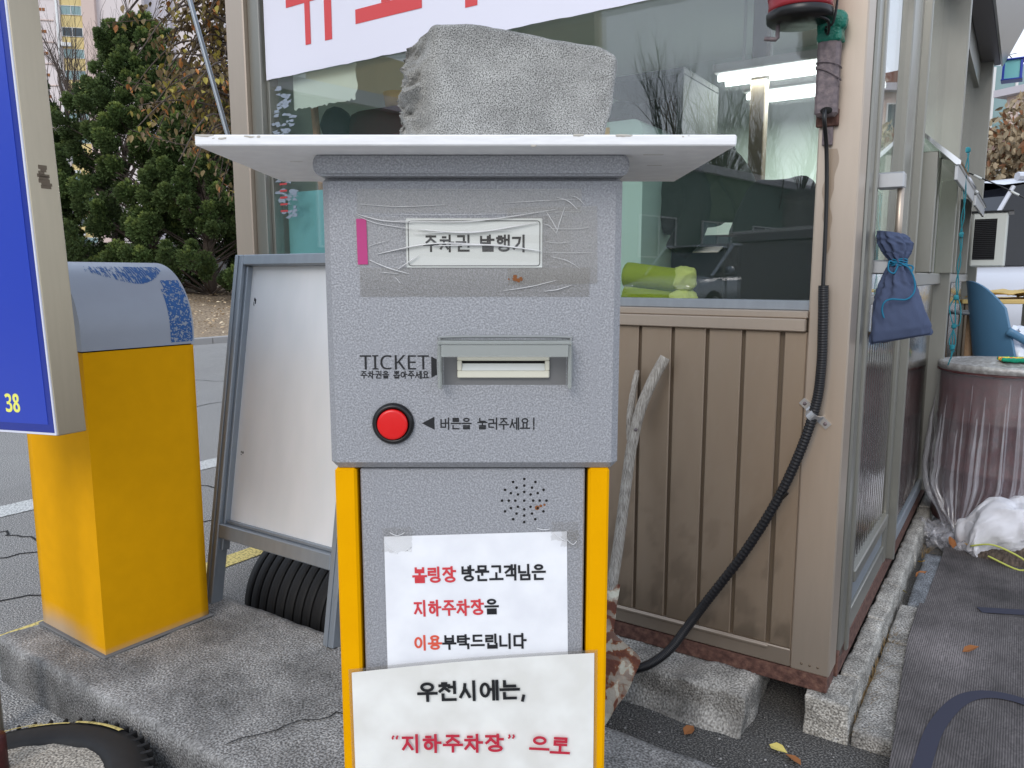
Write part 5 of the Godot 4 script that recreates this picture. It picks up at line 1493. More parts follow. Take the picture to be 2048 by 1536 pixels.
	for q in [[-0.365, 1.4925, 0.013], [-0.345, 1.489, 0.010], [0.215, 1.4925, 0.012], [0.09, 1.479, 0.004], [0.30, 1.4915, 0.006], [-0.30, 1.4915, 0.012], [0.152, 1.4925, 0.008]]:
		s.lump(Vector3(q[0] - q[2], q[1] - 0.0022, 0.0975), Vector3(q[0] + q[2], q[1] + 0.0012, 0.1004), 8, 0.0012, 0.0016, 60.0, int(q[0] * 1000))
	add("chips", s, mats.chipped, n)
	s = Shape.new()
	for q in [[0.255, 0.02, 0.03, 0.006], [0.28, -0.09, 0.024, 0.004], [-0.29, -0.05, 0.02, 0.003]]: s.box(Vector3(q[0], 1.4780, q[1]), Vector3(q[0] + q[2], 1.4784, q[1] + q[3] * 0.4), 0.0)
	add("scratches", s, mats.chipped, n)
	s = Shape.new(true)
	var sn := noise_of(495, 9.0)
	var st2 := noise_of(496, 1.6)
	s.lump(Vector3(-0.1015, 1.4935, -0.17), Vector3(0.212, 1.662, 0.028), 110, 0.008, 0.0016, 30.0, 497, func(p):
		var t: float = (p.y - 1.4935) / 0.168
		# the top falls to the right, the right end leans out, the left end is broken back
		p.y -= smoothstep(0.4, 1.0, t) * (0.030 * smoothstep(-0.02, 0.20, p.x) + 0.016 * smoothstep(-0.045, -0.10, p.x))
		p.y -= 0.014 * smoothstep(0.175, 0.215, p.x) * smoothstep(0.6, 1.0, t)
		if p.x > 0.15: p.x += smoothstep(0.15, 0.21, p.x) * (0.006 * smoothstep(0.3, 0.9, t) - 0.012 * smoothstep(0.45, 0.0, t))
		var b := smoothstep(-0.050, -0.10, p.x)
		p.x -= 0.010 * b * (1.0 - t)
		p.z -= b * (0.05 + 0.06 * sn.get_noise_3d(p.x, p.y * 1.6, p.z)) * smoothstep(-0.17, 0.0, p.z)
		p.x += b * (0.014 * sn.get_noise_3d(p.y * 2.6, p.z * 2.0, 3.0) + 0.008 * sn.get_noise_3d(p.y * 9.0, p.z * 9.0, 8.0))
		p.z += b * 0.012 * sn.get_noise_3d(p.x * 8.0, p.y * 8.0, 21.0)
		var e := smoothstep(0.185, 0.212, p.x)
		p.x -= e * 0.010 * (0.5 + sn.get_noise_3d(p.y, p.z, 9.0))
		p.y = maxf(p.y, 1.4937)
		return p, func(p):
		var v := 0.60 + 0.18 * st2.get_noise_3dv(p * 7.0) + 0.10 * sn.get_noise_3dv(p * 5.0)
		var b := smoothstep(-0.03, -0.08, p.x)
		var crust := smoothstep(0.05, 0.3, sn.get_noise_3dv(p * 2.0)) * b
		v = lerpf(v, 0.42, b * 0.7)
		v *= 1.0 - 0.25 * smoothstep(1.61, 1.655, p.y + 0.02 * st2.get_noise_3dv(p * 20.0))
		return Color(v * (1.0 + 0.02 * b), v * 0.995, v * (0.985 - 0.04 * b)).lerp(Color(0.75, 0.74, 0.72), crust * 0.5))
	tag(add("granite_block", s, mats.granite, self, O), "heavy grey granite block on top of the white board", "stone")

# ------------------------------------------------------------------------------------------------ left of the machine
func left_side():
	var s: Shape
	var c: Node3D
	# barrier gate cabinet: yellow box under a grey rounded hood
	c = thing("barrier_gate", "yellow barrier gate cabinet with rounded grey hood and peeling blue print", "barrier gate", K * at(-2.06, 0.15, 0.867, -1.5))
	var dn := noise_of(500, 6.0)
	var dust := func(p: Vector3) -> Color:
		var d := smoothstep(0.10, 0.0, p.y + 0.03 * dn.get_noise_3dv(p)) * smoothstep(0.18, -0.05, p.x) * 0.75
		d = maxf(d, smoothstep(0.03, 0.0, p.y) * 0.5)
		var y := Color(0.78, 0.375, 0.0045)
		return y.lerp(Color(0.42, 0.38, 0.34), d)
	s = Shape.new(true)
	for f in 4:
		var r := Basis(Vector3.UP, PI / 2 * f)
		var hw: float = 0.2 if f % 2 == 0 else 0.175
		var hd: float = 0.175 if f % 2 == 0 else 0.2
		s.grid(12, 40, func(u, v): return r * Vector3((u * 2 - 1) * hw, lerpf(0.004, 0.93, v), hd), func(u, v): return dust.call(r * Vector3((u * 2 - 1) * hw, lerpf(0.004, 0.93, v), hd)))
	s.st.generate_normals()
	var cab := add("cabinet", flat_normals(s), mats.yellow_dusty, c)
	s = Shape.new(); s.box(Vector3(-0.196, 0.9302, -0.171), Vector3(0.196, 0.934, 0.171), 0.0); add("shadow_gap", s, mats.dark_gap, cab)
	s = Shape.new(); s.box(Vector3(-0.212, 0.0, -0.187), Vector3(0.212, 0.008, 0.187), 0.003); add("base_sealant", s, mats.sealant_grey, c)
	# hood: a half round section over the width, swept along the depth
	var sec := func(t: float, grow: float) -> Vector2:
		# t 0..1 from the right foot over the top to the left foot
		if t < 0.1: return Vector2(0.203 + grow, lerpf(0.934, 0.985, t / 0.1))
		if t > 0.9: return Vector2(-0.203 - grow, lerpf(0.985, 0.934, (t - 0.9) / 0.1))
		var w := PI * (t - 0.1) / 0.8
		return Vector2(cos(w) * (0.203 + grow), 0.985 + sin(w) * (0.208 + grow))
	s = Shape.new(true)
	s.grid(40, 2, func(u, v):
		var q: Vector2 = sec.call(u, 0.0)
		return Vector3(q.x, q.y, lerpf(0.178, -0.178, v)))
	s.soft(false)
	for z in [0.178, -0.178]:
		for i in 40:
			var a: Vector2 = sec.call(i / 40.0, 0.0)
			var b: Vector2 = sec.call((i + 1) / 40.0, 0.0)
			if z > 0: s.tri(Vector3(0, 0.934, z), Vector3(a.x, a.y, z), Vector3(b.x, b.y, z))
			else: s.tri(Vector3(0, 0.934, z), Vector3(b.x, b.y, z), Vector3(a.x, a.y, z))
	var hood := add("hood", s, mats.hood_grey, c)
	# flakes of an old blue print: an arc over the top and a column near the back edge
	s = Shape.new(true)
	var pn := noise_of(503, 1.0)
	var flake := func(t0: float, t1: float, z0: float, z1: float):
		var a: Vector2 = sec.call(t0, 0.0007)
		var b: Vector2 = sec.call(t1, 0.0007)
		s.quad(Vector3(a.x, a.y, z0), Vector3(a.x, a.y, z1), Vector3(b.x, b.y, z1), Vector3(b.x, b.y, z0))
	for i in 120:
		for j in 26:
			var z := 0.115 - i * 0.0021
			var t := 0.285 + j * 0.0045
			var fi := i / 119.0
			var lower := 0.372 - 0.085 * (1.0 - pow(absf(fi - 0.60) / 0.60, 1.6)) if fi < 0.6 else 0.372 - 0.085 * (1.0 - pow((fi - 0.60) / 0.42, 2.0))
			if t < lower or fi < 0.02: continue
			if fi < 0.55 and pn.get_noise_2d(z * 170.0, t * 9.0) < 0.22 - 0.5 * fi: continue
			if pn.get_noise_2d(z * 90.0 + 9.0, t * 14.0) > 0.30: continue
			if i % 4 == 0 and pn.get_noise_2d(z * 30.0, t * 20.0) > 0.0: continue
			flake.call(t, t + 0.0042, z, z - 0.0020)
	for i in 26:
		for j in 66:
			var z := -0.097 - i * 0.0029
			var t := 0.016 + j * 0.0044
			var hollow := pn.get_noise_2d(z * 55.0 + 70.0, t * 42.0)
			if hollow > 0.22 + 0.5 * t: continue
			if t > 0.26 and absf(z + 0.137) > 0.03: continue
			if absf(pn.get_noise_2d(t * 90.0, z * 30.0 + 30.0)) < 0.045: continue
			flake.call(t, t + 0.0044, z, z - 0.0029)
	stuff(add("blue_flakes", s, mats.peel_blue, hood))
	s = Shape.new(true); s.lathe(PackedVector2Array([Vector2(0.012, 0), Vector2(0.012, 0.016), Vector2(0.0, 0.018)]), 12, Transform3D(Basis(Vector3(1, 0, 0), PI / 2), Vector3(-0.03, 0.995, 0.178))); add("lock", s, mats.chrome, hood)
	s = Shape.new(); s.box(Vector3(-0.27, 0.72, -0.05), Vector3(-0.2005, 0.85, 0.07), 0.006); add("arm_socket", s, mats.hood_grey, c)
	# blue lightbox sign at the left edge
	var B := Basis(Vector3.UP, deg_to_rad(-27.0)) * Basis(Vector3(0, 0, 1), 0.052)
	c = thing("sign_board", "tall blue sign box with steel sides ending in the number 38", "sign", Transform3D(B, Vector3(-1.026, 0.942, -1.70)))
	s = Shape.new(); s.box(Vector3(-0.62, 0.0, -0.072), Vector3(0.0, 1.75, -0.003), 0.002); add("steel_case", s, mats.steel_brushed, c)
	s = Shape.new(); s.box(Vector3(-0.618, 0.002, -0.0028), Vector3(-0.0015, 1.748, 0.0), 0.0); var face := add("face", s, mats.sign_line, c)
	s = Shape.new(); s.box(Vector3(-0.612, 0.0075, 0.0002), Vector3(-0.006, 1.742, 0.0012), 0.0); add("dark_border", s, mats.blue_sign_dark, face)
	s = Shape.new(); s.box(Vector3(-0.595, 0.026, 0.0014), Vector3(-0.024, 1.722, 0.0020), 0.0); add("blue_field", s, mats.blue_sign, face)
	words("38", 0.044, 0.056, mats.sign_number, face, Transform3D(Basis(), Vector3(-0.178, 0.051, 0.0022)), "lettering", true)
	s = Shape.new()
	for i in 8: s.box(Vector3(0.0002, 0.55 + i * 0.006, -0.055 + rng.randf_range(0, 0.02)), Vector3(0.0006, 0.556 + i * 0.006 + rng.randf_range(0, 0.004), -0.035 + rng.randf_range(0, 0.012)), 0.0)
	add("scuff", s, mats.bronze_dark, c)
	# its pole and tyre base
	c = thing("sign_weight", "old tyre filled with concrete on the ground at the lower left corner", "tyre", at(-1.17, 0, -1.62, 20.0))
	s = Shape.new(true)
	s.lathe(PackedVector2Array([Vector2(0.285, 0.0), Vector2(0.312, 0.03), Vector2(0.315, 0.075), Vector2(0.300, 0.112), Vector2(0.27, 0.122), Vector2(0.225, 0.121), Vector2(0.208, 0.112), Vector2(0.205, 0.06)]), 64)
	add("tyre", s, mats.black_rubber, c)
	for i in 52:
		s = Shape.new()
		s.box(Vector3(0.284, 0.090, -0.0045), Vector3(0.3160, 0.1172, 0.0045), 0.003, Transform3D(Basis(Vector3.UP, TAU * i / 52.0), Vector3.ZERO))
		add("tread_block", s, mats.black_rubber, c)
	s = Shape.new(true)
	var fn := noise_of(510, 5.0)
	s.grid(40, 12, func(u, v):
		var r = 0.207 * (1.0 - v)
		return Vector3(cos(TAU * u) * r, 0.108 + 0.012 * v + 0.008 * fn.get_noise_2d(cos(TAU * u) * r * 2.0, sin(TAU * u) * r * 2.0), -sin(TAU * u) * r), func(u, v):
		var k := 0.72 + 0.35 * fn.get_noise_2d(u * 20.0, v * 4.0)
		return Color(k * 1.0, k * 0.94, k * 0.84))
	add("concrete_fill", s, mats.concrete, c)
	s = Shape.new(true)
	for q in [[0.7, 0.5, 0.283, 0.298], [1.25, 0.35, 0.279, 0.292], [1.5, 0.7, 0.287, 0.297]]: s.lathe(PackedVector2Array([Vector2(q[3], 0.1175), Vector2((q[2] + q[3]) / 2, 0.1215), Vector2(q[2], 0.1222)]), 24, Transform3D(), q[0], q[1])
	add("yellow_paint", s, mats.road_yellow, c)
	c = thing("pipe_stub", "short dark maroon pipe stub set in the concrete of the old tyre", "pipe", at(-1.250, 0.1, -1.72))
	s = Shape.new(true); s.tube(PackedVector3Array([Vector3.ZERO, Vector3(0, 0.098, 0), Vector3(0, 0.104, 0)]), [0.024, 0.024, 0.020], 18); add("pipe", s, mats.drum, c)
	c = thing("sign_pole", "grey steel pole that carries the blue sign box from behind", "pole", at(-1.485, 0.0, -2.045))
	s = Shape.new(true); s.tube(PackedVector3Array([Vector3.ZERO, Vector3(0.0, 2.65, 0.0)]), 0.024, 16); add("shaft", s, mats.steel_brushed, c)
	# aluminium display board standing behind the machine
	var lean := Basis(Vector3(1, 0, 0), -0.165)
	c = thing("display_board", "grey aluminium display board with blank white panel behind the barrier cabinet", "display board", K * Transform3D(lean, Vector3(-1.975, 0.15, 0.615)))
	for q in [0.0, 0.605]:
		s = Shape.new(); s.box(Vector3(q, -0.005 if q == 0.0 else 0.0, -0.028), Vector3(q + 0.045, 1.238, 0.02), 0.003); s.box(Vector3(q + 0.0455 if q == 0.0 else q - 0.012, 0.19, -0.028), Vector3(q + 0.0575 if q == 0.0 else q - 0.0005, 1.20, 0.004), 0.002); s.box(Vector3(q + 0.018, 0.0, 0.0205), Vector3(q + 0.024, 1.236, 0.024), 0.001); add("leg", s, mats.alu_grey, c)
	s = Shape.new(); s.box(Vector3(0.0455, 1.202, -0.028), Vector3(0.6045, 1.238, 0.019), 0.003); add("top_rail", s, mats.alu_grey, c)
	s = Shape.new(); s.box(Vector3(0.0455, 0.235, -0.028), Vector3(0.6045, 0.285, 0.019), 0.003); s.box(Vector3(0.058, 0.2855, -0.02), Vector3(0.592, 0.297, -0.004), 0.002); add("bottom_rail", s, mats.alu_grey, c)
	s = Shape.new(); s.box(Vector3(0.0578, 0.2972, -0.026), Vector3(0.5922, 1.2018, -0.018), 0.0); var pan := add("panel", s, mats.panel_white, c)
	s = Shape.new()
	for q in [[0.078, 1.075, 0.007], [0.083, 1.065, 0.006], [0.076, 1.06, 0.004], [0.081, 0.53, 0.005], [0.090, 0.527, 0.004]]:
		for i in 4: s.box(Vector3(q[0] + rng.randf_range(0, 0.006), q[1] + rng.randf_range(0, 0.02), -0.0179), Vector3(q[0] + q[2] * 0.6 + rng.randf_range(0, 0.005), q[1] + 0.003 + rng.randf_range(0, 0.02), -0.0176 + i * 0.00003), 0.0)
	add("ink_specks", s, mats.ink, pan)
	s = Shape.new(); s.box(Vector3(0.60, 0.0, -0.03), Vector3(0.62, 1.05, -0.01), 0.002, Transform3D(Basis(Vector3(1, 0, 0), 0.40), Vector3(0, 0.06, -0.44))); add("rear_stay", s, mats.alu_grey, c)
	# curved length of tyre tread and a rough stone beneath the board
	c = thing("tyre_tread", "black ribbed tyre tread standing curved below the display board", "tyre", K * at(-1.80, 0.0, 0.15))
	s = Shape.new(true)
	var ribs := [-0.27, -0.215, -0.165, -0.12, -0.07, -0.02, 0.03, 0.075, 0.12, 0.175, 0.225, 0.28]
	for i in ribs.size() - 1:
		var x0: float = ribs[i] + 0.0045
		var x1: float = ribs[i + 1] - 0.0045
		s = Shape.new(true)
		var crown := func(x: float) -> float: return 0.268 - 0.022 * pow(absf(x) / 0.28, 6.0)
		s.grid(6, 40, func(u, v):
			var w := lerpf(-0.06, 3.2, v)
			var x := lerpf(x0, x1, u)
			var r: float = crown.call(x) - (0.004 if u < 0.01 or u > 0.99 else 0.0)
			return Vector3(x, 0.018 + r * sin(w), r * cos(w)))
		add("tread_rib", s, mats.black_rubber, c)
	s = Shape.new(true)
	s.grid(24, 40, func(u, v):
		var w := lerpf(-0.08, 3.22, v)
		var x := lerpf(-0.278, 0.278, u)
		var r := 0.258 - 0.022 * pow(absf(x) / 0.28, 6.0)
		return Vector3(x, 0.018 + r * sin(w), r * cos(w)))
	add("carcass", s, mats.tyre, c)
	var gn := noise_of(515, 4.0)
	s = Shape.new(true)
	s.lump(Vector3(-2.22, -0.02, -0.12), Vector3(-2.0, 0.30, 0.16), 24, 0.06, 0.05, 5.0, 516, null, func(p):
		var v := 0.42 + 0.3 * gn.get_noise_3dv(p * 3.0)
		return Color(v, v * 0.93, v * 0.84))
	tag(add("rough_stone", s, mats.concrete, self, K), "rough brown grey stone beside the black tyre tread", "stone")
	s = Shape.new(true)
	s.tube(PackedVector3Array([Vector3(-1.0, 0.0, -4.15), Vector3(-1.507, 2.067, -4.2), Vector3(-1.72, 2.93, -4.22), Vector3(-1.95, 3.86, -4.24)]), 0.0125, 10)
	tag(add("grey_rod", s, mats.alu_grey), "thin grey rod leaning up beside the kiosk's left post", "rod")

func flat_normals(s: Shape) -> ArrayMesh:
	return s.st.commit()

# ------------------------------------------------------------------------------------------------ right of the kiosk
func right_side():
	var s: Shape
	var c: Node3D
	var D := K * at(0.335, 0, -2.20)
	c = thing("drum", "maroon drum with a dented metal lid wrapped in clear film", "drum", D)
	s = Shape.new(true)
	s.lathe(PackedVector2Array([Vector2(0.0, 0.10), Vector2(0.268, 0.10), Vector2(0.275, 0.12), Vector2(0.275, 0.36), Vector2(0.283, 0.372), Vector2(0.275, 0.384), Vector2(0.275, 0.60), Vector2(0.283, 0.612), Vector2(0.275, 0.624), Vector2(0.277, 0.86), Vector2(0.272, 0.862)]), 56)
	add("body", s, mats.drum, c)
	s = Shape.new(true)
	s.lathe(PackedVector2Array([Vector2(0.286, 0.852), Vector2(0.292, 0.865), Vector2(0.290, 0.884), Vector2(0.278, 0.888), Vector2(0.262, 0.885), Vector2(0.25, 0.882), Vector2(0.21, 0.884), Vector2(0.17, 0.898), Vector2(0.0, 0.902)]), 56)
	add("lid", s, mats.drum_lid, c)
	s = Shape.new(true); s.tube(curve([Vector3(0.288, 0.848, 0), Vector3(0.2, 0.848, -0.207), Vector3(0, 0.848, -0.288), Vector3(-0.2, 0.848, -0.207), Vector3(-0.288, 0.848, 0), Vector3(-0.2, 0.846, 0.207), Vector3(0, 0.845, 0.288), Vector3(0.2, 0.846, 0.207), Vector3(0.288, 0.848, 0)], 6), 0.006, 8); add("rim_band", s, mats.drum, c)
	# the film hangs from the rim and is gathered to a knot low on the near side
	c = thing("plastic_film", "clear plastic film gathered in pleats around the maroon drum", "plastic film", D)
	var knot := Vector3(-0.13, 0.085, 0.30)
	var fnn := noise_of(520, 1.3)
	var film := func(w: float, v: float, grow: float) -> Vector3:
		var d := Vector3(cos(w), 0, -sin(w))
		var top := d * 0.292 + Vector3(0, 0.845, 0)
		var belly := d * 0.315 + Vector3(0, 0.40, 0)
		var pleat := (0.014 * sin(w * 19.0 + 2.0 * fnn.get_noise_1d(w * 3.0)) + 0.008 * sin(w * 41.0)) * smoothstep(0.05, 0.5, v)
		var p := top.lerp(belly, smoothstep(0.0, 0.62, v)) if v < 0.62 else belly.lerp(knot + d * 0.02, pow((v - 0.62) / 0.38, 1.25))
		p.y = lerpf(0.845, 0.33, v / 0.62) if v < 0.62 else lerpf(0.33, knot.y + 0.02 * sin(w * 7.0), pow((v - 0.62) / 0.38, 0.8))
		p += d * (pleat * (1.0 - 0.8 * smoothstep(0.75, 1.0, v)) + grow + 0.02 * fnn.get_noise_2d(w * 2.0, v * 4.0) * v)
		return p
	s = Shape.new(true)
	s.grid(220, 26, func(u, v): return film.call(-TAU * (1.0 - u), 1.0 - v, 0.0))
	add("film_skirt", s, mats.wrap_film, c)
	s = Shape.new(true)
	for i in 62:
		var w := -PI / 2 - 0.5 + rng.randf_range(-1.75, 1.75)
		var v0 := rng.randf_range(0.0, 0.35)
		var wd := rng.randf_range(0.003, 0.014)
		s.grid(3, 16, func(u, v):
			var vv := lerpf(0.99, v0, v)
			return film.call(w + (u - 0.5) * wd * 3.2 * (0.3 + 0.7 * sin(PI * v)), vv, 0.004))
	add("film_pleats", s, mats.wrap_fold, c)
	s = Shape.new(true)
	s.lump(Vector3(-0.12, 0.06, 0.20), Vector3(0.34, 0.31, 0.50), 34, 0.12, 0.05, 6.0, 523, func(p):
		p.y -= 0.10 * smoothstep(0.05, -0.12, p.x)
		return p)
	tag(add("cotton_bundle", s, mats.cotton, self, D), "puffy white cotton bundle under the film at the drum's foot", "bundle")
	c = thing("moss_stone", "mossy brown stone tied with yellow twine under the white bundle", "stone", D)
	s = Shape.new(true); s.lump(Vector3(-0.06, -0.02, 0.26), Vector3(0.30, 0.10, 0.52), 18, 0.05, 0.05, 7.0, 524); add("stone", s, mats.bark, c)
	s = Shape.new(true); s.tube(curve([Vector3(-0.07, 0.10, 0.50), Vector3(0.02, 0.13, 0.53), Vector3(0.14, 0.09, 0.56), Vector3(0.12, 0.05, 0.57), Vector3(0.0, 0.08, 0.54)], 5), 0.004, 6); add("twine", s, mats.husk, c)
	# litter left of the drum
	c = thing("plastic_litter", "crumpled clear plastic litter beside the drum and the kerb", "litter", D)
	for i in 4:
		s = Shape.new(true)
		var p := Vector3(-0.24 + i * 0.05, 0.0, 0.22 + i * 0.055)
		s.lump(p + Vector3(-0.06, 0.0, -0.06), p + Vector3(0.06, 0.10 - i * 0.012, 0.05), 12, 0.03, 0.06, 14.0, 530 + i)
		add("crumpled_film", s, mats.wrap_fold, c)
	for q in [[-0.14, 0.05, 0.42, "leaf_brown", "small brown leaf on the crumpled plastic litter"], [-0.05, 0.06, 0.44, "leaf_yellow", "ochre leaf propped against the mossy stone"]]:
		var o := add("fallen_leaf", leaf_shape(0.07), mats[q[3]], self, D * Transform3D(Basis.from_euler(Vector3(-0.7, q[0] * 20.0, 0.3)), Vector3(q[0], q[1], q[2])))
		tag(o, q[4], "leaf")
	# crocheted scrubber on the lid
	c = thing("crochet_scrubber", "flat crocheted scrubber in green, yellow and red on the drum lid", "scrubber", D * at(0.03, 0.902, 0.12, 14.0))
	var band := [["green_edge", -0.052, -0.030, mats.yarn_green], ["red_band", -0.030, -0.018, mats.yarn_red], ["yellow_band", -0.018, 0.006, mats.yarn_yellow], ["red_band", 0.006, 0.018, mats.yarn_red], ["yellow_band", 0.018, 0.028, mats.yarn_yellow], ["green_edge", 0.028, 0.056, mats.yarn_green]]
	for b in band:
		s = Shape.new(true); s.lump(Vector3(-0.062, 0.002, b[1]), Vector3(0.05, 0.020, b[2]), 20, 0.008, 0.006, 70.0, int(b[1] * 1000) + 540); add(b[0], s, b[3], c)
	s = Shape.new(true); s.lump(Vector3(0.051, 0.002, -0.045), Vector3(0.15, 0.019, 0.05), 20, 0.008, 0.006, 70.0, 550); add("pink_flower", s, mats.yarn_pink, c)
	s = Shape.new()
	for i in 9:
		var w := PI * (0.5 + i / 8.0)
		s.strip(PackedVector2Array([Vector2(0.10 + 0.012 * cos(w), 0.012 * sin(w)), Vector2(0.10 + 0.036 * cos(w), 0.036 * sin(w))]), 0.005, Transform3D(Basis(Vector3(1, 0, 0), -PI / 2), Vector3(0, 0.0215, 0)), i * 0.0002)
	add("red_petals", s, mats.yarn_red, c)
	# blue plastic chair with a white bag on it
	var ch := Transform3D(Basis(Vector3.UP, deg_to_rad(72.0)), Vector3(3.16, 0, -4.75))
	c = thing("plastic_chair", "blue plastic chair with curved back behind the wrapped drum", "chair", ch)
	s = Shape.new(true)
	s.slab(18, 18, func(u, v):
		var x = (u * 2 - 1) * (0.29 - 0.06 * v * v)
		return Vector3(x, 0.62 + 0.65 * v - 0.16 * pow(absf(u * 2 - 1), 3.0) * v, -0.22 - 0.10 * v + 0.16 * pow(u * 2 - 1, 2.0)), Vector3(0, 0, 0.012))
	add("backrest", s, mats.chair_blue, c)
	s = Shape.new(true); s.slab(10, 10, func(u, v): return Vector3((u * 2 - 1) * 0.29, 0.60 + 0.02 * pow(u * 2 - 1, 2.0), 0.30 - 0.52 * v), Vector3(0, 0.014, 0)); add("seat", s, mats.chair_blue, c)
	for q in [[-0.27, 0.27], [0.27, 0.27], [-0.25, -0.24], [0.25, -0.24]]:
		s = Shape.new(); s.box(Vector3(-0.025, 0.0, -0.02), Vector3(0.025, 0.59, 0.02), 0.006, Transform3D(Basis(), Vector3(q[0], 0, q[1]))); add("leg", s, mats.chair_blue, c)
	for q in [-0.29, 0.29]:
		s = Shape.new(true); s.tube(curve([Vector3(q, 0.60, 0.26), Vector3(q * 1.08, 0.80, 0.24), Vector3(q * 1.05, 0.86, 0.05), Vector3(q * 0.97, 0.98, -0.16)], 6), 0.024, 10, true, 0.5); add("armrest", s, mats.chair_blue, c)
	s = Shape.new(true)
	s.lump(Vector3(-0.26, 0.62, -0.16), Vector3(0.26, 0.96, 0.28), 26, 0.12, 0.09, 5.0, 560)
	tag(add("white_bag", s, mats.plastic_bag, self, ch), "crumpled white plastic bag heaped on the blue chair", "bag")
	# round topped metal stand
	c = thing("metal_stand", "round metal stand with a single pole behind the drum", "stand", at(2.98, 0, -4.95))
	s = Shape.new(true); s.lathe(PackedVector2Array([Vector2(0, 1.055), Vector2(0.14, 1.055), Vector2(0.15, 1.062), Vector2(0.15, 1.072), Vector2(0.13, 1.078), Vector2(0, 1.070)]), 36); add("top", s, mats.alu_grey, c)
	s = Shape.new(true); s.tube(PackedVector3Array([Vector3(-0.03, 0.02, 0), Vector3(-0.03, 1.055, 0)]), 0.026, 14); add("pole", s, mats.stick_wood, c)
	s = Shape.new(true); s.lathe(PackedVector2Array([Vector2(0.2, 0.0), Vector2(0.2, 0.02), Vector2(0.0, 0.03)]), 28); add("foot", s, mats.alu_grey, c)
	# low table with flattened cardboard
	c = thing("folding_table", "low table with flattened cardboard in front of the white car", "table", at(4.1, 0, -5.9, -12.0))
	s = Shape.new(); s.box(Vector3(-0.75, 1.10, -0.45), Vector3(0.9, 1.13, 0.45), 0.004); add("table_top", s, mats.cardboard, c)
	for q in [[-0.7, -0.4], [0.85, -0.4], [-0.7, 0.4], [0.85, 0.4]]:
		s = Shape.new(); s.box(Vector3(q[0] - 0.02, 0, q[1] - 0.02), Vector3(q[0] + 0.02, 1.0995, q[1] + 0.02), 0.003); add("leg", s, mats.bronze_dark, c)
	for q in [[-0.5, 0.1, 0.3, "torn yellow cardboard sheet lying at the left of the low table"], [0.1, -0.1, -0.2, "flat yellow cardboard sheet in the middle of the low table"]]:
		var cb := thing("cardboard_sheet", q[3], "cardboard", at(4.1, 1.131, -5.9, -12.0) * at(q[0], 0, q[1], q[2] * 60.0))
		s = Shape.new(true); var cn := noise_of(570, 2.0); s.slab(10, 10, func(u, v): return Vector3(lerpf(-0.3, 0.35, u), 0.03 + 0.03 * cn.get_noise_2d(u * 2.0, v * 2.0) + 0.03 * u, lerpf(0.25, -0.25, v)), Vector3(0, 0.006, 0)); add("sheet", s, mats.cardboard, cb)
	# thin bollard pipe behind the air conditioner
	c = thing("steel_post", "short brown steel post between kiosk and white car", "post", K * at(0.42, 0, -4.75))
	s = Shape.new(true); s.tube(PackedVector3Array([Vector3.ZERO, Vector3(0, 1.93, 0), Vector3(0, 1.97, 0)]), [0.046, 0.046, 0.03], 16); add("post", s, mats.side_frame, c)
	car("parked_car", "white sport utility car parked behind the blue chair", at(7.2, 0, -8.9, 4.0), mats.car_white, 1.42, 1.0)

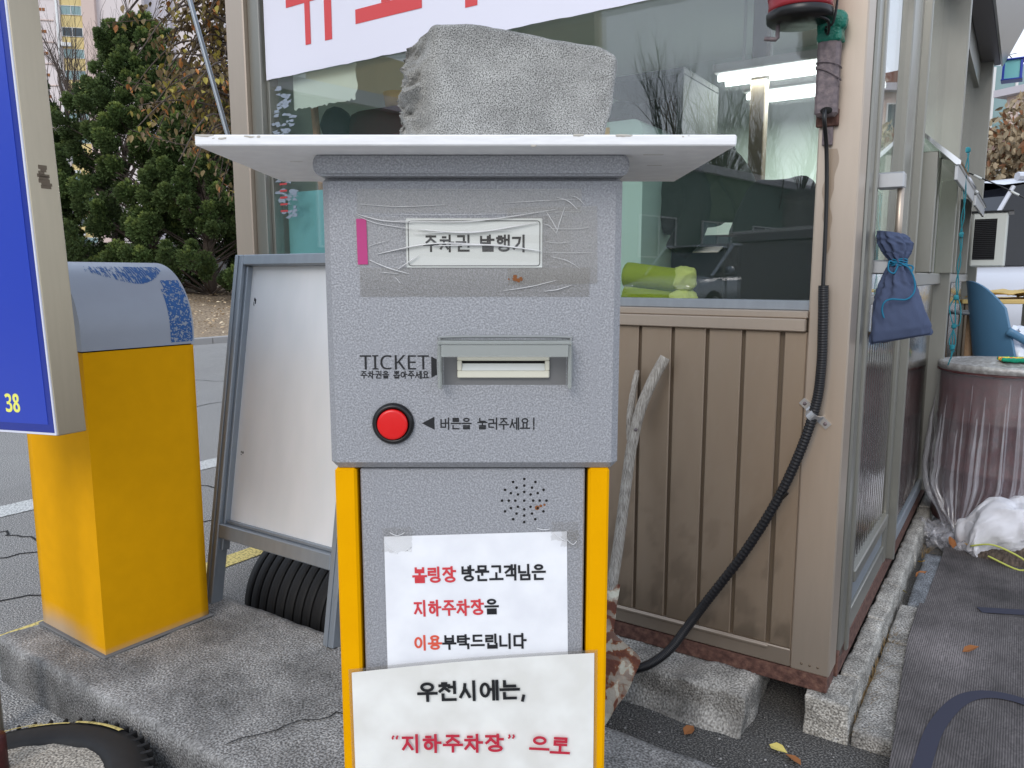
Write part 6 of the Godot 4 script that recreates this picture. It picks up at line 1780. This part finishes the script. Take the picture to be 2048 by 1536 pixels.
func car(called: String, label: String, place: Transform3D, m: Material, k: float, tall: float) -> void:
	# side along x, nose to the right; k enlarges the plan, which is drawn for a 4.6 m car
	var c := thing(called, label, "car", place * Transform3D(Basis.from_scale(Vector3(k, k * tall, k)), Vector3.ZERO))
	var s := Shape.new(true)
	# body: rounded section along the length; rows give x, bottom, shoulder height, half width
	var lower := [[-2.30, 0.42, 0.80, 0.70], [-2.24, 0.30, 0.96, 0.82], [-2.05, 0.26, 1.02, 0.87], [-1.3, 0.24, 1.03, 0.91], [0.0, 0.24, 1.00, 0.92], [0.9, 0.24, 0.98, 0.92], [1.25, 0.25, 0.97, 0.91], [1.7, 0.25, 0.92, 0.88], [2.1, 0.27, 0.83, 0.80], [2.26, 0.32, 0.70, 0.66], [2.30, 0.42, 0.60, 0.55]]
	s.grid(40, 28, func(u, v):
		var t: float = u * (lower.size() - 1)
		var i := mini(int(t), lower.size() - 2)
		var f := t - i
		var a = lower[i]
		var b = lower[i + 1]
		var w = TAU * v
		var hy: float = (lerpf(a[2], b[2], f) - lerpf(a[1], b[1], f)) / 2.0
		var cy: float = lerpf(a[1], b[1], f) + hy
		var n := 0.38
		return Vector3(lerpf(a[0], b[0], f), cy + hy * signf(sin(w)) * pow(absf(sin(w)), n), -lerpf(a[3], b[3], f) * signf(cos(w)) * pow(absf(cos(w)), n)))
	var body := add("body", s, m, c)
	# glasshouse in dark glass under a painted roof
	var gh := PackedVector2Array([Vector2(-2.02, 0.99), Vector2(1.32, 0.95), Vector2(0.52, 1.55), Vector2(0.2, 1.62), Vector2(-1.2, 1.62), Vector2(-1.72, 1.52)])
	s = Shape.new(); s.prism(gh, -0.78, 0.78); add("windows", s, mats.car_glass, c)
	s = Shape.new(true)
	s.grid(20, 10, func(u, v):
		var x := lerpf(-1.80, 0.62, u)
		var y := 1.56 + 0.11 * sin(PI * clampf(u * 0.9 + 0.08, 0, 1)) - 0.06 * pow(absf(v * 2 - 1), 3.0)
		return Vector3(x, y, lerpf(0.80, -0.80, v)))
	add("roof", s, m, c)
	for side in [-1.0, 1.0]:
		for q in [[-2.0, 0.99, -1.72, 1.52, 0.03], [1.34, 0.95, 0.50, 1.58, 0.07], [-1.70, 1.585, 0.52, 1.585, 0.06]]:
			s = Shape.new(); s.tube(PackedVector3Array([Vector3(q[0], q[1], 0.785 * side), Vector3(q[2], q[3], 0.785 * side)]), q[4] * 0.5, 8); add("pillar", s, m, body)
		for q in [-0.95, 0.25]:
			s = Shape.new(true); s.tube(curve([Vector3(q - 0.13, 0.86, 0.905 * side), Vector3(q - 0.08, 0.865, 0.945 * side), Vector3(q + 0.08, 0.865, 0.945 * side), Vector3(q + 0.13, 0.86, 0.905 * side)], 4), 0.018, 8); add("door_handle", s, mats.chrome, c)
		for q in [-1.42, -0.24, 0.98]:
			s = Shape.new(); s.box(Vector3(q - 0.004, 0.34, 0.912 * side - 0.012), Vector3(q + 0.004, 0.96, 0.912 * side + 0.010), 0.0); add("door_gap", s, mats.dark_gap, body)
		s = Shape.new(true); s.lump(Vector3(0.78, 1.0, 0.92 * side - 0.09), Vector3(0.95, 1.15, 0.92 * side + 0.09), 8, 0.06, 0.0, 1.0, 1); add("side_mirror", s, m, c)
		s = Shape.new(true); s.lump(Vector3(1.90, 0.62, 0.62 * side - 0.16), Vector3(2.24, 0.78, 0.62 * side + 0.14), 8, 0.06, 0.0, 1.0, 1); add("headlight", s, mats.chrome, c)
		s = Shape.new(true); s.lump(Vector3(-2.30, 0.78, 0.66 * side - 0.14), Vector3(-2.1, 0.98, 0.66 * side + 0.15), 8, 0.05, 0.0, 1.0, 1); add("tail_light", s, mats.lens_red, c)
		for x in [-1.42, 1.42]:
			var W := Transform3D(Basis(Vector3(1, 0, 0), PI / 2 * side), Vector3(x, 0.34, 0.80 * side))
			s = Shape.new(true); s.lathe(PackedVector2Array([Vector2(0.22, -0.13), Vector2(0.32, -0.12), Vector2(0.345, -0.08), Vector2(0.345, 0.08), Vector2(0.32, 0.13), Vector2(0.225, 0.135)]), 36, W); var ty := add("wheel", s, mats.tyre, c)
			s = Shape.new(true); s.lathe(PackedVector2Array([Vector2(0.225, 0.125), Vector2(0.21, 0.12), Vector2(0.20, 0.09), Vector2(0.05, 0.09), Vector2(0.05, 0.12), Vector2(0.0, 0.125)]), 28, W)
			s.soft(false)
			for n in 10: s.box(Vector3(0.03, 0.092, -0.014), Vector3(0.215, 0.122, 0.014), 0.004, W * Transform3D(Basis(Vector3.UP, TAU * n / 10.0), Vector3.ZERO))
			add("rim", s, mats.rim, ty)

# ------------------------------------------------------------------------------------------------ far things
func limb(s: Shape, a: Vector3, d: Vector3, length: float, r: float, depth: int, ends: Array, up := 0.15, spread := 0.6, kids := 3) -> void:
	# a branch that bends a little, with smaller ones leaving it
	var pts := PackedVector3Array([a])
	var rr := [r]
	var p := a
	var dir := d
	var n := 4
	for i in n:
		dir = (dir + Vector3(rng.randfn() * 0.11, rng.randfn() * 0.08 + up * 0.15, rng.randfn() * 0.11)).normalized()
		p += dir * length / n
		pts.append(p)
		rr.append(r * (1.0 - 0.45 * (i + 1) / n))
	s.tube(pts, rr, 6 if depth > 1 else 4, false)
	if depth == 0:
		ends.append([p, dir])
		return
	for k in kids:
		var i := rng.randi_range(1, n)
		var side := Vector3(rng.randfn(), rng.randfn() * 0.6, rng.randfn()).normalized()
		limb(s, pts[i], (dir + side * spread + Vector3(0, up, 0)).normalized(), length * rng.randf_range(0.55, 0.78), rr[i] * 0.62, depth - 1, ends, up, spread, kids)
	limb(s, pts[n], dir, length * 0.7, rr[n] * 0.9, depth - 1, ends, up, spread, kids)

func bare_tree(called: String, label: String, place: Vector3, height: float, sd: int, group := "", depth := 4) -> void:
	rng.seed = sd
	var c := thing(called, label, "tree", Transform3D(Basis(Vector3.UP, sd), place), group)
	var s := Shape.new(true)
	s.tube(PackedVector3Array([Vector3.ZERO, Vector3(0.03, height * 0.16, 0), Vector3(0, height * 0.3, 0.03)]), [height * 0.022, height * 0.017, height * 0.014], 10, false)
	add("trunk", s, mats.bark, c)
	s = Shape.new(true)
	var ends := []
	for k in 5: limb(s, Vector3(0, height * (0.2 + 0.025 * k), 0), Vector3(cos(k * 1.3) * 0.55, 1.0, sin(k * 1.3) * 0.55).normalized(), height * 0.24, height * 0.009, depth, ends, 0.3, 0.55, 3)
	add("branches", s, mats.bark, c)

func conifer(called: String, label: String, place: Vector3, height: float, width: float, sd: int, group: String) -> void:
	# upright evergreen: tufts of short sprays on limbs that rise from the trunk
	rng.seed = sd
	var c := thing(called, label, "tree", Transform3D(Basis(), place), group)
	var s := Shape.new(true)
	s.tube(PackedVector3Array([Vector3.ZERO, Vector3(0, height * 0.4, 0), Vector3(0, height * 0.9, 0)]), [height * 0.03, height * 0.02, 0.02], 10)
	add("trunk", s, mats.bark, c)
	var lobes := []
	var wood := Shape.new(true)
	for i in 330:
		var h := pow(rng.randf(), 0.85)
		var y := height * lerpf(0.07, 0.97, h)
		var prof := pow(1.0 - h, 0.62) * 0.90 + 0.10
		if h < 0.12: prof *= 0.75 + h * 2.0
		var w := rng.randf() * TAU
		var r := width * 0.5 * prof * sqrt(rng.randf_range(0.25, 1.0)) * (0.85 + 0.3 * rng.randf())
		var p := Vector3(cos(w) * r, y, sin(w) * r)
		var size := rng.randf_range(0.22, 0.46) * (0.6 + 0.45 * (1.0 - h)) * height / 9.0
		lobes.append([p, size, Vector3(cos(w) * 0.7, 1.0, sin(w) * 0.7).normalized(), rng.randf()])
		if i % 2 == 0: wood.tube(PackedVector3Array([Vector3(0, maxf(0.2, y - r * 0.6), 0), p]), [0.03, 0.012], 5, false)
	add("limbs", wood, mats.bark, c)
	var spray := Shape.new()
	for k in 7:
		var w := TAU * k / 7.0
		var d := Vector3(cos(w) * 0.55, 1.0, sin(w) * 0.55).normalized()
		var e := d.cross(Vector3(cos(w + 1.0), 0.2, sin(w + 1.0))).normalized() * 0.13
		spray.tri(-e * 0.4, e * 0.4, d * 0.6 + e); spray.tri(-e * 0.4, d * 0.6 + e, d)
		spray.tri(-e * 0.4, d, d * 0.6 - e)
	var per := 180
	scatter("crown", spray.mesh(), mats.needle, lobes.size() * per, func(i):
		var l = lobes[i / per]
		var v := Vector3(rng.randfn(), rng.randfn(), rng.randfn()).normalized() * pow(rng.randf(), 0.38)
		var size: float = l[1]
		var axis: Vector3 = l[2]
		var p: Vector3 = l[0] + v * size * Vector3(0.85, 0.8, 0.85) + axis * size * 0.35 * v.dot(axis)
		var d := (v * 0.9 + axis * 0.8 + Vector3(rng.randfn(), rng.randfn(), rng.randfn()) * 0.3).normalized()
		var q := Basis(Quaternion(Vector3.UP, d)) * Basis(Vector3.UP, rng.randf() * TAU)
		var k: float = rng.randf_range(0.8, 1.15) * (0.75 + 0.5 * l[3])
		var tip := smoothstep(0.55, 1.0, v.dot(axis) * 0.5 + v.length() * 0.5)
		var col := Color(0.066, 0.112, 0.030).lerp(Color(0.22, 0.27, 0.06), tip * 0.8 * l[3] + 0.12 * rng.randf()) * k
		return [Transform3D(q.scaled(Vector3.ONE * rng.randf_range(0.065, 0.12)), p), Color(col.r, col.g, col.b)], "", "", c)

func far_left():
	var s: Shape
	var g := "evergreens on the bank across the road"
	conifer("evergreen_tree", "broad dark evergreen tree directly behind the barrier cabinet", Vector3(-11.1, 0.35, -24.0), 8.7, 6.6, 601, g)
	conifer("evergreen_tree", "evergreen tree half hidden by the blue sign box", Vector3(-14.9, 0.5, -24.0), 7.4, 4.4, 602, g)
	conifer("evergreen_tree", "evergreen tree beside the kiosk's left post with its trunk in sight", Vector3(-8.75, 0.55, -22.5), 6.4, 4.6, 603, g)
	# broadleaf with autumn leaves whose twigs hang in from the right
	rng.seed = 611
	var c := thing("autumn_tree", "broadleaf tree with hanging yellow brown leaves above the left post", "tree", at(-3.55, 0, -11.4))
	s = Shape.new(true); s.tube(PackedVector3Array([Vector3.ZERO, Vector3(0.1, 1.6, 0), Vector3(0, 3.6, 0.1), Vector3(-0.1, 6.5, 0)]), [0.20, 0.17, 0.14, 0.06], 12, false); add("trunk", s, mats.bark, c)
	s = Shape.new(true)
	var leaves := []
	var twig := func(a: Vector3, b: Vector3, cc: Vector3, n: int, r: float):
		var pts := curve([a, b, cc], 8)
		var rr := []
		for i in pts.size(): rr.append(r * (1.0 - 0.8 * i / pts.size()))
		s.tube(pts, rr, 5, false)
		for i in n:
			var t := rng.randf_range(0.25, 1.0)
			var p := pts[int(t * (pts.size() - 1))]
			leaves.append(p + Vector3(rng.randfn() * 0.09, rng.randfn() * 0.05 - 0.03, rng.randfn() * 0.09))
	for i in 110:
		var y := rng.randf_range(3.0, 6.4)
		var a := Vector3(0, minf(y, 6.2), 0.05)
		var w := PI + rng.randf_range(-1.5, 1.5)
		var l := rng.randf_range(0.7, 1.75) * (1.0 if y < 5.5 else 1.0)
		var b := a + Vector3(cos(w) * l * 0.6, rng.randf_range(0.05, 0.4), sin(w) * l * 0.6)
		twig.call(a, b, a + Vector3(cos(w) * l, rng.randf_range(-0.7, 0.1), sin(w) * l), 34, 0.022)
	# the two long twigs reaching out over the evergreens
	twig.call(Vector3(-0.3, 4.15, 0), Vector3(-0.95, 3.85, 0.3), Vector3(-1.75, 3.95, 0.4), 26, 0.016)
	twig.call(Vector3(-0.3, 3.35, 0), Vector3(-0.9, 3.1, 0.3), Vector3(-1.72, 3.30, 0.4), 34, 0.016)
	twig.call(Vector3(-0.3, 4.6, 0), Vector3(-1.0, 4.75, 0.3), Vector3(-1.95, 4.7, 0.4), 18, 0.014)
	add("twigs", s, mats.bark, c)
	scatter("crown", leaf_shape(1.0), mats.leaf, leaves.size(), func(i):
		var q := Basis.from_euler(Vector3(rng.randf_range(0.3, 1.3), rng.randf() * TAU, rng.randf_range(-0.5, 0.5)))
		var t := rng.randf()
		var col := Color(0.20, 0.145, 0.05).lerp(Color(0.13, 0.085, 0.04), rng.randf()) if t < 0.80 else Color(0.30, 0.24, 0.035) if t < 0.94 else Color(0.42, 0.16, 0.035)
		return [Transform3D(q.scaled(Vector3.ONE * rng.randf_range(0.07, 0.125)), leaves[i]), col * rng.randf_range(0.7, 1.2)], "", "", c)
	bare_tree("bare_tree", "bare winter tree between the evergreens and the apartment block", Vector3(-13.6, 0.3, -27.0), 12.0, 621)
	# bench under the trees
	c = thing("bench", "small wooden bench under the evergreens by the left post", "bench", at(-9.15, 0.62, -23.6, 20.0))
	s = Shape.new(); s.box(Vector3(-0.2, 0.42, -0.22), Vector3(1.2, 0.47, 0.22), 0.01); add("seat", s, mats.stick_wood, c)
	for q in [-0.1, 1.1]:
		s = Shape.new(); s.box(Vector3(q - 0.05, 0, -0.18), Vector3(q + 0.05, 0.42, 0.18), 0.01); add("leg", s, mats.bark, c)
	# pale garden wall behind the trunks
	s = Shape.new(); s.box(Vector3(-30, 0.3, -0.1), Vector3(16, 2.3, 0.1), 0.0)
	tag(add("garden_wall", s, mats.wall_grey, self, at(-12, 0.3, -31.5, 8.0)), "pale grey garden wall behind the evergreen trunks", "wall")
	tower()

func pane_window(parent: Node3D, x: float, y: float, z: float, w: float, h: float, split: bool) -> void:
	var s := Shape.new()
	s.box(Vector3(x, y, z - 0.05), Vector3(x + w, y + h, z - 0.01), 0.0)
	var g := add("window", s, mats.pane_dark if not split else mats.pane_teal, parent)
	s = Shape.new()
	for q in [[x - 0.06, y - 0.06, x + w + 0.06, y], [x - 0.06, y + h, x + w + 0.06, y + h + 0.06], [x - 0.06, y, x, y + h], [x + w, y, x + w + 0.06, y + h], [x + w * 0.48, y, x + w * 0.48 + 0.05, y + h]]:
		s.box(Vector3(q[0], q[1], z - 0.04), Vector3(q[2], q[3], z + 0.06), 0.0)
	add("frame", s, mats.frame_white, g)

func tower():
	# apartment block far left: white gable bays, a column of yellow panels with windows, grey blind walls
	var c := thing("apartment_block", "tall pale apartment block with yellow window panels behind the evergreens", "building", at(-66.3, 0, -115.0, 10.0) * Transform3D(Basis.from_scale(Vector3(1.7, 1.0, 1.0)), Vector3.ZERO))
	var s := Shape.new(); s.box(Vector3(-9.0, 0, -12), Vector3(1.25, 48, 0.0), 0.0); add("wall", s, mats.render_white, c)
	s = Shape.new(); s.box(Vector3(1.2502, 0, -12), Vector3(3.0, 48, -0.35), 0.0); add("window_bay", s, mats.render_yellow, c)
	s = Shape.new(); s.box(Vector3(3.0002, 0, -12), Vector3(4.0, 48, 0.1), 0.0); add("pink_pier", s, mats.render_pink, c)
	s = Shape.new(); s.box(Vector3(4.0002, 0, -13), Vector3(7.6, 48, -0.8), 0.0); add("blind_wall", s, mats.render_white, c)
	s = Shape.new(); s.box(Vector3(7.6002, 0, -14), Vector3(9.6, 48, -2.4), 0.0); add("blind_wall", s, mats.render_grey, c)
	s = Shape.new(); s.box(Vector3(9.6002, 0, -15), Vector3(13.0, 48, -3.4), 0.0); add("blind_wall", s, mats.render_white, c)
	s = Shape.new(true); s.tube(PackedVector3Array([Vector3(1.05, 0, 0.14), Vector3(1.05, 48, 0.14)]), 0.10, 8); add("drain_pipe", s, mats.frame_white, c)
	for i in 15:
		var y := 5.2 + i * 2.95
		pane_window(c, 1.32, y + 0.55, -0.30, 1.55, 1.15, i % 3 != 1)
		s = Shape.new(); s.box(Vector3(-2.0, y - 0.55, 0.0002), Vector3(0.75, y - 0.42, 0.16), 0.0); add("ledge", s, mats.render_pink, c)
		s = Shape.new()
		for q in 4: s.box(Vector3(-0.85 + q * 0.26, y + 0.75, 0.0002), Vector3(-0.64 + q * 0.26, y + 1.15, 0.05), 0.0)
		add("vent", s, mats.leaf_brown, c)
		s = Shape.new(); s.box(Vector3(-4.3, y + 0.5, 0.0002), Vector3(-3.4, y + 1.8, 0.06), 0.0); add("window", s, mats.pane_dark, c)
		if i % 3 == 0:
			s = Shape.new(); s.box(Vector3(1.15, y + 2.0, -0.1), Vector3(2.0, y + 2.5, 0.35), 0.02); add("cooling_unit", s, mats.frame_white, c)

func far_right():
	var s: Shape
	var c: Node3D
	# brown leaved hedge tree behind the car
	rng.seed = 631
	c = thing("brown_hedge_tree", "large bush of withered brown leaves behind the white car", "tree", at(11.2, 0, -15.0))
	s = Shape.new(true)
	var ends := []
	for k in 8: limb(s, Vector3(-1.0 + 0.5 * k, 0, 0.3 * sin(k)), Vector3(rng.randfn() * 0.25, 1.0, rng.randfn() * 0.25).normalized(), 1.9, 0.05, 2, ends, 0.25, 0.6, 3)
	add("branches", s, mats.bark, c)
	scatter("crown", leaf_shape(1.0), mats.leaf, 22000, func(i):
		var v := Vector3(rng.randfn(), rng.randfn(), rng.randfn()).normalized() * pow(rng.randf(), 0.4)
		var lobe = i % 22
		var o := Vector3(-1.9 + 0.55 * (lobe % 8) , 1.5 + 1.15 * (lobe / 8) + 0.3 * sin(lobe * 3.1), 0.5 * sin(lobe * 2.3))
		var p := o + v * Vector3(1.0, 0.8, 0.9)
		var col := Color(0.30, 0.215, 0.12).lerp(Color(0.42, 0.34, 0.22), rng.randf())
		if p.y < 2.6 and rng.randf() < 0.5: col = Color(0.13, 0.14, 0.035)
		if rng.randf() < 0.15: col = Color(0.28, 0.12, 0.05)
		return [Transform3D(Basis.from_euler(Vector3(rng.randf() * TAU, rng.randf() * TAU, rng.randf() * TAU)).scaled(Vector3.ONE * rng.randf_range(0.10, 0.18)), p), col * rng.randf_range(0.6, 1.2)], "", "", c)
	# glass office block and a brick tower beyond
	c = thing("glass_building", "pale green glass office building beyond the brown bush", "building", at(31.5, 0, -46.0, -14.0))
	s = Shape.new(); s.box(Vector3(-6, 0, -8), Vector3(1.5, 13.4, 0), 0.0); add("body", s, mats.pane_teal, c)
	for i in 7:
		s = Shape.new(); s.box(Vector3(-6.0 + i * 1.2, 0, 0.001), Vector3(-5.86 + i * 1.2, 13.3, 0.1), 0.0); add("mullion", s, mats.frame_white, c)
	s = Shape.new(); s.box(Vector3(1.6, 0, -8), Vector3(12, 14.5, 0.6), 0.0)
	tag(add("brick_tower", s, mats.brick_wall, self, at(31.5, 0, -46.0, -14.0)), "reddish brick tower at the right edge behind the glass building", "building")
	# apartments and a sunlit house to the right, seen mirrored in the kiosk's side glass
	c = thing("long_apartments", "long pale four storey apartment block mirrored in the kiosk's side panes", "building", at(28.3, 0, -34.8, -66.0))
	s = Shape.new(); s.box(Vector3(-7, 0, -8), Vector3(9, 10.4, 0), 0.0); add("wall", s, mats.render_pink, c)
	s = Shape.new(); s.box(Vector3(-7.4, 10.4002, -8.4), Vector3(9.4, 10.75, 0.5), 0.0); add("roof", s, mats.render_grey, c)
	for j in 4:
		for i in 5:
			pane_window(c, -6.2 + i * 2.9, 0.6 + j * 2.5, 0.06, 1.9, 1.7, (i + j) % 2 == 0)
		s = Shape.new(); s.box(Vector3(-7.0, 0.2 + j * 2.5, 0.001), Vector3(9.0, 0.4 + j * 2.5, 0.25), 0.0); add("balcony_slab", s, mats.render_white, c)
	c = thing("sunlit_house", "low cream house in warm sunlight mirrored in the kiosk's side panes", "building", at(16.4, 0, -20.4, -62.0))
	s = Shape.new(); s.box(Vector3(-4.5, 0, -5), Vector3(4.5, 5.0, 0), 0.0); add("wall", s, mats.render_cream, c)
	s = Shape.new(); s.prism(PackedVector2Array([Vector2(-0.4, 5.0), Vector2(5.6, 5.0), Vector2(2.6, 6.0)]), -4.9, 4.9, Transform3D(Basis(Vector3.UP, PI / 2), Vector3.ZERO)); add("roof", s, mats.roof_tile, c)
	for i in 3: pane_window(c, -3.8 + i * 2.9, 3.2, 0.06, 1.3, 1.2, i % 2 == 0)

func behind():
	# what stands across the road behind the camera's left: it shows in the window glass
	bare_tree("street_tree", "slender bare street tree reflected above the white board", Vector3(-34.9, 0, 23.6), 16.5, 641, "bare street trees across the road", 4)
	bare_tree("street_tree", "spreading bare street tree reflected nearest the corner post", Vector3(-34.5, 0, 29.7), 14.5, 642, "bare street trees across the road", 4)
	bare_tree("street_tree", "bare street tree reflected between the two others", Vector3(-42.0, 0, 32.4), 15.0, 643, "bare street trees across the road", 4)
	var c := thing("low_hall", "long low grey green hall across the road reflected in the window", "building", at(-29.5, 0, 19.0, 66.0))
	var s := Shape.new(); s.box(Vector3(-30, 0, -3.0), Vector3(26, 6.4, 0), 0.0); add("wall", s, mats.hall_green, c)
	s = Shape.new(); s.box(Vector3(-30.3, 6.4002, -3.3), Vector3(26.3, 6.8, 0.3), 0.0); add("roof_edge", s, mats.render_grey, c)
	for i in 9: pane_window(c, -27.0 + i * 5.6, 2.2, 0.06, 3.0, 1.8, i % 2 == 0)
	s = Shape.new(); s.box(Vector3(-5, 0, -4), Vector3(5, 17.5, 4), 0.0)
	tag(add("ochre_building", s, mats.render_cream, self, at(-62.0, 0, 12.5, 60.0)), "far ochre building reflected beside the granite block", "building")
	car("silver_car", "silver car parked across the road reflected in the window", at(-16.4, 0, 10.6, 66.0), mats.car_silver, 1.36, 1.0)

func real_size():
	# the plan above is drawn ten to seven; brought to metres here, camera and lamps too
	for o in get_children():
		if o is Node3D:
			o.transform = Transform3D(Basis.from_scale(Vector3.ONE * 0.7), Vector3.ZERO) * o.transform if not (o is Camera3D or o is DirectionalLight3D) else Transform3D(o.transform.basis, o.transform.origin * 0.7)
	for l in find_children("*", "AreaLight3D", true, false): l.area_size *= 0.7
